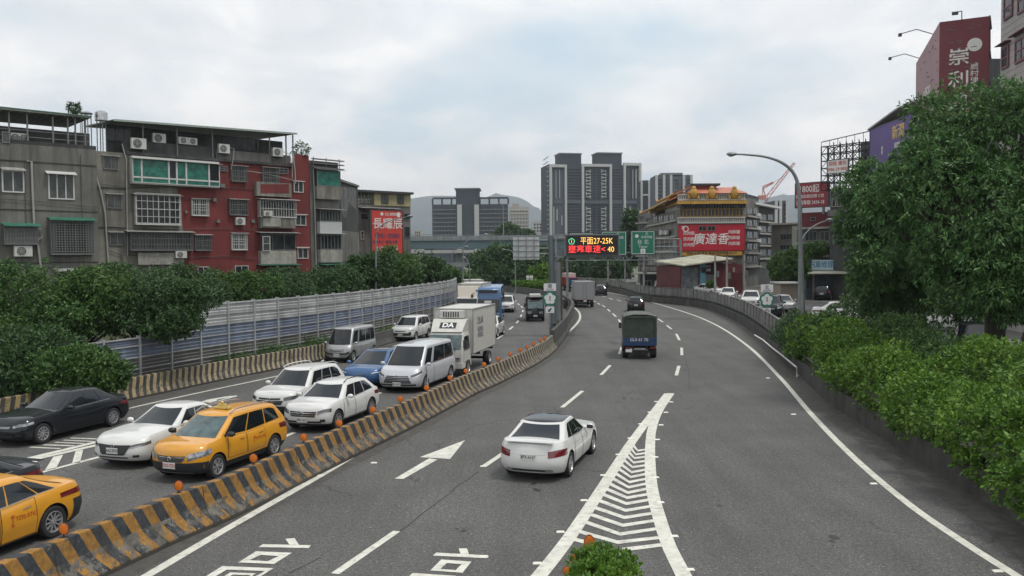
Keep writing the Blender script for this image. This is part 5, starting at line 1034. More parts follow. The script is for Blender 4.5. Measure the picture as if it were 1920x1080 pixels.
# ---- red and beige block
fB = Fac((-34.5, 66.66), (-19.22, 81.6)); zB = fB.hit(300, 292)[1]
Bk = block('apartment_block', 'old apartment block with red painted front, beige stair wall and a green glazed bay', 'building', behind(fB, 10), zB, M_BEIGE)
def paintwall(f, par, pts, m_, d=.012):
    mb = MB(); q = [f.P(*f.hit(*p), d) for p in pts]; n = len(q); mb.add(q + [p - f.N * .012 for p in q], [tuple(range(n))] + [(i, (i + 1) % n, n + (i + 1) % n, n + i) for i in range(n)]); return mb.build('painted_wall', m_, par)
paintwall(fB, Bk, [(332, 352), (408, 352), (408, 303), (545, 306), (553, 306), (560, 560), (345, 560), (343, 430)], M_REDW)
ur = fB.len - .05; mb = MB(); fB.slab(mb, fB.hit(553, 400)[0], -.1, ur, fB.hit(560, 290)[1], .02, .035); mb.build('painted_wall', M_REDW, Bk)
# roof canopy over the whole block
zc0 = fB.hit(205, 226)[1]; zc1 = fB.hit(552, 252)[1]; uE = fB.hit(548, 250)[0]; uS = fB.hit(205, 226)[0]; mb = MB(); q = [fB.P(uS, zc0, .9), fB.P(uE, zc1, .9), fB.P(uE, zc1 + .25, -6), fB.P(uS, zc0 + .25, -6)]
mb.add(q + [p - Z_ * .1 for p in q], [(0, 1, 2, 3), (7, 6, 5, 4), (0, 4, 5, 1), (1, 5, 6, 2), (3, 2, 6, 7), (0, 3, 7, 4)]); cn = mb.build('canopy_roof', M_RUST, Bk)
mb = MB(); q0, q1 = fB.P(uS, zc0, .92), fB.P(uE, zc1, .92); mb.add([q0 - Z_ * .14, q1 - Z_ * .14, q1 + Z_ * .02, q0 + Z_ * .02], [(0, 1, 2, 3)]); mb.build('canopy_edge', mat('edge_pale', (.25, .30, .26), .6, dirt=.5), cn)
mb = MB(); fB.slab(mb, uS + .3, zB, uE - .3, min(zc0, zc1) - .12, -1.6, -1.3); mb.build('penthouse_wall', M_DARKW, Bk)
mb = MB(); fB.slab(mb, uS + 1.2, zB - .1, uE, zB + .12, -.1, .22); mb.build('parapet_ledge', M_DARKW, Bk)
mb = MB(); ua, ub = fB.hit(405, 290)[0], fB.hit(545, 290)[0]; fB.slab(mb, ua, zB + .12, ub, zB + .95, -.12, -.02); mb.build('parapet_panel', M_GREYW, Bk)
mb = MB(); ua, ub = fB.hit(232, 290)[0], fB.hit(403, 290)[0]; fB.slab(mb, ua, zB + .12, ub, zB + 1.1, -.16, -.06); mb.build('parapet_panel', M_DARKW, Bk)
for x in (268, 332, 398, 505, 536, 549):
    u, _ = fB.hit(x, 260); mb = MB(); fB.slab(mb, u - .05, zB + .1, u + .05, zc1 + (zc0 - zc1) * (uE - u) / (uE - uS) - .08, -.05, .05); mb.build('canopy_post', M_FRG, Bk)
for px in ((340, 250, 395, 270), (430, 255, 500, 278), (210, 235, 260, 262)): window(fB, Bk, px, 3, 1, M_FRD, M_WIN, .06, -1.28)
for px in ((193, 292, 222, 318), (200, 364, 228, 391), (205, 436, 234, 460)): window(fB, Bk, px, 2, 1, M_FRG, M_WINB, .07, .02); awning(fB, Bk, px[0] - 3, px[1] - 1, px[2] + 2, .25, M_AWN, .05)
for px in ((550, 340, 568, 361), (553, 403, 573, 423), (557, 465, 577, 485)): window(fB, Bk, px, 2, 1, M_FRW, M_WINB, .07, .04); awning(fB, Bk, px[0] - 3, px[1] - 1, px[2] + 2, .25, M_FRW, .05)
for y_ in (357, 428, 500): z_ = fB.hit(300, y_)[1]; mb = MB(); fB.slab(mb, .05, z_ - .05, fB.hit(240, y_)[0], z_ + .05, .0, .05); mb.build('floor_band', M_DARKW, Bk)
# green glazed bay
b_ = bay(fB, Bk, (243, 299, 406, 349), .55, M_FRW)
u0, z0, u1, z1 = fB.rect(243, 302, 406, 347)
for k, (a, b, cc_) in enumerate([(0, .10, M_WINC), (.10, .40, M_WINC), (.40, .49, M_WIN), (.49, .60, M_WINC), (.60, .87, M_WINC), (.87, 1, M_WIN)]):
    ua = u0 + (u1 - u0) * a; ub = u0 + (u1 - u0) * b; zz = z0 + (z1 - z0) * .22; w_ = window(fB, Bk, (ua, zz, ub, z1, ), 1, 1, M_FRW, cc_, .07, .56, uz=True); window(fB, Bk, (ua, z0, ub, zz), 1, 1, M_FRW, M_WINC, .06, .56, uz=True)
awning(fB, Bk, 240, 297, 410, .85, M_AWN, .12); 
# white gridded window, dark cage bay, others
window(fB, Bk, (252, 366, 334, 420), 4, 2, M_FRW, M_WIN, .07, .30); cage(fB, Bk, (251, 364, 335, 421), .45, M_FRW, 8, 4); awning(fB, Bk, 245, 364, 338, .6, M_AWN, .08)
window(fB, Bk, (243, 438, 355, 468), 8, 1, M_FRG, M_WINB, .06, .25); cage(fB, Bk, (241, 437, 357, 469), .55, M_FRG, 22, 3); awning(fB, Bk, 232, 434, 360, .8, M_AWN, .12)
bay(fB, Bk, (256, 474, 342, 496), .35, M_PANEL)
for px, fr_ in (((360, 373, 387, 404), M_FRW), ((366, 441, 392, 469), M_FRG), ((434, 311, 458, 340), M_FRG), ((493, 314, 518, 343), M_FRG), ((431, 374, 460, 403), M_FRG), ((435, 438, 459, 468), M_FRW), ((412, 312, 426, 321), M_FRG), ((522, 315, 540, 326), M_FRG)):
    window(fB, Bk, px, 2, 2, fr_, M_WINB, .065, .03)
    if px[3] - px[1] > 20: cage(fB, Bk, (px[0] - 2, px[1] + 1, px[2] + 2, px[3]), .28, fr_, 8, 3); awning(fB, Bk, px[0] - 4, px[1] - 1, px[2] + 5, .4, M_AWN, .06)
bay(fB, Bk, (476, 343, 541, 369), .55, M_BEIGE); paintwall(fB, Bk, [(483, 346), (536, 346), (536, 363), (483, 363)], M_REDW, .565)
window(fB, Bk, (484, 379, 548, 406), 6, 1, M_FRG, M_WINB, .06, .40); cage(fB, Bk, (483, 377, 550, 407), .55, M_FRW, 14, 2); awning(fB, Bk, 480, 373, 554, .9, M_FRW, .10); bay(fB, Bk, (484, 408, 549, 428), .5, M_BEIGE); bay(fB, Bk, (487, 409, 520, 425), .62, M_PANEL)
bay(fB, Bk, (484, 470, 550, 495), .55, M_PANEL); window(fB, Bk, (485, 439, 550, 469), 3, 1, M_FRG, M_WIN, .05, .35); window(fB, Bk, (486, 443, 500, 471), 1, 2, M_FRW, M_WINB, .06, .6); awning(fB, Bk, 479, 436, 556, .8, M_AWN, .1); awning(fB, Bk, 480, 497, 558, .9, M_AWG, .1)
for px in ((312, 499, 342, 512), (370, 500, 392, 514), (440, 498, 465, 512), (500, 502, 545, 530)): window(fB, Bk, px, 2, 1, M_FRW, M_WIN, .05, .03)
pipe(fB, Bk, [(176, 286), (179, 330), (188, 360), (196, 400), (199, 450), (203, 520)], .07); pipe(fB, Bk, [(228, 270), (236, 300), (238, 480)], .05, .1); pipe(fB, Bk, [(544, 288), (548, 320), (549, 345)], .05, .5)
pipe(fB, Bk, [(427, 277), (436, 280), (434, 300), (430, 318)], .035, .3); pipe(fB, Bk, [(526, 284), (540, 290), (545, 310), (545, 335)], .035, .3); pipe(fB, Bk, [(458, 320), (500, 327), (560, 341)], .03, .2)
for px, lb, dd in (((243, 260, 271, 280), 'large air conditioner on the left end of the red block parapet', .1), ((288, 250, 312, 268), 'air conditioner hung on the penthouse wall above the green bay', -.4), ((334, 258, 369, 271), 'wide twin fan air conditioner above the right half of the green bay', -.2), ((407, 271, 427, 288), 'air conditioner right of the green bay with a white hose', .1), ((508, 278, 527, 294), 'air conditioner at the right end of the red block parapet', .1), ((323, 471, 344, 484), 'air conditioner under the dark caged bay of the red block', .4), ((439, 408, 456, 422), 'air conditioner under the caged window in the middle of the red wall', .1), ((486, 396, 502, 406), 'small air conditioner inside the glazed balcony of the red block', .6)):
    ac(fB, px, lb, dd, 'twin' in lb)
for (pts_, nm_) in (([(190, 345), (240, 352), (330, 350), (430, 352), (550, 360)], 1), ([(206, 425), (300, 431), (420, 428), (555, 434)], 2), ([(240, 478), (330, 484), (420, 480), (480, 486)], 3), ([(205, 470), (228, 478), (232, 520)], 4)):
    mb = MB(); mb.tube([fB.P(*fB.hit(*p), .10) for p in pts_], .022, 5); mb.build('facade_cable', M_FRD, Bk)
for (pts_) in ([(0, 372), (80, 378), (180, 388)], [(45, 300), (48, 420), (40, 500)], [(150, 290), (152, 380), (160, 480)]):
    mb = MB(); mb.tube([fA.P(*fA.hit(*p), .10) for p in pts_], .02, 5); mb.build('facade_cable', M_FRD, A)
for px in ((412, 345, 420, 352), (398, 372, 404, 378), (405, 412, 411, 418), (470, 412, 476, 418), (345, 395, 350, 400)): u0, z0, u1, z1 = fB.rect(*px); mb = MB(); fB.slab(mb, u0, z0, u1, z1, .02, .2); mb.build('vent_hood', M_FRG, Bk)
# water tanks, antenna and potted plant on the stair roof
for x, y0, y1, w_, lb in ((195, 205, 232, 11, 'taller stainless water tank on the stair roof of the red block'), (167, 206, 219, 11, 'short stainless water tank beside the taller tank on the roof')):
    u, zb = fB.hit(x, y1); _, z1_ = fB.hit(x, y0); r = w_ / 23 ; p = fB.P(u, zb, -.6); o = thing('water_tank', lb, 'water tank', p); h_ = z1_ - zb
    mb = MB(); mb.lathe(p, Z_, [(.01, .25), (r, .3)] + [(r * (1 + .02 * (k % 2)), .3 + (h_ - .5) * k / 10) for k in range(11)] + [(r * .7, h_ - .08), (.01, h_)], 20); mb.build('tank', M_STEEL, o, smooth=True)
    mb = MB()
    for a in range(4): mb.box(p.x + r * .7 * math.cos(a * 1.571 + .7) - .03, p.x + r * .7 * math.cos(a * 1.571 + .7) + .03, p.y + r * .7 * math.sin(a * 1.571 + .7) - .03, p.y + r * .7 * math.sin(a * 1.571 + .7) + .03, zB - .3, zb + .32)
    mb.build('tank_stand', M_FRG, o)
u, z = fB.hit(160, 215); mb = MB(); p = fB.P(u, zB, -1.2); mb.tube([p, (p.x, p.y, fB.hit(160, 185)[1])], .025, 6); top = Vector((p.x, p.y, fB.hit(150, 188)[1]))
for k in range(5): mb.tube([top + fB.U * (-.9 + k * .25) - Vector((0, 0, k * .1)) + fB.N * .3, top + fB.U * (-.9 + k * .25) - Vector((0, 0, k * .1)) - fB.N * .3], .012, 5)
mb.tube([top - fB.U * 1.0, top + fB.U * .2 - Z_ * .5], .015, 5); tag(mb.build('tv_antenna', M_FRG, loc=p), 'thin television antenna on the roof behind the water tanks', 'antenna')
# ---- narrow balcony building, dark concrete flank, yellow-topped block
def on_line(ratio, Z): return (ratio * Z, Z)
fC = Fac(on_line((584 - 960) / 1600, 81.5), on_line((637 - 960) / 1600, 83.9)); C_ = block('balcony_house', 'narrow weathered house with curved glazed balconies right of the red block', 'building', behind(fC, 7), fC.hit(610, 303)[1], M_GREYW)
for (x0, y0, x1, y1, m_, gl, n) in ((588, 320, 632, 350, M_FRG, M_WINC, 1), (594, 395, 633, 416, M_FRG, M_WINB, 7), (595, 441, 634, 468, M_FRG, M_WIN, 6)):
    bay(fC, C_, (x0, y1, x1 + 2, y1 + 24), .55, {350: M_BEIGE, 416: mat('panel_white', (.42, .43, .42), .6, dirt=.3), 468: M_PANEL}[y1]); window(fC, C_, (x0, y0, x1, y1), n, 1, m_, gl, .08, .5); awning(fC, C_, x0 - 4, y0 - 3, x1 + 6, .95, M_AWN, .1)
awning(fC, C_, 592, 496, 640, 1.1, M_AWG, .1); mb = MB()
for z in range(3): u0, zz = fC.hit(585, 298 + z * 8); fC.slab(mb, .1, zz - .04, fC.len + .4, zz + .04, .1, .5)
for u in (.2, fC.len * .5, fC.len - .1): fC.slab(mb, u - .03, fC.hit(610, 318)[1], u + .03, fC.hit(610, 297)[1], .3, .36)
mb.build('roof_frame', M_FRG, C_); pipe(fC, C_, [(585, 300), (589, 400), (592, 540)], .06, .15)
fD = Fac(on_line((636 - 960) / 1600, 85), on_line((673 - 960) / 1600, 93)); D_ = block('concrete_house', 'bare dark concrete house flank with peeling streaks between the balconies and the red billboard', 'building', behind(fD, 8), fD.hit(655, 345)[1], M_DARKW)
mb = MB(); fD.slab(mb, -.1, fD.hit(655, 346)[1], fD.len + .1, fD.hit(655, 342)[1], -.3, .15); mb.build('roof_edge', M_RUST, D_); paintwall(fD, D_, [(640, 350), (668, 352), (668, 395), (655, 380), (648, 410), (640, 400)], mat('peeling_render', (.12, .12, .115), .9, var=.5, vs=1.5, dirt=1.0)); paintwall(fD, D_, [(640, 432), (672, 436), (674, 490), (641, 490)], M_GREYW)
fE = Fac(on_line((668 - 960) / 1600, 101), on_line((771 - 960) / 1600, 106)); E_ = block('yellow_topped_block', 'grey block with a pale yellow rooftop storey behind the red billboard', 'building', behind(fE, 9), fE.hit(730, 386)[1], M_GREYW)
ua = fE.hit(701, 370)[0]; mb = MB(); fE.slab(mb, ua, fE.hit(730, 386)[1], fE.len, fE.hit(730, 362)[1], -7, .1); mb.build('rooftop_storey', M_YELW, E_); mb = MB(); fE.slab(mb, -.3, fE.hit(730, 363)[1], fE.len + .2, fE.hit(730, 359)[1], -7.5, .5); mb.build('flat_roof', M_FRD, E_)
for px in ((714, 365, 727, 382), (744, 366, 756, 382)): window(fE, E_, px, 2, 1, M_FRD, M_WINB, .08, .11)
window(fE, E_, (676, 433, 682, 449), 1, 2, M_FRW, M_WINB, .06, .02)
for px in ((676, 400, 690, 412), (756, 400, 768, 412), (758, 425, 768, 445)): window(fE, E_, px, 1, 1, M_FRG, M_WIN, .06, .02)
awning(fE, E_, 670, 390, 742, 1.3, M_AWN, .15); mb = MB()
for k in range(5): x = 673 + k * 6.5; u, z = fE.hit(x, 385); fE.slab(mb, u - .04, z, u + .04, z + 1.6, -.3, -.2)
for z in (0, .5, 1.0): fE.slab(mb, .2, fE.hit(690, 385)[1] + z, ua, fE.hit(690, 385)[1] + z + .05, -.25, -.2)
mb.build('roof_railing', M_FRG, E_)
for k, x in enumerate((676, 686, 694)): ac(fE, (x, 372, x + 7, 381), '%s pale roof machine among the railings beside the yellow storey' % ('left', 'middle', 'right')[k], -.8, grp='machines on the yellow topped block roof')
# ---- billboards: a thing of its own each
def board(name, label, f, px, m_, d=.4, th=.25, legs=True, cat='billboard', uz=False):
    u0, z0, u1, z1 = px if uz else f.rect(*px); o = thing(name, label, cat, f.P((u0 + u1) / 2, z0, d)); mb = MB(); f.slab(mb, u0, z0, u1, z1, d, d + th); p = mb.build('panel', m_, o)
    mb = MB(); e = .08
    for a in ((u0 - e, z0 - e, u1 + e, z0), (u0 - e, z1, u1 + e, z1 + e), (u0 - e, z0, u0, z1), (u1, z0, u1 + e, z1)): f.slab(mb, *a, d - .03, d + th + .03)
    mb.build('frame', M_FRD, o); return o, (u0, z0, u1, z1, d + th)
def btext(o, f, bb, body, fx, fz, size, m_, bold=.0, squeeze=1.0, **k):
    u0, z0, u1, z1, d = bb; H_ = z1 - z0; return text(body, size * H_, m_, o, f.P(u0 + (u1 - u0) * fx, z0 + H_ * fz, d + .012), f.U, Z_, bold=bold * .28 * size * H_, squeeze=squeeze, **k)
M_BRED = mat('billboard_red', (.52, .045, .03), .5, var=.1, vs=.3); M_LW = mat('letter_white', (.68, .67, .63), .5); M_LY = mat('letter_yellow', (.60, .42, .08), .5); M_LB = mat('letter_navy', (.03, .035, .10), .5); M_LR = mat('letter_red', (.5, .05, .04), .5)
fb = Fac(on_line((690 - 960) / 1600, 99.3), on_line((756 - 960) / 1600, 102.0)); o, bb = board('red_billboard', 'tall bright red billboard with white characters in front of the yellow topped block', fb, (695, 395, 752, 475), M_BRED, 0, .3)
btext(o, fb, bb, '長耀辰', .52, .68, .27, M_LW, .03, .98); btext(o, fb, bb, '0981·0980', .5, .40, .17, M_LB, .03, .9); btext(o, fb, bb, '● 02-8985', .56, .91, .10, M_LW, .02); btext(o, fb, bb, '⬆', .88, .90, .16, M_LW, .02); btext(o, fb, bb, '全新完工 電梯大樓', .42, .26, .08, M_LB, .02); btext(o, fb, bb, 'UDL建設', .5, .10, .14, M_LW, .02)
mb = MB()
for u in (bb[0] + .5, bb[2] - .5): fb.slab(mb, u - .1, 0, u + .1, bb[1], .05, .25)
mb.build('leg', M_FRG, o); mb = MB()
for k in range(3): u = bb[0] + (bb[2] - bb[0]) * (k + .5) / 3; mb.tube([fb.P(u, bb[3] + .05, .3), fb.P(u, bb[3] + .12, .9), fb.P(u, bb[3] - .02, 1.1)], .04, 5); fb.slab(mb, u - .18, bb[3] - .12, u + .18, bb[3], .95, 1.15)
mb.build('floodlight', M_FRD, o)
# ---- overpass
M_OP = mat('bridge_concrete', (.20, .22, .22), .8, var=.15, vs=.1, streak=.5); M_OPG = mat('bridge_girder', (.10, .16, .17), .6, var=.15, vs=.1)
o = thing('overpass', 'grey road bridge with a blue green girder crossing behind the trees', 'bridge', (0, 205, 0)); f = Fac((-52, 209), (20, 204)); zt_, zb_ = f.hit(900, 446)[1], f.hit(900, 466)[1]
mb = MB(); f.slab(mb, 0, zb_, f.len, zt_ - .6, -8, 0); mb.build('girder', M_OPG, o); mb = MB(); f.slab(mb, -1, zt_ - .6, f.len, zt_ - .25, -9, .7); f.slab(mb, -1, zt_ - .25, f.len, zt_ + .55, .5, .72); f.slab(mb, -1, zt_ - .25, f.len, zt_ + .55, -9, -8.8); mb.build('deck', M_OP, o)
mb = MB(); f.slab(mb, -1, zt_ + .85, f.len, zt_ + .92, .58, .64)
for k in range(24): f.slab(mb, k * 3, zt_ + .5, k * 3 + .08, zt_ + .9, .58, .64)
mb.build('parapet_rail', M_FRG, o); mb = MB()
for x in (800, 1000, 1120): u = f.hit(x, 470)[0]; f.slab(mb, u - 1, -.1, u + 1, zb_, -5.5, -2.5)
mb.build('pier', M_OP, o)
o = thing('ramp_bridge', 'lower pale ramp deck under the overpass', 'bridge', (-10, 190, 0)); f = Fac((-26, 190), (-3, 187)); za, zb2 = f.hit(930, 468)[1], f.hit(930, 474)[1]
mb = MB(); f.slab(mb, 0, zb2, f.len, za, -7, 0); mb.build('deck', mat('ramp_pale', (.36, .36, .34), .8, var=.1), o); mb = MB()
for u in (3, 14, 21): f.slab(mb, u - .7, -.1, u + .7, zb2, -5, -2)
mb.build('pier', M_OP, o); mb = MB(); f.slab(mb, 9, f.hit(930, 500)[1], 22, f.hit(930, 492)[1], .5, 1.2); mb.build('abutment', M_OP, o)
# ---- towers far behind
def tower(name, label, px, Yd, m_, turn=0.0, depth=18, z0=-.1):
    x0, y0, x1, y1 = px; a = PY(x0, 480, Yd); b = PY(x1, 480, Yd + turn); f = Fac((a.x, a.y), (b.x, b.y)); zt_ = f.hit((x0 + x1) / 2, y0)[1]
    o = block(name, label, 'building', behind(f, depth), zt_, m_); return o, f, zt_
def floors(f, par, px, n, m_, th=.5, d=.25, name='floor_band'):
    u0, z0, u1, z1 = f.rect(*px); mb = MB()
    for k in range(n): z = z0 + (z1 - z0) * k / max(1, n - 1); f.slab(mb, u0, z - th / 2, u1, z + th / 2, 0, d)
    return mb.build(name, m_, par)
def winrow(f, par, px, nx, ny, m_, fw=.6, fh=.6, d=.05, name='window', frame=None, limit=100):
    u0, z0, u1, z1 = f.rect(*px)
    for j in range(ny):
        mb = MB(); w_ = (u1 - u0) / nx; h_ = (z1 - z0) / ny
        if nx * ny <= limit:
            for i in range(nx): mb = MB(); f.slab(mb, u0 + w_ * (i + .5 - fw / 2), z0 + h_ * (j + .5 - fh / 2), u0 + w_ * (i + .5 + fw / 2), z0 + h_ * (j + .5 + fh / 2), 0, d); mb.build(name, m_, par, fix=False)
        else:
            for i in range(nx): f.slab(mb, u0 + w_ * (i + .5 - fw / 2), z0 + h_ * (j + .5 - fh / 2), u0 + w_ * (i + .5 + fw / 2), z0 + h_ * (j + .5 + fh / 2), 0, d)
            mb.build('window_band', m_, par, fix=False)
M_TDARK = mat('tower_dark', (.024, .032, .046), .7, var=.2, vs=.05); M_TMID = mat('tower_mid', (.065, .075, .095), .7); M_TWHT = mat('tower_white', (.40, .40, .39), .7); M_TBEI = mat('tower_beige', (.33, .30, .26), .8); M_TBAND = mat('tower_band', (.12, .135, .145), .7)
# dark slab block
o, f, zt_ = tower('slab_block', 'wide dark grey apartment slab with a raised centre behind the overpass', (811, 383, 953, 480), 600, M_TDARK, 0, 22)
u0, z0, u1, z1 = f.rect(855, 355, 898, 385); mb = MB(); f.slab(mb, u0, -.1, u1, z1, -20, 1.5); c_ = mb.build('centre_block', M_TDARK, o); mb = MB(); f.slab(mb, u0 - 1, z1, u1 + 1, z1 + .8, -21, 2.5); mb.build('cap', M_TBAND, c_)
floors(f, o, (811, 393, 953, 440), 7, M_TBAND, .7, .6); mb = MB()
for x in (862, 894): u, _ = f.hit(x, 400); f.slab(mb, u - 1.6, 0, u + 1.6, f.hit(x, 384)[1], 1.5, 3); 
mb.build('pilaster', M_TWHT, o); mb = MB(); ua, ub = f.hit(811, 380)[0], f.hit(953, 380)[0]
zf = f.hit(880, 373)[1]; f.slab(mb, ua, zf, ub, zf + 1.2, -1, 0)
for k in range(9): u = ua + (ub - ua) * k / 8; f.slab(mb, u - .6, zt_, u + .6, zf + .2, -1, 0)
mb.build('roof_frame', M_TDARK, o); winrow(f, o, (816, 390, 853, 440), 6, 7, M_WIN, .5, .5, .3); winrow(f, o, (900, 390, 950, 440), 7, 7, M_WIN, .5, .5, .3)
o, f, zt_ = tower('beige_tower', 'small beige tower block right of the dark slab', (955, 388, 992, 480), 760, M_TBEI, 0, 20); floors(f, o, (955, 394, 992, 440), 8, M_TWHT, .8, .6); winrow(f, o, (957, 392, 990, 440), 6, 8, M_WINB, .5, .5, .3); mb = MB(); f.slab(mb, 3, zt_, 9, zt_ + 3, -8, -1); mb.build('roof_hut', M_TBEI, o)
o, f, zt_ = tower('far_house', 'pale low block in the gap left of the twin tower', (998, 414, 1018, 480), 700, M_TWHT, 0, 20); winrow(f, o, (1000, 418, 1016, 436), 3, 3, M_WIN)
o, f, zt_ = tower('far_house', 'tiny pale block at the left end of the overpass', (777, 432, 789, 480), 700, M_TBEI, 0, 20); winrow(f, o, (778, 434, 788, 444), 3, 2, M_WIN)
# twin-topped tower
o, f, zt_ = tower('twin_tower', 'tall dark apartment tower with white vertical frames and two rooftop blocks', (1030, 309, 1201, 480), 570, M_TDARK, 12, 24)
for i, (x0, x1, y0) in enumerate(((1050, 1090, 289), (1121, 1166, 288))):
    u0, z0, u1, z1 = f.rect(x0, y0, x1, 310); mb = MB(); f.slab(mb, u0, zt_ - .1, u1, z1, -14, -.3); p_ = mb.build('rooftop_block', M_TDARK, o); mb = MB(); f.slab(mb, u0 - .5, z1, u1 + .5, z1 + .8, -14.5, .2); mb.build('cap', M_TBAND, p_)
for x0, x1, y0 in ((1030, 1062, 309), (1090, 1146, 308), (1168, 1201, 306)):
    u0, z0, u1, z1 = f.rect(x0, y0, x1, 480); mb = MB(); w_ = 1.5; f.slab(mb, u0, 0, u0 + w_, z1, 0, 2.2); f.slab(mb, u1 - w_, 0, u1, z1, 0, 2.2); f.slab(mb, u0 + w_, z1 - 1.8, u1 - w_, z1, 0, 2.2); mb.build('white_frame', M_TWHT, o)
u0, z0, u1, z1 = f.rect(1038, 376, 1200, 382); mb = MB(); f.slab(mb, u0, z0, u1, z1, 0, 1.2); mb.build('middle_band', M_TMID, o)
for x0, x1 in ((1064, 1088), (1148, 1166)): floors(f, o, (x0, 316, x1, 440), 24, M_TMID, .5, .9, 'balcony_rails')
for xc, sg in ((1102, 1), (1131, -1)):
    for y0, y1, n in ((318, 372, 9), (388, 440, 8)):
        u0, z0, u1, z1 = f.rect(xc - 4, y0, xc + 5, y1); mb = MB()
        for k in range(n):
            z = z0 + (z1 - z0) * (k + .5) / n; h_ = (z1 - z0) / n; f.slab(mb, u0, z - .3, u1, z + .3, 0, 1.2); f.slab(mb, (u1 - .5) if (k % 2 == 0) == (sg > 0) else u0, z - h_ / 2, u1 if (k % 2 == 0) == (sg > 0) else u0 + .5, z + h_ / 2, 0, 1.2)
        mb.build('balcony_trim', M_TWHT, o)
winrow(f, o, (1110, 316, 1127, 440), 2, 24, M_WIN, .5, .5, .3); winrow(f, o, (1036, 316, 1058, 372), 3, 10, M_TMID, .35, .75, .4, 'window'); winrow(f, o, (1174, 316, 1198, 372), 3, 10, M_TMID, .35, .75, .4, 'window')
for x, y0, y1, w2 in ((1038, 388, 440, 1), (1044, 392, 414, 1), (1053, 404, 422, 1), (1181, 388, 440, 1), (1192, 318, 372, 1), (1186, 318, 372, .6), (1049, 318, 372, .6), (1042, 318, 372, .5)):
    u, z0 = f.hit(x, y1); mb = MB(); f.slab(mb, u - .3 * w2, z0, u + .3 * w2, f.hit(x, y0)[1], 0, 1); mb.build('facade_fin', M_TWHT, o)
f2 = Fac((PY(1020, 480, 592).x, 592), (f.a.x, f.a.y)); u0, z0, u1, z1 = f2.rect(1021, 322, 1029, 480); mb = MB(); f2.slab(mb, 0, -.1, f2.len - .05, z1, -12, 0); sd_ = mb.build('side_wing', M_TMID, o)
mb = MB()
for k in range(22): z = 5 + k * 3.2; f2.slab(mb, 1, z, f2.len - 1, z + .5, 0, .4)
mb.build('balcony_rails', M_TWHT, o)
# towers right of it
o, f, zt_ = tower('arched_tower', 'dark apartment tower with white frames just right of the twin tower', (1203, 338, 1228, 480), 520, M_TDARK, 0, 20); mb = MB()
for x in (1203, 1217, 1227): u, _ = f.hit(x, 400); f.slab(mb, u - .6, 0, u + .6, zt_, 0, .8)
u0, z0, u1, z1 = f.rect(1203, 364, 1228, 367); f.slab(mb, u0, z0, u1, z1, 0, .7); mb.build('white_frame', M_TWHT, o); winrow(f, o, (1205, 342, 1226, 400), 3, 8, M_WINB, .5, .5, .3)
o, f, zt_ = tower('round_window_tower', 'grey apartment tower with stepped roof behind the golden roofed building', (1230, 328, 1298, 480), 480, M_TMID, 0, 20); mb = MB()
for x in (1231, 1245, 1258, 1282, 1296): u, _ = f.hit(x, 400); f.slab(mb, u - .7, 0, u + .7, zt_, 0, .8)
mb.build('white_frame', M_TWHT, o); winrow(f, o, (1232, 334, 1296, 420), 6, 12, M_WIN, .5, .5, .3); mb = MB(); u0, z0, u1, z1 = f.rect(1240, 324, 1280, 330); f.slab(mb, u0, z0, u1, z1, -8, 0); mb.build('roof_block', M_TBAND, o)
# ---- golden-roofed restaurant building
M_ORR = mat('roof_tile_orange', (.42, .13, .06), .5, var=.25, vs=.8); M_GOLD = mat('gold_ornament', (.45, .25, .04), .5, var=.3, vs=1.5); M_WHC = mat('white_carving', (.42, .41, .38), .7, dirt=.5)
a = G(1272, 549, 1.0); fK = Fac((PY(1272, 500, 118).x, 118), (PY(1397, 500, 118).x, 118)); zK = fK.hit(1333, 392)[1]
K_ = block('restaurant_building', 'five storey building with golden eaves and orange tiled roof above a red sign', 'building', behind(fK, 24), zK, M_BEIGE, .9)
mb = MB(); ua, za = fK.hit(1268, 388); ub, zb = fK.hit(1398, 378); fK.slab(mb, ua, fK.hit(1333, 383)[1], ub, fK.hit(1333, 377)[1], -24, .9); mb.build('eave', M_GOLD, K_)
mb = MB()
for k in range(26): u = ua + (ub - ua) * (k + .5) / 26; fK.slab(mb, u - .09, fK.hit(1333, 390)[1], u + .09, fK.hit(1333, 383)[1], -.2, .6)
mb.build('eave_bracket', M_FRD, K_)
window(fK, K_, (1274, 391, 1393, 406), 1, 1, M_GOLD, M_GOLD, .1, .02); mb = MB(); u0, z0, u1, z1 = fK.rect(1274, 391, 1393, 406)
for k in range(18): u = u0 + (u1 - u0) * (k + .5) / 18; fK.slab(mb, u - .17, z0 + .1, u + .17, z1 - .1, .1, .16)
mb.build('shutter', M_FRD, K_)
for y0, y1, nm in ((407, 419, 'carved_balustrade'), (364, 376, 'roof_balustrade')):
    u0, z0, u1, z1 = fK.rect(1270, y0, 1396, y1); mb = MB(); fK.slab(mb, u0, z0, u1, z0 + .2, .0, .5); fK.slab(mb, u0, z1 - .18, u1, z1, 0, .5); n_ = 30
    for k in range(n_): u = u0 + (u1 - u0) * (k + .5) / n_; fK.slab(mb, u - .10, z0 + .2, u + .10, z1 - .18, .1, .35)
    fK.slab(mb, u0, z0 + .2, u1, z1 - .18, .0, .08); mb.build(nm, M_WHC, K_)
for x in (1299, 1333, 1375):
    u, z = fK.hit(x, 376); mb = MB(); c = fK.P(u, z + .95, .6); mb.ball(c, .55, .35, .75, 12, 8); mb.ball(c + Z_ * .65, .35, .28, .35, 10, 6); mb.tube([c - fK.U * .6 - Z_ * .7, c - fK.U * .8 + Z_ * .1], [.2, .06], 6); mb.tube([c + fK.U * .6 - Z_ * .7, c + fK.U * .8 + Z_ * .1], [.2, .06], 6); mb.build('gold_figure', M_GOLD, K_, smooth=True)
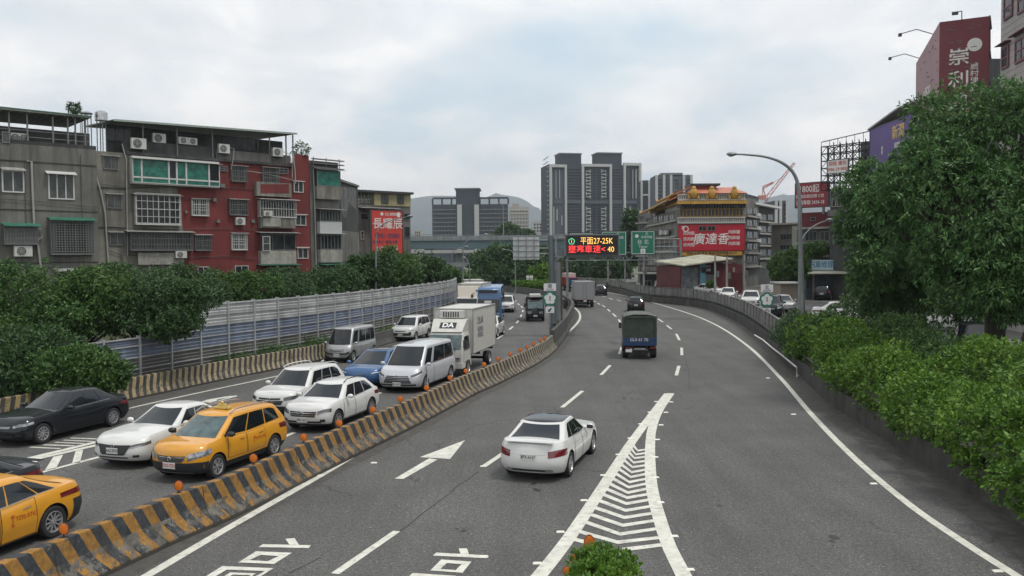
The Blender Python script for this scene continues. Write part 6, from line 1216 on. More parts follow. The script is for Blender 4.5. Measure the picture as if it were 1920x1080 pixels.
u0, z0, u1, z1 = fK.rect(1300, 354, 1395, 363); mb = MB(); q = [fK.P(u0 - 1, z0, .8), fK.P(u1 + .3, z0, .8), fK.P(u1 - .4, z1 + .6, -5), fK.P(u0 + 1, z1 + .6, -5), fK.P(u0 - 1, z0 - 1, -12), fK.P(u1 + .3, z0 - 1, -12)]
mb.add(q + [fK.P(u0 - 1, zK, .7), fK.P(u1 + .3, zK, .7), fK.P(u1 + .3, zK, -12), fK.P(u0 - 1, zK, -12)], [(0, 1, 2, 3), (3, 2, 5, 4), (0, 3, 4), (1, 5, 2), (0, 4, 5, 1)]); mb.build('tiled_roof', M_ORR, K_); mb = MB(); fK.slab(mb, .3, zK - .1, fK.len - .3, z0 + .3, -12, -.6); mb.build('attic_wall', M_WHC, K_)
u0, z0, u1, z1 = fK.rect(1308, 345, 1352, 354); mb = MB(); fK.slab(mb, u0, z0 - 1, u1, z1, -6, -3); mb.build('roof_lantern', mat('lantern_red', (.20, .03, .03), .6), K_); mb = MB(); fK.slab(mb, u0 - .5, z1, u1 + .5, z1 + .3, -6.5, -2.5); mb.build('lantern_roof', M_FRD, K_)
# side face, receding left, with curved golden eaves
pK = fK.P(0, 0, 0); fS = Fac((PY(1214, 500, 142).x, 142), (pK.x - .02, pK.y)); zS = fS.hit(1262, 402)[1]
mb = MB(); mb.prism([(fS.a.x, fS.a.y), (pK.x - .02, pK.y + .02), tuple(fK.P(0.2, 0, -23.5))[:2], (fS.a.x + 6, fS.a.y + 6)], .9, zS, 0, 1); mb.build('side_wall', [M_BEIGE, M_DARKW], K_)
for k, (xa, ya, xb, yb, d_) in enumerate(((1216, 400, 1272, 374, 1.3), (1238, 378, 1272, 362, .4))):
    pa, pb = fS.P(*fS.hit(xa, ya), d_), fS.P(*fS.hit(xb, yb), d_); pc, pd = pb - fS.N * 2.2 + Z_ * 1.0, pa - fS.N * 2.2 + Z_ * 1.0; mb = MB(); mb.add([pa, pb, pc, pd] + [q - Z_ * .22 for q in (pa, pb, pc, pd)], [(0, 1, 2, 3), (7, 6, 5, 4), (0, 4, 5, 1), (1, 5, 6, 2), (2, 6, 7, 3), (3, 7, 4, 0)])
    mb.build('side_eave', M_ORR, K_); mb = MB(); mb.tube([pa + fS.N * .05 - fS.U * .5 + Z_ * .5, pa + fS.N * .05, pa.lerp(pb, .5) + fS.N * .05 - Z_ * .08, pb + fS.N * .05, pb + fS.N * .05 + fS.U * .4 + Z_ * .5], [.05, .14, .16, .14, .05], 8); mb.build('gold_ridge', M_GOLD, K_, smooth=True)
mb = MB(); q = fS.P(fS.len * .55, zS - .1, -2); mb.prism([(q.x - .4, q.y - 3), (q.x + 3, q.y - 3), (q.x + 3, q.y + 3), (q.x - .4, q.y + 3)], zS - .1, zS + 2.4, 0); mb.build('roof_room', M_PANEL, K_)
for y in (404, 430, 455):
    for k, x in enumerate((1225, 1235, 1245, 1256)): window(fS, K_, (x, y + 2 - k * 1.2, x + 8, y + 14 - k * 1.2), 2, 1, M_FRG, M_WIN, .08, .02)
for y, nm in ((424, 1), (449, 1), (472, 1)): u0, z = fS.hit(1218, y); mb = MB(); fS.slab(mb, .4, z - .12, fS.len - .1, z + .12, 0, .35); mb.build('ledge', M_PANEL, K_)
for k, x in enumerate((1243, 1252)): ac(fS, (x, 432, x + 5, 440), '%s air conditioner on the receding side of the golden eaved building' % ('left', 'right')[k], .3, grp='air conditioners on the golden eaved building')
# red sign with brush characters
M_CRIM = mat('billboard_crimson', (.42, .012, .028), .5, var=.1, vs=.4)
o, bb = board('restaurant_sign', 'large crimson sign with white brush characters on the golden eaved building', fK, (1271, 421, 1395, 470), M_CRIM, .05, .3, cat='sign')
btext(o, fK, bb, '廣達香', .49, .42, .46, M_LW, .035, 1.0, shear=.12); u_ = bb
for k in range(3): btext(o, fK, bb, '素肉鬆', .16, .66 - .22 * k, .15, M_LW, .02); btext(o, fK, bb, '肉酥罐', .84, .70 - .22 * k, .15, M_LW, .02); btext(o, fK, bb, '●', .09, .66 - .22 * k, .09, M_LW)
mb = MB(); c = fK.P(bb[0] + 1.0, bb[3] - .6, bb[4] + .01); mb.lathe(c, fK.N, [(.42, 0), (.42, .03), (.30, .03), (.30, 0)], 24); mb.build('round_emblem', M_LW, o)
btext(o, fK, bb, '香', .072, .875, .15, M_LW, .02)
for x in (1308, 1325): window(fK, o, (x + 1, 424, x + 15, 433), 2, 1, M_FRG, M_WIN, .06, .36)
o, bb = board('yellow_sign_strip', 'yellow strip of black lettering under the large crimson sign', fK, (1276, 471, 1391, 479), M_GOLD, .1, .25, cat='sign'); btext(o, fK, bb, '肉鬆·海苔·禮盒·罐頭·批發零售·02-29', .5, .5, .75, M_FRD, .03)
mb = MB(); u0, z = fK.hit(1276, 484); u1, _ = fK.hit(1400, 484); 
# red shed with a slanting pale roof in front
fR = Fac((PY(1275, 520, 104).x, 104), (PY(1392, 520, 108).x, 108)); R_ = thing('red_shed', 'dark red corrugated shed with a slanting pale roof in front of the golden eaved building', 'building', fR.P(4, .9, -1)); M_SHED = mat('shed_red', (.12, .025, .028), .6, var=.3, vs=.8, streak=.5); M_SHR = mat('shed_roof', (.40, .39, .30), .6, var=.3, vs=.6, streak=.4)
zl = fR.hit(1276, 497)[1]; zr_ = fR.hit(1360, 484)[1]; um = fR.hit(1345, 500)[0]; mb = MB(); q = [fR.P(-.3, zl, 1.2), fR.P(um + 1.5, zr_, 1.2), fR.P(um + 1.5, zr_ + .5, -5), fR.P(-.3, zl + .5, -5)]; mb.add(q + [p - Z_ * .15 for p in q], [(0, 1, 2, 3), (7, 6, 5, 4), (0, 4, 5, 1), (1, 5, 6, 2), (3, 2, 6, 7), (0, 3, 7, 4)]); mb.build('roof', M_SHR, R_)
mb = MB(); mb.add([fR.P(u, z, d) for d in (0, -5) for u, z in ((0, .9), (fR.len, .9), (fR.len, fR.hit(1390, 497)[1]), (um + 1.3, zr_ - .2), (0, zl - .15))], [(0, 1, 2, 3, 4), (5, 9, 8, 7, 6), (0, 5, 6, 1), (1, 6, 7, 2), (2, 7, 8, 3), (3, 8, 9, 4), (4, 9, 5, 0)]); mb.build('wall', M_SHED, R_)
for px, m_ in (((1277, 501, 1308, 545), mat('shop_front_grey', (.14, .16, .17), .6, var=.5, vs=1.5, dirt=.5)), ((1312, 495, 1322, 545), mat('shop_front_blue', (.12, .30, .38), .6, var=.2)), ((1322, 515, 1337, 545), M_FRG)): u0, z0, u1, z1 = fR.rect(*px); mb = MB(); fR.slab(mb, u0, max(z0, .95), u1, z1, 0, .12); mb.build('shop_front', m_, R_)
for px in ((1318, 498, 1325, 501), (1326, 498, 1331, 501), (1374, 502, 1377, 510)): window(fR, R_, px, 1, 1, M_FRW, M_WINB, .05, .02)
mb = MB()
for k in range(60): u = um + 1.3 + (fR.len - um - 1.3) * k / 60; fR.slab(mb, u, .95, u + .03, 3.6, 0, .03)
mb.build('corrugation', M_SHED, R_)
o, bb = board('shop_sign', 'small dark shop sign above the roller shutter of the red shed', fR, (1315, 503, 1338, 510), M_FRD, .02, .15, cat='sign'); btext(o, fR, bb, '生鮮', .5, .5, .8, M_LW, .02)
# ---- row of houses right of the restaurant, and the right-hand cluster
def house(name, label, px, Yd, m_, turn=0, depth=12, wins=None, z0=.9, wm=None, fm=None, ledges=()):
    x0, y0, x1, y1 = px; a = PY(x0, 480, Yd); b = PY(x1, 480, Yd + turn); f = Fac((a.x, a.y), (b.x, b.y)); zt_ = f.hit((x0 + x1) / 2, y0)[1]
    o = block(name, label, 'building', behind(f, depth), zt_, m_, z0)
    for w_ in (wins or []): window(f, o, w_[:4], w_[4] if len(w_) > 4 else 2, w_[5] if len(w_) > 5 else 1, fm or M_FRG, wm or M_WIN, .08, .02)
    for y in ledges: z = f.hit((x0 + x1) / 2, y)[1]; mb = MB(); f.slab(mb, 0, z - .12, f.len, z + .12, 0, .6); mb.build('ledge', M_PANEL, o)
    return o, f, zt_
o, f, zt_ = house('old_house', 'grey old house seen between the green signs and the golden eaved building', (1196, 398, 1224, 545), 158, M_GREYW, -4, 14, [(1199, y, 1207, y + 9) for y in (404, 422, 484)] + [(1212, y, 1220, y + 9) for y in (408, 426, 486)], ledges=(418, 436, 480))
o, f, zt_ = house('low_shop_row', 'dark low row of shops under a long canopy left of the golden eaved building', (1200, 497, 1271, 548), 126, M_DARKW, -5, 8, [(1206, 526, 1222, 542, 2), (1228, 526, 1248, 542, 3)]); awning(f, o, 1200, 512, 1270, 1.6, M_PANEL, .2, .1)
mb = MB(); u0, z0, u1, z1 = f.rect(1204, 500, 1266, 508); f.slab(mb, u0, z0, u1, z1, .02, .2); mb.build('fascia', M_BEIGE, o)
o, f, zt_ = house('old_house', 'tall narrow dark house touching the right side of the golden eaved building', (1396, 372, 1422, 540), 128, M_GREYW, 8, 14, [(1400, y, 1410, y + 12) for y in (390, 412, 434, 456, 480)] + [(1412, y, 1420, y + 12) for y in (390, 412, 434, 456, 480)], ledges=(407, 429, 452, 475, 500))
for y in (400, 425, 448): ac(f, (1413, y, 1419, y + 6), 'pale air conditioner on the %s floor of the narrow dark house by the side street' % {400: 'top', 425: 'middle', 448: 'lower'}[y], .3, grp='air conditioners above the side street')
mb = MB(); u0, z0, u1, z1 = f.rect(1396, 366, 1424, 372); f.slab(mb, 0, z0, f.len, z1, -6, 0); mb.build('roof_room', M_TDARK, o)
o, f, zt_ = house('old_house', 'darker house with a white canopy roof beside the narrow one', (1418, 388, 1452, 540), 138, M_DARKW, 10, 14, [(1424, y, 1436, y + 11) for y in (402, 424, 446, 468, 492)] + [(1439, y, 1449, y + 11) for y in (402, 424, 446, 468, 492)], ledges=(417, 439, 461, 485))
mb = MB(); u0, z0, u1, z1 = f.rect(1403, 384, 1453, 388); f.slab(mb, u0, z0, u1, z1, -4, 1.2); mb.build('white_canopy', M_FRW, o)
o, f, zt_ = house('white_house', 'pale grey tower house behind the lamp post, left of the red advertisement', (1453, 376, 1476, 540), 260, M_TMID, 0, 16, None, .9); winrow(f, o, (1454, 380, 1475, 440), 3, 7, M_WIN, .5, .6, .3); mb = MB()
for x in (1455, 1463, 1475): u, _ = f.hit(x, 400); f.slab(mb, u - .4, .9, u + .4, zt_, 0, .5)
mb.build('white_frame', M_TWHT, o)
o, f, zt_ = house('stepped_house', 'low flat house with dark window bands between the small tree and the old houses', (1446, 418, 1500, 540), 125, M_GREYW, -4, 12, [(1463, 438, 1486, 450, 4), (1463, 458, 1486, 468, 4)], ledges=(420,))
mb = MB(); u0, z0, u1, z1 = f.rect(1488, 423, 1500, 540); f.slab(mb, u0, .9, u1, z1, 0, .4); mb.build('pale_wall', mat('pale_green_wall', (.30, .33, .27), .8, streak=.4), o)
o, f, zt_ = house('red_band_house', 'house with a dark red upper wall under the dark red advertisement', (1496, 398, 1560, 560), 102, mat('maroon_wall', (.13, .02, .025), .8, var=.2, streak=.5), -3, 14, [(1520, 407, 1530, 414, 1)])
mb = MB(); u0, z0, u1, z1 = f.rect(1496, 425, 1560, 560); f.slab(mb, u0, .9, u1, z1, .01, .3); mb.build('lower_wall', M_GREYW, o)
for px in ((1512, 434, 1535, 452, 3), (1540, 434, 1558, 452, 2), (1505, 462, 1530, 478, 3)): window(f, o, px[:4], px[4], 1, M_FRG, M_WINB, .08, .32)
for y in (428, 456, 480): z = f.hit(1525, y)[1]; mb = MB(); f.slab(mb, 0, z - .12, f.len, z + .12, .3, .9); mb.build('ledge', M_PANEL, o)
fN = Fac((PY(1493, 480, 99).x, 99), (PY(1556, 480, 96).x, 96)); M_DRED = mat('billboard_dark_red', (.26, .022, .035), .5, var=.15, vs=.4)
o, bb = board('phone_billboard', 'dark red advertisement with white figures left of the steel lattice', fN, (1494, 343, 1555, 388), M_DRED, 0, .3)
btext(o, fN, bb, '1800起', .42, .74, .36, M_LW, .03, .85); btext(o, fN, bb, '捷運店面住辦 C位', .45, .44, .16, M_LW, .02); btext(o, fN, bb, '洽詢專線 2434-18', .45, .18, .21, M_LW, .02, .80); mb = MB()
for u in (bb[0] + .6, bb[2] - .6): fN.slab(mb, u - .12, f.hit(1520, 400)[1] - .3, u + .12, bb[1], .05, .25)
mb.build('leg', M_FRG, o)
# lattice hoarding frame and the building beneath
o, f, zt_ = house('lattice_building', 'grey building with a window strip under the black steel lattice', (1556, 352, 1645, 560), 92, M_DARKW, -4, 14, [(1560, 372, 1568, 388, 1), (1570, 372, 1578, 388, 1), (1580, 372, 1588, 388, 1), (1590, 372, 1598, 388, 1), (1600, 372, 1608, 388, 1)], fm=M_PANEL); mb = MB(); u0, z0, u1, z1 = f.rect(1556, 392, 1645, 404); f.slab(mb, u0, z0, u1, z1, 0, .5); mb.build('concrete_band', M_GREYW, o)
for px in ((1562, 412, 1580, 428, 2), (1590, 412, 1606, 428, 2), (1562, 440, 1580, 456, 2)): window(f, o, px[:4], px[4], 1, M_FRG, M_WINB, .08, .02)
lt = thing('steel_lattice', 'black steel lattice hoarding frame on the roof of the grey building', 'lattice', f.P(4, zt_, 0)); mb = MB(); u0, z0, u1, z1 = f.rect(1539, 270, 1634, 352); z0 = zt_ - .02
def bar(a, b, r=.055): mb.tube([a, b], r, 4, caps=False)
NX, NZ = 8, 6
for d in (-1.6, -.1):
    for i in range(NX + 1):
        u = u0 + (u1 - u0) * i / NX; zt2 = z1 + (.35 if i > 1 else 0); bar(f.P(u, z0 if u > 0 else z0 - 0, d), f.P(u, zt2, d), .07 if i in (0, NX) else .05)
    for j in range(NZ + 1):
        z = z0 + (z1 - z0) * j / NZ; bar(f.P(u0, z, d), f.P(u1, z, d), .05)
        if j < NZ:
            for i in range(NX):
                ua = u0 + (u1 - u0) * i / NX; ub = u0 + (u1 - u0) * (i + 1) / NX; zb = z0 + (z1 - z0) * (j + 1) / NZ
                if (i + j) % 2: bar(f.P(ua, z, d), f.P(ub, zb, d), .038)
                else: bar(f.P(ua, zb, d), f.P(ub, z, d), .038)
for j in range(NZ + 1):
    for i in range(NX + 1): u = u0 + (u1 - u0) * i / NX; z = z0 + (z1 - z0) * j / NZ; bar(f.P(u, z, -1.6), f.P(u, z, -.1), .035)
mb.build('truss', mat('black_steel', (.025, .024, .024), .7, .3), lt); mb = MB(); bar(f.P(u0, z1 + .5, -.1), f.P(u1, z1 + 1.1, -.1), .05)
for i in range(7): u = u0 + (u1 - u0) * i / 6; bar(f.P(u, z1, -.1), f.P(u, z1 + .5 + .6 * i / 6, -.1), .03)
mb.build('top_rail', M_FRD, lt)
o, bb = board('small_white_sign', 'small white sign with red figures fixed in the steel lattice', f, (1553, 300, 1591, 324), M_LW, .02, .12, cat='sign'); btext(o, f, bb, '招租 廣告', .5, .72, .36, M_LR, .02); btext(o, f, bb, '0986 29 8898', .5, .28, .34, M_LR, .02, .95)
o2, f2, zt2 = house('back_house', 'dark grey metal clad house behind the steel lattice, left of the purple billboard', (1612, 266, 1650, 560), 97, mat('slate_cladding', (.045, .055, .07), .6, var=.2), -2, 10, [(1618, 300, 1626, 320, 1), (1630, 335, 1640, 345, 2)])
# purple billboard
fP = Fac((PY(1637, 480, 84).x, 84), (PY(1722, 480, 74).x, 74)); M_PUR = mat('billboard_purple', (.075, .035, .19), .5, var=.15, vs=.4); o, bb = board('purple_billboard', 'purple billboard with gold characters behind the big tree', fP, (1638, 228, 1722, 312), M_PUR, 0, .35)
btext(o, fP, bb, '新潤', .66, .72, .33, M_LY, .03); btext(o, fP, bb, '國際首席', .72, .42, .17, M_LW, .02); btext(o, fP, bb, '讚\n嘆', .30, .42, .10, M_LW, .01)
zz = bb[3]; mb = MB(); pts = [fP.P(-.4, zz + .15, .5), fP.P(fP.len * .6, zz + 1.0, .5), fP.P(fP.len + .3, zz + 1.1, .5)]; q = pts + [p - fP.N * 2 - Z_ * .3 for p in pts]; mb.add(q + [p - Z_ * .15 for p in q], [(0, 1, 4, 3), (1, 2, 5, 4), (6, 9, 10, 7), (7, 10, 11, 8), (0, 6, 7, 1), (1, 7, 8, 2), (0, 3, 9, 6), (2, 8, 11, 5)]); mb.build('sheet_roof', mat('sheet_pale', (.34, .33, .31), .6, dirt=.4), o)
mb = MB(); fP.slab(mb, 0.1, 0, fP.len, bb[3], -4, -.05); mb.build('backing', M_DARKW, o)
# two-faced red billboard on a roof
fX = Fac((PY(1714, 480, 74).x, 74), (PY(1757, 480, 61).x, 61)); fY = Fac((fX.b.x, fX.b.y), (PY(1850, 480, 59.5).x, 59.5))
zt_ = fX.hit(1757, 52)[1]; zb_ = fY.hit(1800, 215)[1]; M_MAR = mat('billboard_maroon', (.155, .022, .032), .5, var=.12, vs=.3)
o = thing('rooftop_billboard', 'tall two sided maroon billboard on a roof above the big tree', 'billboard', fX.P(fX.len, zb_, 0)); mb = MB(); zA = fX.hit(1716, 96)[1]; zC = fY.hit(1849, 38)[1]; zM = fX.hit(1757, 50)[1]
def facepanel(f, z0, za, zb, m_, nm):
    mb = MB(); q = [f.P(0, z0, 0), f.P(f.len, z0, 0), f.P(f.len, zb, 0), f.P(0, za, 0)]; mb.add(q + [p - f.N * .35 for p in q], [(0, 1, 2, 3), (7, 6, 5, 4), (0, 4, 5, 1), (1, 5, 6, 2), (2, 6, 7, 3), (3, 7, 4, 0)]); return mb.build(nm, m_, o)
zt_ = zM; facepanel(fX, zb_, zM, zM, mat('billboard_rose', (.25, .10, .105), .5, var=.12, vs=.3), 'left_panel'); facepanel(fY, zb_, zM, zM, M_MAR, 'right_panel')
bb = (0, zb_, fY.len, zM, .0); btext(o, fY, bb, '崇', .40, .60, .19, M_LW, .04, 1.1); btext(o, fY, bb, '利', .40, .36, .19, M_LW, .04, 1.1); btext(o, fY, bb, '建', .40, .12, .19, M_LW, .04, 1.1)
btext(o, fY, bb, '農\n村\n建\n設', .71, .38, .075, M_LW, .02, 1.15); mb = MB(); c = fY.P(fY.len * .71, zb_ + (zM - zb_) * .72, .01); mb.lathe(c, fY.N, [(.02, .02), (.46, .02), (.46, 0)], 28); em = mb.build('round_emblem', M_LW, o); btext(o, fY, bb, 'G', .71, .72, .07, M_LR, .02)
bb = (0, zb_, fX.len, zM, .0); btext(o, fX, bb, '25坪20', .50, .42, .15, M_LW, .04, 1.55); btext(o, fX, bb, '29坪30', .50, .12, .15, M_LW, .04, 1.55)
mb = MB(); rnd = random.Random(5)
for f_ in (fX, fY):
    for k in range(22):
        u = rnd.uniform(.6, f_.len - .6); z = zM - rnd.uniform(.5, 3.6); c = f_.P(u, z, .01); mb.frame(c, f_.U, Z_, f_.N, -.18, .18, -.03, .03, 0, .02)
mb.build('ornament', mat('ornament_grey', (.16, .10, .10), .6), o)
mb = MB()
for fz, x, ex in ((fX, .15, 2.2), (fX, .75, 2.2), (fY, .45, 1.0)):
    p = fz.P(fz.len * x, zM, 0); q = p + fz.N * ex - fz.U * .4 + Z_ * .3; mb.tube([p, p + fz.N * ex * .5 + Z_ * .45, q], .035, 5); mb.frame(q, fz.U, Z_, fz.N, -.2, .2, -.16, .02, -.12, .12)
mb.build('floodlight', M_FRD, o); mb = MB()
for k in range(4): z = zb_ + (zM - zb_) * k / 3; mb.tube([fY.P(fY.len, z, 0), fY.P(fY.len + .1, z - .4 if k else z, -2.2)], .06, 5)
mb.tube([fY.P(fY.len + .1, zb_ - 1, -2.2), fY.P(fY.len, zM, -.2)], .06, 5); mb.build('brace', M_FRD, o)
o, f, z_ = house('roof_building', 'building hidden behind the big tree that carries the maroon billboard', (1714, 205, 1868, 560), 62.5, M_GREYW, -2, 14)
o, f, z_ = house('metal_roof_shed', 'grey corrugated rooftop shed right of the maroon billboard', (1846, 110, 1872, 560), 60, mat('corrugated_grey', (.12, .135, .14), .5, .2, streak=.5), 0, 8)
# tiled tower at the right edge
M_TILE = mat('pink_tile', (.36, .33, .31), .6, var=.08, vs=1, streak=.3); fT = Fac((PY(1871, 480, 56).x, 56), (PY(1990, 480, 47).x, 47)); T_ = block('tiled_tower', 'pale tiled tower with pink edged windows at the top right corner', 'building', behind(fT, 12), 32, M_TILE)
M_PINK = mat('pink_frame', (.16, .06, .08), .6)
for px in ((1880, 88, 1893, 128, 1), (1905, 70, 1928, 115, 2), (1884, -10, 1900, 34, 1), (1910, -30, 1935, 20, 2), (1882, 175, 1895, 215, 1)):
    window(fT, T_, px[:4], px[4], 2, M_PINK, M_WIN, .14, .03); awning(fT, T_, px[0] - 3, px[1] - 1, px[2] + 3, .4, M_PINK, .03, .06)
mb = MB()
for k in range(60): z = 6 + k * .42; fT.slab(mb, .02, z, fT.len, z + .018, 0, .012)
mb.build('tile_courses', mat('tile_joint', (.20, .17, .17), .8), T_)
# shop with a blue and white sign
o, f, z_ = house('street_shop', 'low blue grey shop with a pale awning behind the parked cars', (1512, 508, 1650, 566), 93, mat('shop_blue_grey', (.07, .10, .115), .7, var=.3, streak=.4), -2, 8); awning(f, o, 1512, 511, 1590, 2.2, mat('awning_cream', (.38, .37, .31), .6), .3, .12)
mb = MB()
for x in (1525, 1568, 1600): u, _ = f.hit(x, 540); f.slab(mb, u - .1, .9, u + .1, z_ - .2, .05, .3)
mb.build('pillar', M_PANEL, o); o, bb = board('blue_white_sign', 'blue and white shop sign above the awning', f, (1521, 487, 1592, 506), mat('sign_pale_blue', (.40, .50, .54), .5), .3, .3, cat='sign'); btext(o, f, bb, '汽車修理廠保養', .5, .5, .72, mat('letter_blue', (.03, .16, .28), .5), .04, .8)
mb = MB(); f.slab(mb, bb[0] + .2, z_, bb[2] - .2, bb[1], .1, .3); mb.build('support', M_FRG, o)
# small kiosk and door frame
o, f, z_ = house('kiosk', 'small pale gatehouse beside the blue parked car', (1464, 532, 1500, 560), 88, mat('kiosk_brown', (.24, .20, .16), .7), 0, 3); mb = MB(); f.slab(mb, -.2, z_, f.len + .2, z_ + .15, -3, .5); mb.build('roof', M_TWHT, o)
# ============================================================ crane
o = thing('tower_crane', 'thin red and white luffing crane far behind the side street', 'crane', PY(1437, 480, 420)); M_CRN = mat('crane_red', (.45, .16, .12), .6); mb = MB(); p0 = PY(1437, 400, 420); p1 = PY(1437, 372, 420); p2 = PY(1490, 305, 420); p3 = PY(1450, 342, 420); p4 = PY(1430, 352, 420)
def lat(a, b, w_, n, r):
    d = (b - a).normalized(); s = d.cross(Vector((0, 1, 0))).normalized() * w_
    mb.tube([a - s, b - s * .5], r, 4); mb.tube([a + s, b + s * .5], r, 4)
    for k in range(n): mb.tube([a.lerp(b, k / n) + s * (1 if k % 2 else -1) * (1 - .5 * k / n), a.lerp(b, (k + 1) / n) - s * (1 if k % 2 else -1) * (1 - .5 * (k + 1) / n)], r * .7, 4)
lat(Vector((p0.x, p0.y, 1)), p1, .9, 14, .22); mb.build('mast', M_CRN, o); mb = MB(); lat(p1, p2, .8, 12, .2); mb.build('boom', M_CRN, o); mb = MB(); lat(p4, p3, .6, 4, .2); mb.tube([p3, p1.lerp(p2, .6)], .1, 4); mb.tube([p3, p4], .15, 4); mb.tube([p4, p1], .25, 4); mb.box(p4.x - 2, p4.x + 1, p4.y - 1, p4.y + 1, p1.z - .5, p1.z + 1.5); mb.tube([p4, Vector((p4.x, p4.y, p1.z))], .2, 4); mb.build('counter_jib', M_CRN, o)
# ============================================================ mountains
def ridge(name, pts, Yd, m_, base=480):
    rnd = random.Random(len(pts)); xs = [p[0] for p in pts]; mb = MB(); top = []
    for i in range(len(pts) - 1):
        n_ = max(2, int((pts[i + 1][0] - pts[i][0]) / 12))
        for k in range(n_): t = k / n_; top.append((pts[i][0] + (pts[i + 1][0] - pts[i][0]) * t, pts[i][1] + (pts[i + 1][1] - pts[i][1]) * t + rnd.uniform(-1.0, 1.0)))
    top.append(pts[-1]); rows = []
    for lev in range(7):
        r_ = []
        for i, (x, y) in enumerate(top):
            t = lev / 6; q = PY(x, y + (base - y) * 0, Yd); z = q.z * (1 - t) ** 1.15; r_.append(Vector((q.x + rnd.uniform(-40, 40) * t, Yd - 1700 * t + rnd.uniform(-70, 70), z if lev else q.z)))
        rows.append(r_)
    rows.insert(0, [Vector((p.x, p.y + 1500, 0)) for p in rows[0]]); mb.grid(rows); return tag(mb.build(name, m_, smooth='all'), kind='structure')
M_HILL = mat('forest_hill', (.020, .040, .040), .95, var=.4, vs=.004)
ridge('mountains', [(560, 430), (640, 412), (700, 388), (760, 372), (790, 370), (830, 368), (870, 366), (900, 372), (915, 369), (930, 364), (950, 367), (975, 370), (1000, 385), (1020, 398), (1060, 390), (1100, 405), (1160, 395), (1260, 385), (1330, 392), (1420, 375), (1470, 363), (1500, 366), (1560, 352), (1640, 372), (1760, 395), (1900, 410)], 5200, M_HILL)
ridge('hills', [(600, 440), (760, 415), (860, 408), (1000, 420), (1060, 430), (1200, 420), (1400, 400), (1480, 388), (1600, 405), (1700, 425)], 4200, M_HILL)
# ============================================================ masts, signs and lamps
M_GALV = mat('galvanised_steel', (.22, .235, .24), .5, .4, var=.2, vs=.6, dirt=.3); M_MAST = mat('mast_grey_green', (.12, .145, .15), .5, .3, var=.2, vs=.5, streak=.4); M_BROWN = mat('rusty_pole', (.14, .095, .07), .7, .2, var=.3)
M_SGRN = mat('sign_green', (.008, .15, .095), .4, var=.08); M_SBACK = mat('sign_back', (.44, .46, .45), .5, .3, dirt=.25); M_SWHT = mat('sign_white', (.62, .62, .60), .4)
def fpx(x0, x1, Yd): return Fac((PY(x0, 480, Yd).x, Yd), (PY(x1, 480, Yd).x, Yd))
# near mast with the message board and the sign seen from behind
t = thing('sign_mast', 'tall grey steel mast on the median carrying arms to both sides', 'mast', PY(1036, 500, 62)); f = fpx(940, 1180, 62); mb = MB()
u, zt_ = f.hit(1033, 442); zb_ = .95; mb.tube([f.P(f.hit(1037, 620)[0], .0), f.P(u, zt_)], [.26, .20], 16); mb.build('mast', M_MAST, t, smooth=True); mb = MB(); mb.cyl(f.P(f.hit(1037, 620)[0], 1.0), Z_, .36, .06, 16); mb.build('base_plate', M_MAST, t)
mb = MB()
for y in (451, 466, 476): ua, z = f.hit(966, y); ub, _ = f.hit(1034, y); mb.tube([f.P(ua, z), f.P(ub, z)], .05, 8)
for y in (447, 482): ua, z = f.hit(1036, y); ub, _ = f.hit(1158, y); mb.tube([f.P(ua, z, -.25), f.P(ub, z, -.25)], .06, 8)
for x in (1040, 1058, 1075, 1092, 1109, 1126, 1143): ua, z1 = f.hit(x, 447); ub, z0 = f.hit(x + 17, 482); mb.tube([f.P(ua, z1, -.25), f.P(ub, z0, -.25)], .03, 6)
mb.build('arm', M_GALV, t, smooth=True)
o = thing('direction_sign', 'pale back of a direction sign hung left of the mast', 'sign', f.P(f.hit(986, 487)[0], 0)); u0, z0, u1, z1 = f.rect(962, 445, 1011, 487); mb = MB(); f.slab(mb, u0, z0, u1, z1, .10, .14); p_ = mb.build('panel', M_SBACK, o); mb = MB()
for k in range(4): z = z0 + (z1 - z0) * (k + .5) / 4; f.slab(mb, u0, z - .03, u1, z + .03, .14, .2)
for k in (.2, .5, .8): u = u0 + (u1 - u0) * k; f.slab(mb, u - .03, z0, u + .03, z1, .2, .26)
mb.build('stiffener', M_GALV, p_)
o, bb = board('message_board', 'black electronic message board with green, orange and red characters right of the mast', f, (1063, 443, 1156, 477), mat('led_black', (.008, .008, .009), .5), .02, .45, cat='sign')
def led(nm, c, e): return mat(nm, c, .5, emit=e)
LA, LR_, LG = led('led_amber', (.95, .52, .12), .9), led('led_red', (.95, .05, .05), .8), led('led_green', (.15, .75, .35), .7)
btext(o, f, bb, '平面27-25K', .585, .72, .44, LA, .0, .82); btext(o, f, bb, '壅塞車速<', .39, .26, .46, LR_, .01, .98); btext(o, f, bb, '40', .87, .26, .42, LA, 0, .9); btext(o, f, bb, '1', .085, .72, .26, LA, .01); u0, z0, u1, z1, d = bb
mb = MB(); c = f.P(u0 + (u1 - u0) * .085, z0 + (z1 - z0) * .72, d + .012)
pts = [];
for k in range(40): a = 2 * math.pi * k / 40; r = .20 + .035 * abs(math.cos(2.5 * (a - math.pi / 2))); pts.append((r * math.cos(a), r * math.sin(a)))
for k in range(40): (a, b), (c2, d2) = pts[k], pts[(k + 1) % 40]; mb.quad(c + f.U * a + Z_ * b, c + f.U * c2 + Z_ * d2, c + f.U * c2 * .82 + Z_ * d2 * .82, c + f.U * a * .82 + Z_ * b * .82)
mb.build('route_emblem', LG, o); mb = MB()
for z in (z0 - .16, z1 + .1): f.slab(mb, u0 - .8, z - .05, u1 + .15, z + .05, .0, .12)
for u in (u0 - .8, u0 - .15, u1 + .15): f.slab(mb, u - .05, z0 - .2, u + .05, z1 + .14, .0, .12)
mb.build('mounting_frame', M_GALV, o)
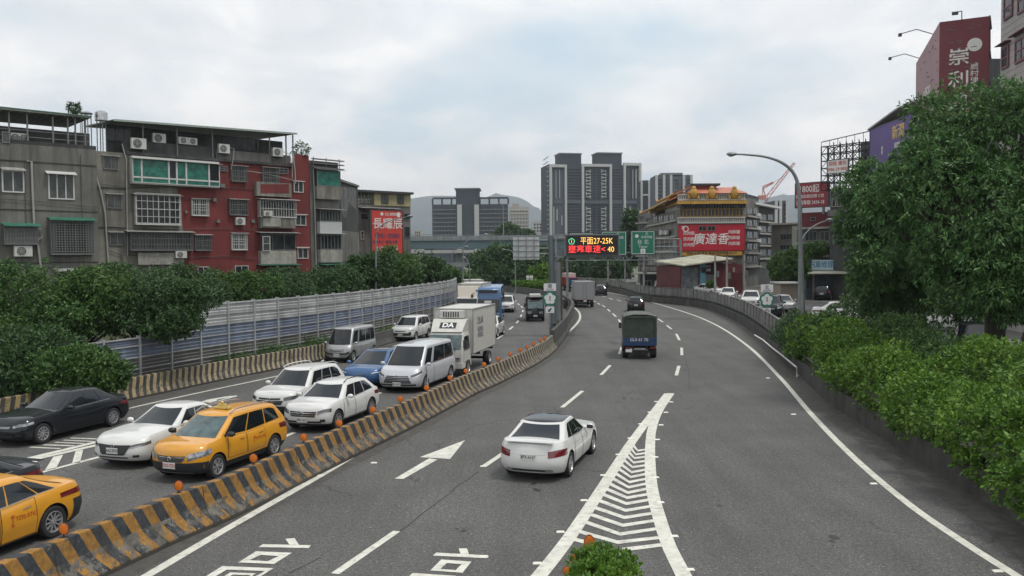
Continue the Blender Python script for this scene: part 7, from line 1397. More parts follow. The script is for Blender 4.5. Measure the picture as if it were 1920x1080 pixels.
t = thing('signal_cabinet', 'grey cabinet and rust brown pole standing beside the median mast', 'cabinet', PY(1046, 560, 62.5)); mb = MB(); f2 = fpx(1030, 1070, 62.4); u0, z0, u1, z1 = f2.rect(1041, 492, 1051, 600); f2.slab(mb, u0, 1.1, u1, z1, -.3, .1); mb.build('cabinet', M_GALV, t, bevel=.02); mb = MB(); u, z = f2.hit(1053, 487); mb.tube([f2.P(u, .9), f2.P(u - .05, z)], .07, 8); mb.build('pole', M_BROWN, t); mb = MB(); f2.slab(mb, u0 + .1, .3, u1 - .1, 1.1, -.2, 0); mb.build('pedestal', M_GALV, t)
# far gantry with green signs
g = thing('sign_gantry', 'far lattice gantry spanning the right carriageway', 'gantry', PY(1268, 520, 112)); f = fpx(1040, 1280, 112); mb = MB(); U0 = f.hit(1062, 470)[0]; U1 = f.hit(1276, 470)[0]; za, zb_ = f.hit(1170, 488)[1], f.hit(1170, 452)[1]
for d in (0, -1.0):
    for z in (za, za + 1.0): mb.tube([f.P(U0, z, d), f.P(U1, z, d)], .07, 6)
    n = 18
    for k in range(n): u = U0 + (U1 - U0) * k / n; u2 = U0 + (U1 - U0) * (k + 1) / n; mb.tube([f.P(u, za + (k % 2), d), f.P(u2, za + ((k + 1) % 2), d)], .035, 4)
mb.build('truss', M_GALV, g)
u2, _ = f.hit(1226, 470); mb = MB()
for z in (f.hit(1250, 448)[1], f.hit(1250, 462)[1]): mb.tube([f.P(u2, z, 0), f.P(U1, z, 0)], .06, 6)
for k in range(6): u = u2 + (U1 - u2) * k / 5; mb.tube([f.P(u, za, 0), f.P(u, f.hit(1250, 448)[1], 0)], .04, 5); 
mb.build('side_frame', M_GALV, g)
for x in (1265, 1276): u, z = f.hit(x, 450); mb = MB(); mb.tube([f.P(u, .8, -.5 if x < 1270 else 0), f.P(u, z, -.5 if x < 1270 else 0)], .17, 10); mb.build('column', M_GALV, g, smooth=True)
u, z = f.hit(1064, 486); mb = MB(); mb.tube([f.P(u, 0, -.3), f.P(u, z, -.3)], .16, 10); mb.build('column', M_GALV, g, smooth=True)
for px, lb in (((1068, 437, 1112, 480), 'green direction sign mostly hidden behind the message board'), ((1128, 434, 1174, 478), 'green direction sign half showing right of the message board'), ((1183, 433, 1227, 477), 'fully visible green direction sign for the northern exit')):
    o, bb = board('direction_sign', lb, f, px, M_SGRN, .12, .1, cat='sign'); u0, z0, u1, z1, d = bb; mb = MB()
    for a in ((u0 + .06, z0 + .06, u1 - .06, z0 + .12), (u0 + .06, z1 - .12, u1 - .06, z1 - .06), (u0 + .06, z0 + .12, u0 + .12, z1 - .12), (u1 - .12, z0 + .12, u1 - .06, z1 - .12)): f.slab(mb, *a, d + .001, d + .012)
    mb.build('white_border', M_SWHT, o); btext(o, f, bb, '台 北', .5, .52, .22, M_SWHT, .01); btext(o, f, bb, 'Taipei', .5, .33, .15, M_SWHT, .01); btext(o, f, bb, '北', .66, .88, .13, M_SWHT, .01); btext(o, f, bb, '忠孝西路', .66, .73, .12, M_SWHT, .01); btext(o, f, bb, '⬇', .5, .13, .2, M_SWHT, .01); mb = MB(); c = f.P(u0 + (u1 - u0) * .24, z0 + (z1 - z0) * .78, d + .01)
    mb.lathe(c, f.N, [(.01, .01), (.27, .01), (.27, 0)], 5); mb.build('route_shield', M_SWHT, o)
# route shields at the roadside
def shield(label, x, ytop, Yd, top, small, zb_, arrow):
    f = fpx(x - 30, x + 30, Yd); o = thing('route_marker', label, 'sign', f.P(f.hit(x, 560)[0], zb_)); s = Yd / 1600; u, z1 = f.hit(x, ytop); mb = MB(); f.slab(mb, u - .035, zb_, u + .035, z1, -.08, -.01); mb.build('post', M_GALV, o)
    def plate(cz, hw, hh, nm='plate'): mb = MB(); f.slab(mb, u - hw, cz - hh, u + hw, cz + hh, 0, .02); return mb.build(nm, M_SWHT, o, bevel=.004)
    z = z1 - 7.5 * s; plate(z, 11.5 * s, 7 * s, 'direction_plate'); text(top, 9 * s, M_LB, o, f.P(u, z + 1.5 * s, .025), f.U, Z_, 'sign_lettering'); text(small, 4.2 * s, M_LB, o, f.P(u, z - 4.6 * s, .025), f.U, Z_, 'sign_lettering')
    cz = z1 - 29 * s; c = f.P(u, cz, 0)
    def flower(r0, r1, d, m_, nm, par):
        mb = MB(); pts = []
        for k in range(60): a = 2 * math.pi * k / 60; rr = r0 + (r1 - r0) * abs(math.cos(2.5 * (a - math.pi / 2))) ** .8; pts.append(c + f.U * rr * math.cos(a) + Z_ * rr * math.sin(a) + f.N * d)
        n = len(pts); b = [p - f.N * .012 for p in pts]; mb.add(pts + b, [tuple(range(n)), tuple(range(n, 2 * n))[::-1]] + [(i, (i + 1) % n, n + (i + 1) % n, n + i) for i in range(n)]); return mb.build(nm, m_, par)
    pl = flower(11.5 * s, 14.5 * s, .02, M_SGRN, 'shield', o); flower(8 * s, 11 * s, .034, M_SWHT, 'shield_flower', pl); text('1', 13 * s, M_LB, pl, f.P(u, cz, .04), f.U, Z_, 'route_number', bold=.006)
    z = z1 - 50 * s
    if arrow: plate(z, 8 * s, 6 * s, 'arrow_plate'); text('⬋', 12 * s, M_LB, o, f.P(u, z, .025), f.U, Z_, 'arrow', bold=.004)
    else:
        for sg in (-1, 1): mb = MB(); f.slab(mb, u + sg * 4 * s - 3 * s, z - 5.5 * s, u + sg * 4 * s + 3 * s, z + 5.5 * s, 0, .02); mb.build('distance_plate', M_SWHT, o)
        text('2 6', 8 * s, M_LB, o, f.P(u, z, .025), f.U, Z_, 'sign_lettering')
shield('green flower shaped route one marker with an arrow plate on the median beside the mast', 1031, 531, 59.5, '南', 'SOUTH', .95, True)
shield('green flower shaped route one marker on the right fence before the parked cars', 1438, 533, 60, '北', 'NORTH', .9, False)
# street lamps
def lamp(label, base, Yd, pts, z0, r=.09, head=.45, grp=None):
    f = fpx(base - 200, base + 200, Yd); o = thing('street_lamp', label, 'street lamp', f.P(f.hit(base, 560)[0], z0), group=grp); P3 = [f.P(*f.hit(*p)) for p in pts]; b = f.P(f.hit(pts[0][0] if len(pts) < 3 else base, 600)[0], z0)
    sm = smoothline(P3, 5); sm = [b] + sm; n = len(sm); mb = MB(); mb.tube(sm, [r * (1.25 - .8 * i / (n - 1)) for i in range(n)], 10); mb.build('pole', M_GALV, o, smooth=True)
    e = sm[-1]; d = (sm[-1] - sm[-3]).normalized(); mb = MB(); mb.ball(e + d * head * .4, head * (.72 if abs(d.x) > .3 else .3), .16, .11, 12, 6); hd = mb.build('lamp_head', M_GALV, o, smooth=True); mb = MB(); mb.ball(e + d * head * .5 - Z_ * .07, head * .38, .12, .08, 10, 6); mb.build('lamp_glass', M_LAMP, hd, smooth=True); mb = MB(); mb.cyl(b + Z_ * .2, Z_, r * 1.9, .4, 10); mb.build('base_sleeve', M_GALV, o)
lamp('tall curved street lamp reaching left over the road beside the hedge', 1506, 46, [(1505, 560), (1500, 440), (1498, 360), (1488, 325), (1466, 305), (1435, 294), (1400, 290), (1378, 289)], 1.0, .10, .42)
lamp('smaller street lamp reaching right in front of the lattice building', 1497, 58, [(1498, 560), (1499, 480), (1505, 448), (1518, 430), (1535, 419), (1552, 413)], 1.0, .06, .35)
lamp('street lamp in front of the red billboard, arm reaching right', 704, 72, [(705, 560), (705, 470), (706, 440), (716, 422), (738, 412), (766, 406)], .25, .07, .35)
lamp('taller street lamp at the far end of the noise wall', 868, 98, [(868, 540), (868, 480), (869, 462), (878, 450), (895, 443), (908, 440)], .25, .08, .4)
lamp('lower street lamp left of the taller one at the end of the noise wall', 848, 105, [(847, 540), (847, 490), (848, 475), (857, 467), (872, 463)], .25, .07, .35)
lamp('street lamp beside the clipped hedge reaching left', 966, 130, [(967, 540), (966, 500), (965, 478), (957, 470), (946, 468)], .3, .08, .4)
lamp('street lamp standing on the overpass before the dark slab block', 944, 205, [(944, 440), (944, 400), (943, 386), (936, 380)], 11, .1, .4)
lamp('short twin lamp post at the end of the noise wall by the far truck', 880, 94, [(881, 530), (880, 500), (877, 488), (872, 484)], .25, .06, .3)
for x, Yd, y, lb in ((1207, 118, 478, 'pale utility pole left of the golden eaved building'), (1233, 112, 484, 'pale utility pole at the corner of the golden eaved building'), (1341, 100, 478, 'pale utility pole in front of the slanting shed roof'), (1363, 100, 481, 'thin utility pole in front of the red shed gable'), (1396, 104, 478, 'utility pole at the right corner of the red shed'), (1140, 150, 488, 'thin pole among the trees beyond the gantry'), (1172, 140, 490, 'thin pole near the far right wall beyond the gantry')):
    p = PY(x, 500, Yd); mb = MB(); p.z = .9; top = PY(x, y, Yd); mb.tube([p, top], [.15, .10], 10); o = thing('utility_pole', lb, 'pole', p); mb.build('pole', M_PIPE, o, smooth=True); mb = MB(); mb.box(top.x - .5, top.x + .5, top.y - .2, top.y - .1, top.z - .8, top.z - .7); mb.box(top.x + .12, top.x + .42, top.y - .2, top.y + .1, top.z - 2.6, top.z - 1.9); mb.build('crossarm', M_FRG, o)
# little cluster of plates above the clipped hedge
f = fpx(970, 1010, 138); o = thing('speed_sign', 'cluster of small round and square signs above the clipped hedge', 'sign', f.P(f.hit(993, 540)[0], .3)); mb = MB(); u, z = f.hit(993, 516); f.slab(mb, u - .04, .3, u + .04, z, -.06, 0); mb.build('post', M_GALV, o)
for x, y in ((989.5, 525), (996.5, 525)): u, z = f.hit(x, y); mb = MB(); mb.lathe(f.P(u, z, .01), f.N, [(.01, .02), (.28, .02), (.28, 0)], 18); pl = mb.build('round_plate', M_SWHT, o); text('60' if x < 993 else '50', .3, M_LB, pl, f.P(u, z, .04), f.U, Z_, 'sign_number')
for x in (989.5, 996.5): u, z = f.hit(x, 519); mb = MB(); f.slab(mb, u - .26, z - .2, u + .26, z + .2, 0, .02); mb.build('square_plate', M_SWHT, o)
# ============================================================ parked cars and scooters beyond the fence (street level)
def place_at(o, px, z, ang): g = G(px[0], px[1], z); o.location = (g.x, g.y, z); o.rotation_euler = (0, 0, R(90 - ang))
pk = {}
def kind(k, nm, cat, sp): pk[k] = (make_car(nm, '', cat, sp), [0])
kind('wsuv', 'parked_suv', 'car', suv_spec(4.4, 1.8, 1.64, P_WHITE, plate='AVX-1358')); kind('ssed', 'parked_sedan', 'car', sedan_spec(4.5, 1.76, 1.46, P_SILV, plate='AGB-6521')); kind('dsuv', 'parked_suv', 'car', suv_spec(4.5, 1.82, 1.66, P_BLACK, rplate='ATN-2967')); kind('wvan', 'parked_van', 'van', van_spec(4.1, 1.66, 1.9, P_WHITE)); kind('bl', 'parked_car', 'car', suv_spec(4.0, 1.7, 1.55, P_BLUE)); kind('wsed', 'parked_sedan', 'car', sedan_spec(4.5, 1.76, 1.46, P_WHITE, plate='BEC-5052'))
for k, x, y, ang, lb in (('wsuv', 1408, 577.5, 196, 'white parked car facing the fence left of the route marker'), ('ssed', 1468, 584, 190, 'silver parked saloon just right of the route marker'), ('dsuv', 1447, 592, 200, 'black parked car at the fence behind the route marker'), ('wsed', 1365, 564, 200, 'white parked saloon with its roof showing over the fence left of the parked car row'), ('wsed', 1329, 554, 150, 'white parked saloon, only its roof above the fence before the red shed'),
                       ('wsed', 1288, 543, 120, 'white saloon parked at the foot of the golden eaved building'), ('ssed', 1313, 546, 60, 'small silver car parked by the blue shop front'), ('wsuv', 1252, 543, 150, 'white car parked left of the gantry columns'), ('wsed', 1378, 541, 215, 'white car with a windscreen facing the fence at the red shed corner'), ('wvan', 1407, 534, 200, 'white van parked in the side street before the old houses'), ('wvan', 1431, 524, 200, 'farthest white van in the side street'), ('ssed', 1421, 529, 200, 'silver car between the two white vans of the side street'),
                       ('bl', 1487, 558, 10, 'blue parked car beside the small gatehouse'), ('dsuv', 1544, 562, 25, 'black parked sport utility car in front of the shop awning'), ('wsed', 1582, 602, 110, 'white saloon parked behind the hedge under the shop awning'), ('wsed', 1632, 612, 110, 'white car parked behind the hedge near the tree'), ('wvan', 1776, 620, 100, 'white van standing in the light between the two tree trunks'), ('dsuv', 1830, 672, 205, 'black parked car between the tree trunks behind the hedge')):
    src, used = pk[k]; o = src if not used[0] else copy_tree(src); used[0] = 1; place_at(o, (x, y), 1.0, ang); o['label'] = lb; o['group'] = 'cars parked along the street beyond the fence'
sc = thing('scooter', '', 'scooter', group='scooters parked under the trees'); mb = MB()
for x in (.62, -.58): mb.lathe((x, 0, .24), Y_, [(.15, -.05), (.24, -.03), (.24, .03), (.15, .05)], 18)
mb.build('wheel', M_TYRE, sc, local=True); mb = MB(); mb.box(-.75, -.02, -.16, .16, .38, .68); mb.box(-.05, .45, -.16, .16, .25, .34); mb.tube([(.42, 0, .3), (.40, 0, .95)], [.20, .12], 8); mb.ball((.62, 0, .46), .2, .09, .12, 8, 5); mb.build('body', P_GREYD, sc, local=True, bevel=.03); mb = MB(); mb.box(-.72, .05, -.15, .15, .68, .80); mb.build('seat', M_PLAS, sc, local=True, bevel=.04)
mb = MB(); mb.tube([(.36, -.33, 1.0), (.42, 0, .98), (.36, .33, 1.0)], .02, 6); mb.tube([(.42, 0, .9), (.62, 0, .24)], .03, 6); mb.build('handlebar', M_CHR, sc, local=True)
for s in (1, -1): mb = MB(); mb.tube([(.40, s * .26, 1.0), (.36, s * .34, 1.16)], .01, 5); mb.ball((.36, s * .34, 1.18), .02, .06, .05, 8, 5); mb.build('mirror', M_PLAS, sc, local=True)
for i, (x, y, a) in enumerate(((1640, 572, 10), (1652, 574, 12), (1664, 572, 8), (1678, 576, 10), (1692, 578, 12), (1790, 605, 80), (1812, 604, 82), (1832, 606, 78), (1690, 600, 20), (1660, 598, 15))):
    o = sc if i == 0 else copy_tree(sc); place_at(o, (x, y), 1.0, a); o['label'] = ['leftmost scooter of the row under the trees', 'second scooter from the left in the row under the trees', 'middle scooter of the row of five under the trees', 'fourth scooter from the left in the row under the trees', 'rightmost scooter of the row under the trees', 'left scooter of the three between the tree trunks', 'middle scooter of the three between the tree trunks', 'right scooter of the three between the tree trunks', 'dark scooter right of the pair nearer the hedge', 'dark scooter left of the pair nearer the hedge'][i]
# ============================================================ vegetation
RNG = np.random.default_rng(7)
def leaf_mesh(blobs, n, ll, lw, seed, droop=.3, cl=7, spread=1.0, depth=.22, lump=.16, inner=.12):
    g = np.random.default_rng(seed); C = np.array([b[:3] for b in blobs], float); Rr = np.array([b[3:6] for b in blobs], float)
    wgt = (Rr[:, 0] * Rr[:, 1] + Rr[:, 1] * Rr[:, 2] + Rr[:, 0] * Rr[:, 2]); wgt /= wgt.sum(); nc = max(3, n // cl) * 2
    bi = g.choice(len(blobs), nc, p=wgt); d = g.normal(size=(nc, 3)); d /= np.linalg.norm(d, axis=1)[:, None]
    ph = g.uniform(0, 6.28, (len(blobs), 6)); k = 3.1
    lumpv = (np.sin(d[:, 0] * 5 + ph[bi, 0]) * np.sin(d[:, 1] * 5 + ph[bi, 1]) + np.sin(d[:, 2] * 6 + ph[bi, 2]) * np.sin(d[:, 0] * 8 + ph[bi, 3])) * .5 + np.sin(d[:, 1] * 11 + ph[bi, 4]) * np.sin(d[:, 2] * 12 + ph[bi, 5]) * .4
    r = 1 + lump * lumpv - np.abs(g.normal(0, depth, nc)); inn = g.random(nc) < inner; r[inn] = g.uniform(.2, .8, inn.sum())
    c = C[bi] + d * Rr[bi] * r[:, None]
    keep = np.ones(nc, bool)
    for j in range(len(blobs)):
        q = (c - C[j]) / Rr[j]; ins = (q ** 2).sum(1) < .42; keep &= ~(ins & (bi != j) & (g.random(nc) > .15))
    c = c[keep][:n // cl]; d = d[keep][:n // cl]; m_ = len(c)
    c = np.repeat(c, cl, 0); d = np.repeat(d, cl, 0); N_ = len(c); j = g.normal(size=(N_, 3)); j /= np.linalg.norm(j, axis=1)[:, None]
    c = c + j * ll * .35 * spread
    dr = d * .75 + g.normal(size=(N_, 3)) * .75; dr[:, 2] -= droop; dr /= np.linalg.norm(dr, axis=1)[:, None]
    sd_ = np.cross(dr, g.normal(size=(N_, 3)) * .7 + np.array([0, 0, 1.0])); sd_ /= np.linalg.norm(sd_, axis=1)[:, None] + 1e-9
    L_ = ll * g.uniform(.65, 1.25, N_)[:, None]; W_ = lw * g.uniform(.7, 1.2, N_)[:, None]; bend = np.zeros((N_, 3)); bend[:, 2] = -droop * .25 * L_[:, 0]
    v = np.stack([c, c + dr * L_ * .45 + sd_ * W_ / 2, c + dr * L_ + bend, c + dr * L_ * .45 - sd_ * W_ / 2], 1).reshape(-1, 3)
    return v
def mesh_from_leaves(name, v, m_, parent=None, off=(0, 0, 0)):
    me = bpy.data.meshes.new(name); n = len(v) // 4; me.vertices.add(n * 4); me.vertices.foreach_set('co', (v - np.array(off)).astype(np.float32).ravel()); me.loops.add(n * 4); me.loops.foreach_set('vertex_index', np.arange(n * 4, dtype=np.int32)); me.polygons.add(n); me.polygons.foreach_set('loop_start', np.arange(0, n * 4, 4, dtype=np.int32)); me.update(calc_edges=True); me.validate()
    me.materials.append(m_); o = bpy.data.objects.new(name, me); COL.objects.link(o)
    if parent: o.parent = parent
    return o
LF_DARK = leafmat('leaf_dark', (.030, .066, .024), (.075, .150, .046), (.046, .092, .034)); LF_MID = leafmat('leaf_mid', (.032, .076, .020), (.088, .180, .044), (.115, .195, .040)); LF_BRT = leafmat('leaf_bright', (.044, .115, .014), (.13, .25, .028), (.19, .29, .034), .7); LF_YOUNG = leafmat('leaf_big_tree', (.034, .090, .030), (.115, .225, .062), (.084, .160, .050), .35)
M_BARK = mat('bark', (.05, .043, .034), .95, var=.4, vs=4, bump=.6, bs=12)
def pb(x, y, rx, ry, Yd, ryd=None):
    p = PY(x, y, Yd); s = Yd / 1600; return (p.x, p.y, p.z, rx * s, (ryd or rx * .9) * s, ry * s)
def tree(name, label, base, blobs, m_, n, ll, lw, seed, cat='tree', trunk=.18, group=None, droop=.3, lean=0, cl=7, limbs=True, **k):
    o = thing(name, label, cat, base, group=group); b = Vector(base); v = leaf_mesh(blobs, n, ll, lw, seed, droop, cl, **k); mesh_from_leaves('crown', v, m_, o, base)
    if trunk:
        rnd = random.Random(seed); cc = Vector((sum(q[0] for q in blobs) / len(blobs), sum(q[1] for q in blobs) / len(blobs), sum(q[2] for q in blobs) / len(blobs))); fork = b.lerp(cc, .45); fork.x = b.x * .7 + cc.x * .3; mb = MB(); mb.tube([b - Z_ * .1, b + Z_ * .3, b.lerp(fork, .6) + Vector((rnd.uniform(-.1, .1), 0, 0)), fork], [trunk * 1.4, trunk * 1.05, trunk * .9, trunk * .75], 10)
        for q in blobs:
            t_ = Vector(q[:3]); mid = fork.lerp(t_, .5) + Vector((rnd.uniform(-.3, .3), rnd.uniform(-.3, .3), -.1)); mb.tube([fork - Z_ * .1, mid, t_], [trunk * .55, trunk * .35, trunk * .1], 7)
        mb.build('trunk', M_BARK, o, smooth=True)
    return o
def gz(x, y, z): p = G(x, y, z); return (p.x, p.y, z)
def clump(blobs, n, lo, hi, seed):
    rnd = random.Random(seed); out_ = list(blobs)
    for _ in range(n):
        q = rnd.choice(blobs); d = Vector((rnd.gauss(0, 1), rnd.gauss(0, 1) - .5, rnd.gauss(0, 1) + .2)).normalized(); r = rnd.uniform(lo, hi); out_.append((q[0] + d.x * q[3] * .98, q[1] + d.y * q[4] * .98, q[2] + d.z * q[5] * .98, r, r, r * .72))
    return out_
# big trees on the right
p1 = PY(1868, 600, 32); tree('broadleaf_tree', 'huge dense tree with drooping leaf clusters filling the right side above the hedge', (p1.x, 32, 1.0), clump([pb(1835, 252, 122, 100, 34), pb(1925, 290, 150, 130, 33), pb(1778, 305, 80, 76, 33.5), pb(1800, 400, 150, 115, 32), pb(1930, 450, 150, 140, 31), pb(1705, 372, 72, 66, 33), pb(1860, 520, 120, 75, 31), pb(2010, 380, 140, 200, 33)], 70, .5, 1.05, 5), LF_YOUNG, 100000, .22, .072, 11, trunk=.40, droop=.40, cl=9, lump=.24)
p2 = PY(1733, 600, 47); tree('broadleaf_tree', 'darker tree behind the huge one, its trunk left of the gap in the leaves', (p2.x, 47, 1.0), clump([pb(1690, 440, 90, 80, 42), pb(1655, 480, 70, 50, 41), pb(1740, 520, 120, 75, 44), pb(1668, 535, 66, 42, 43), pb(1625, 395, 32, 50, 43), pb(1664, 356, 42, 48, 43)], 40, .6, 1.2, 6), LF_YOUNG, 46000, .27, .088, 12, trunk=.24, droop=.4, cl=9, lump=.22)
p3 = PY(1912, 620, 30); tree('broadleaf_tree', 'tree trunk at the very right edge behind the hedge, crown merged with the huge tree', (p3.x, 30, 1.0), [pb(1960, 500, 120, 90, 30), pb(2060, 420, 120, 150, 30)], LF_YOUNG, 9000, .30, .085, 13, trunk=.36, droop=.5, cl=9)
# hedge above the retaining wall
def wallpt(Y): 
    p = at_y(RWALL, Y); return p
def hedge(name, label, ys, off, rr, zc, m_, n, seed, cat='hedge', rz=None, ll=.13, lw=.07, jit=.25):
    rnd = random.Random(seed); bl = []
    for Y in ys: p = wallpt(Y); k = rnd.uniform(.85, 1.15); bl.append((p.x + off + rnd.uniform(-jit, jit), Y, zc + rnd.uniform(-.15, .15), rr * k, rr * k * 1.15, (rz or rr) * k))
    b = (bl[len(bl) // 2][0], bl[len(bl) // 2][1], .85); o = thing(name, label, cat, b); mesh_from_leaves('foliage', leaf_mesh(clump(bl, len(bl) * 3, .3, .6, seed), n, ll, lw, seed, .12, 6, lump=.12, depth=.16), m_, o, b)
    rnd2 = random.Random(seed); mb = MB()
    for q in bl: mb.tube([(q[0], q[1], .8), (q[0] + rnd2.uniform(-.3, .3), q[1], q[2])], [.05, .02], 6)
    mb.build('stems', M_BARK, o); return o
fr = lambda a, b, s: [a + s * i for i in range(int((b - a) / s) + 1)]
hedge('hedge', 'bright green hedge spilling over the retaining wall in the right foreground', fr(12, 33, 1.1), 0.85, 1.2, 1.35, LF_BRT, 60000, 21, rz=1.1)
hedge('hedge', 'taller bright hedge mass behind the front hedge at the right edge of the view', fr(13, 27, 1.4), 2.9, 1.7, 1.75, LF_BRT, 46000, 22, rz=1.4, ll=.14)
hedge('hedge', 'darker green hedge mass between the front hedge and the tree trunks', fr(26, 38, 1.5), 3.2, 1.6, 1.5, LF_MID, 26000, 26, rz=1.35, ll=.15)
hedge('shrub', 'dark shrub where the hedge meets the panel fence', fr(41, 49, 1.4), 1.0, 1.25, 1.45, LF_DARK, 15000, 23, 'shrub', ll=.18, lw=.08)
hedge('shrub', 'bright bushes between the dark shrub and the foreground hedge', fr(33, 43, 1.3), 1.3, 1.35, 1.6, LF_BRT, 24000, 24, 'shrub', rz=1.2, ll=.15, lw=.08)
hedge('shrub', 'mid green bushes right of the lamp post behind the bright bushes', fr(36, 48, 1.8), 4.0, 1.7, 1.6, LF_MID, 18000, 25, 'shrub', ll=.18, lw=.09)
# planter bush and orange markers at the tip of the island in the foreground
p = G(1128, 1095, 0); o = thing('planter', 'concrete kerbed island planted with a low green bush at the tip of the gore', 'planter', (p.x, p.y, 0)); pts = [(p.x + .62 * math.cos(a) * (1.1 if math.sin(a) < 0 else .95), p.y - .15 + .95 * math.sin(a)) for a in [2 * math.pi * k / 28 for k in range(28)]]; pts = [(x, y if y > p.y - .4 else y - 2.5) for x, y in pts]
mb = MB(); mb.prism(pts, 0, .18, 0, 1); mb.build('kerb', [M_CONC, M_SOIL], o); bl = [(p.x + dx, p.y + dy, .32, .36, .36, .30) for dx, dy in ((0, .28), (-.25, -.05), (.27, -.05), (0, -.3), (-.28, -.6), (.28, -.65), (0, -1.0), (-.3, -1.3), (.3, -1.4), (0, -2))]
mesh_from_leaves('bush', leaf_mesh(bl, 15000, .075, .04, 31, -.35, 6, lump=.1, depth=.12), LF_BRT, o, (p.x, p.y, 0))
for i, (x, y, s, lb) in enumerate(((1105, 1008, 1.0, 'upright orange reflector disc standing behind the planter bush'), (1077, 1040, .75, 'small orange reflector on the left kerb of the planter'), (1063, 1064, .75, 'orange reflector low on the left side of the planter at the bottom of the view'), (1187, 1064, .75, 'orange reflector low on the right side of the planter at the bottom of the view'))):
    q = copy_tree(d0); q['group'] = 'orange reflectors round the planter'; q['label'] = lb; zz = .17 if i else .17; g_ = G(x, y, zz + .19 * s * 1.2 + (.12 if i == 0 else 0)); q.location = (g_.x, g_.y, zz + (0 if i else 0)); q.scale = (s,) * 3 if i else (1, 1, 1.6)
# left roadside trees, from near to far
def ltree(label, base_px, Yd, blobs, m_, n, seed, ll=.17, lw=.075, trunk=.13, k=0):
    blobs = clump([(q[0], q[1], q[2] - (.25 if base_px > 330 else 0), q[3], q[4], q[5]) for q in blobs], 16, .35, .85, seed)
    p = PY(base_px, 500, Yd); return tree('roadside_tree', label, (p.x, Yd, .25), blobs, m_, int(n * 1.35), ll, lw, seed, trunk=trunk, group='trees between the old blocks and the noise wall', droop=.25, cl=7, lump=.34, depth=.30)
ltree('wide low tree at the left edge of the view in front of the grey block', 60, 38, [pb(-20, 560, 90, 62, 38), pb(60, 550, 80, 56, 38), pb(20, 600, 80, 34, 37), pb(110, 590, 70, 50, 37.5)], LF_MID, 24000, 41)
ltree('tree with pale trunk in front of the right half of the grey block', 140, 38.5, [pb(150, 570, 66, 50, 39), pb(195, 555, 60, 50, 39), pb(165, 595, 60, 24, 38), pb(105, 600, 44, 20, 38)], LF_MID, 17000, 42)
ltree('dark tree whose crown hangs over the low end of the noise wall', 240, 39, [pb(230, 545, 66, 46, 41), pb(290, 550, 62, 46, 40), pb(262, 590, 76, 38, 39), pb(330, 580, 46, 44, 38.5), pb(350, 565, 36, 30, 38.5), pb(310, 615, 50, 22, 38)], LF_DARK, 26000, 43)
ltree('tree rising behind the tall end of the noise wall, below the barred bay', 350, 45, [pb(330, 540, 55, 42, 46), pb(385, 545, 50, 36, 46), pb(355, 520, 40, 24, 47)], LF_DARK, 13000, 44)
ltree('round tree behind the noise wall below the red wall', 440, 50, [pb(430, 535, 52, 34, 51), pb(475, 540, 45, 30, 51)], LF_MID, 11000, 45)
ltree('spreading tree behind the noise wall below the glazed balconies', 520, 56, [pb(515, 532, 55, 30, 57), pb(555, 540, 42, 26, 56)], LF_DARK, 11000, 46)
ltree('tree behind the noise wall at the foot of the narrow balcony house', 600, 64, [pb(600, 528, 48, 30, 64), pb(640, 522, 40, 30, 66)], LF_DARK, 11000, 47, .26, .11)
ltree('tree behind the noise wall left of the red billboard', 670, 72, [pb(672, 512, 42, 32, 73), pb(700, 505, 36, 34, 74)], LF_DARK, 9000, 48, .28, .12)
ltree('tree in front of the red billboard bottom edge', 735, 82, [pb(725, 497, 36, 34, 84), pb(755, 505, 36, 34, 83)], LF_MID, 9000, 49, .3, .13)
ltree('tree between the red billboard and the ramp bridge', 790, 92, [pb(785, 500, 34, 32, 93), pb(815, 508, 32, 26, 92)], LF_DARK, 8000, 50, .32, .14)
ltree('last tree behind the far end of the noise wall', 845, 100, [pb(838, 515, 32, 18, 101), pb(860, 518, 26, 14, 100)], LF_MID, 6000, 51, .32, .14)
tree('small_shrub', 'sparse potted tree growing on the roof between the two red walls', tuple(fB.P(fB.len - 1.2, zB, -1)), [(fB.P(fB.len - .6, zB, -.5).x, fB.P(fB.len - .6, zB, -.5).y, zB + 1.6, .9, .6, .8)], LF_DARK, 500, .22, .12, 52, 'plant', .04, cl=3)
u, z = fB.hit(143, 203); q = fB.P(u, zB, -.6); tree('roof_plant', 'leafy plant on the stair roof beside the water tanks', tuple(q), [(q.x, q.y, z + .1, .55, .4, .45)], LF_DARK, 420, .22, .12, 53, 'plant', .03, cl=4)
def shrub(label, blobs, m_, n, seed, ll=.16, lw=.08, nm='shrub', z=.25, group=None, cat='shrub'):
    b = (blobs[0][0], blobs[0][1], z); o = thing(nm, label, cat, b, group=group); mesh_from_leaves('foliage', leaf_mesh(blobs, n, ll, lw, seed, .1, 6, lump=.2), m_, o, b); mb = MB()
    for q in blobs: mb.tube([(q[0], q[1], z - .1), (q[0], q[1], q[2])], [.05, .02], 5)
    mb.build('stems', M_BARK, o); return o
shrub('dark undergrowth behind the barrier at the left edge, above the black saloon', [pb(-30, 700, 80, 60, 33), pb(40, 690, 80, 60, 33), pb(-10, 650, 90, 40, 34), pb(90, 660, 70, 50, 34)], LF_DARK, 22000, 61)
shrub('bushes with bright tops beside the low end of the noise wall', [pb(120, 700, 70, 45, 32.5), pb(180, 700, 60, 36, 32.5), pb(205, 705, 36, 28, 32.8), pb(150, 675, 60, 28, 33)], LF_MID, 18000, 62)
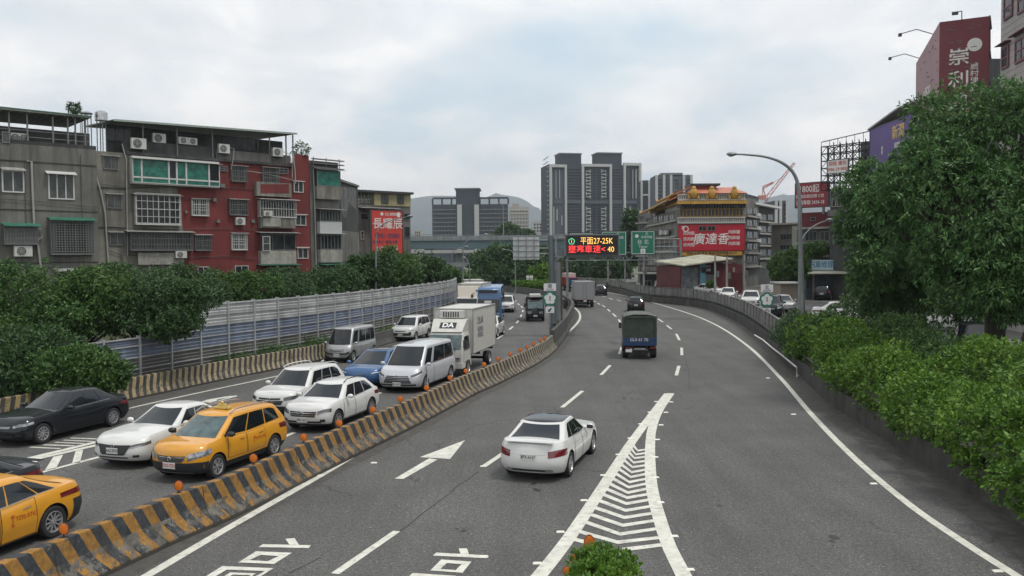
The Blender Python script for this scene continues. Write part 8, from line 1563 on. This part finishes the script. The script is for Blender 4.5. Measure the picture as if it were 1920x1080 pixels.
for i, (x, y, rx, ry, Yd, lb) in enumerate(((432, 672, 20, 12, 40.2, 'weeds at the foot of the noise wall beyond its tall end'), (500, 655, 24, 9, 44.5, 'weeds in the middle of the striped barrier before the noise wall'), (560, 645, 22, 10, 48, 'weed clump before the silver van at the foot of the noise wall'), (590, 640, 18, 8, 50, 'small weed clump just left of the silver van'), (722, 612, 22, 10, 60, 'bright weeds between the silver van and the white minivan'))):
    q_ = min(smoothline([p for p in offline(LBAR, -.95) if 25 < p.y < 80], 8), key=lambda p: abs(p.x / p.y - (x - 960) / 1600)); sx = rx * q_.y / 1600; shrub(lb, [(q_.x + d_ * sx, q_.y + d_ * .8, .55 + .2 * (i % 2), sx * .8, .35, .45) for d_ in (-.8, -.2, .4, .9)], LF_MID if i < 4 else LF_BRT, 1600, 70 + i, .2, .045, 'weeds', .2, cat='weeds')
# far vegetation
def ftree(label, base, Yd, blobs, m_, n, seed, ll=.7, lw=.4, z=.3, nm='background_tree'): p = PY(base, 500, Yd); return tree(nm, label, (p.x, Yd, z), blobs, m_, n, ll, lw, seed, trunk=.25, cl=5, lump=.25, droop=.15)
ftree('dark tree under the overpass left of the white sign back', 915, 170, [pb(905, 500, 28, 30, 170), pb(935, 490, 30, 32, 172), pb(925, 515, 36, 24, 168)], LF_DARK, 7000, 81)
ftree('large dark tree below the pale sign back', 985, 172, [pb(965, 495, 34, 36, 172), pb(1000, 505, 30, 34, 170), pb(975, 518, 34, 22, 168), pb(1020, 480, 20, 18, 176)], LF_DARK, 8000, 82)
ftree('lighter green tree left of the mast foot', 1018, 150, [pb(1015, 518, 20, 20, 150), pb(1030, 524, 12, 14, 149)], LF_BRT, 3500, 83)
shrub('bright clipped hedge above the low dark wall at the far bend', [pb(x, 533, 9, 6, 141 - (x - 965) * .15, 14) for x in range(968, 1034, 8)], LF_BRT, 7000, 84, .35, .2, 'hedge', .3, cat='hedge')
ftree('dark trees seen through the space under the message board', 1085, 200, [pb(1070, 500, 24, 24, 200), pb(1100, 505, 26, 22, 198), pb(1090, 490, 26, 16, 204)], LF_DARK, 5500, 85)
ftree('tree behind the gantry left of the golden eaved building', 1135, 190, [pb(1130, 500, 26, 24, 190), pb(1160, 508, 24, 20, 186)], LF_DARK, 5500, 86)
ftree('tall tree between the twin tower and the golden eaved building', 1182, 180, [pb(1184, 420, 18, 26, 180), pb(1178, 445, 20, 22, 180), pb(1190, 470, 20, 26, 180)], LF_DARK, 6000, 87)
ftree('tree showing above the overpass right of the dark slab', 965, 240, [pb(955, 434, 24, 14, 240), pb(985, 440, 22, 9, 242), pb(935, 440, 12, 8, 240)], LF_DARK, 4500, 88)
shrub('creeper and bushes along the far right wall beyond the dark car', [pb(1110, 533, 14, 7, 160, 30), pb(1130, 531, 16, 8, 152, 30), pb(1155, 534, 18, 7, 143, 30), pb(1180, 538, 16, 6, 134, 30)], LF_MID, 6000, 89, .4, .22, 'creeper', 1.0)
p = PY(1478, 520, 92); tree('round_street_tree', 'small round green tree left of the tall street lamp', (p.x, 92, 1.0), [pb(1470, 498, 27, 26, 92), pb(1488, 488, 22, 22, 92), pb(1495, 508, 22, 20, 92), pb(1462, 512, 18, 14, 92)], LF_MID, 12000, .3, .13, 90, trunk=.15)
p = PY(1535, 520, 96); tree('round_street_tree', 'green street tree right of the tall lamp against the maroon house', (p.x - 2, 96, 1.0), [pb(1520, 470, 20, 14, 96), pb(1540, 466, 16, 14, 96)], LF_MID, 3000, .3, .13, 91, trunk=.12)
shrub('rounded bush in front of the red shed', [pb(1333, 536, 8, 8, 103, 12)], LF_MID, 1500, 92, .3, .15, 'round_bush', 1.0)
# ============================================================ air
mb = MB(); mb.box(-5200, 5200, -60, 7300, -1.2, 640); hz = mb.build('haze', mat('x_tmp', (1, 1, 1)), fix=True); hm = bpy.data.materials.new('haze_air'); hm.use_nodes = True; n = hm.node_tree.nodes; n.remove(n['Principled BSDF']); pv = n.new('ShaderNodeVolumePrincipled'); pv.inputs['Color'].default_value = (.86, .93, 1, 1); pv.inputs['Density'].default_value = HAZE_D = .00016; pv.inputs['Anisotropy'].default_value = .2
hm.node_tree.links.new(pv.outputs[0], n['Material Output'].inputs['Volume']); hz.data.materials.clear(); hz.data.materials.append(hm); tag(hz, kind='stuff')
hz['label'] = 'thin pale haze filling the air over the whole view'; hz['category'] = 'haze'
SC.cycles.volume_step_rate = 4; SC.cycles.volume_max_steps = 64; SC.cycles.volume_bounces = 0; SC.cycles.max_bounces = 6
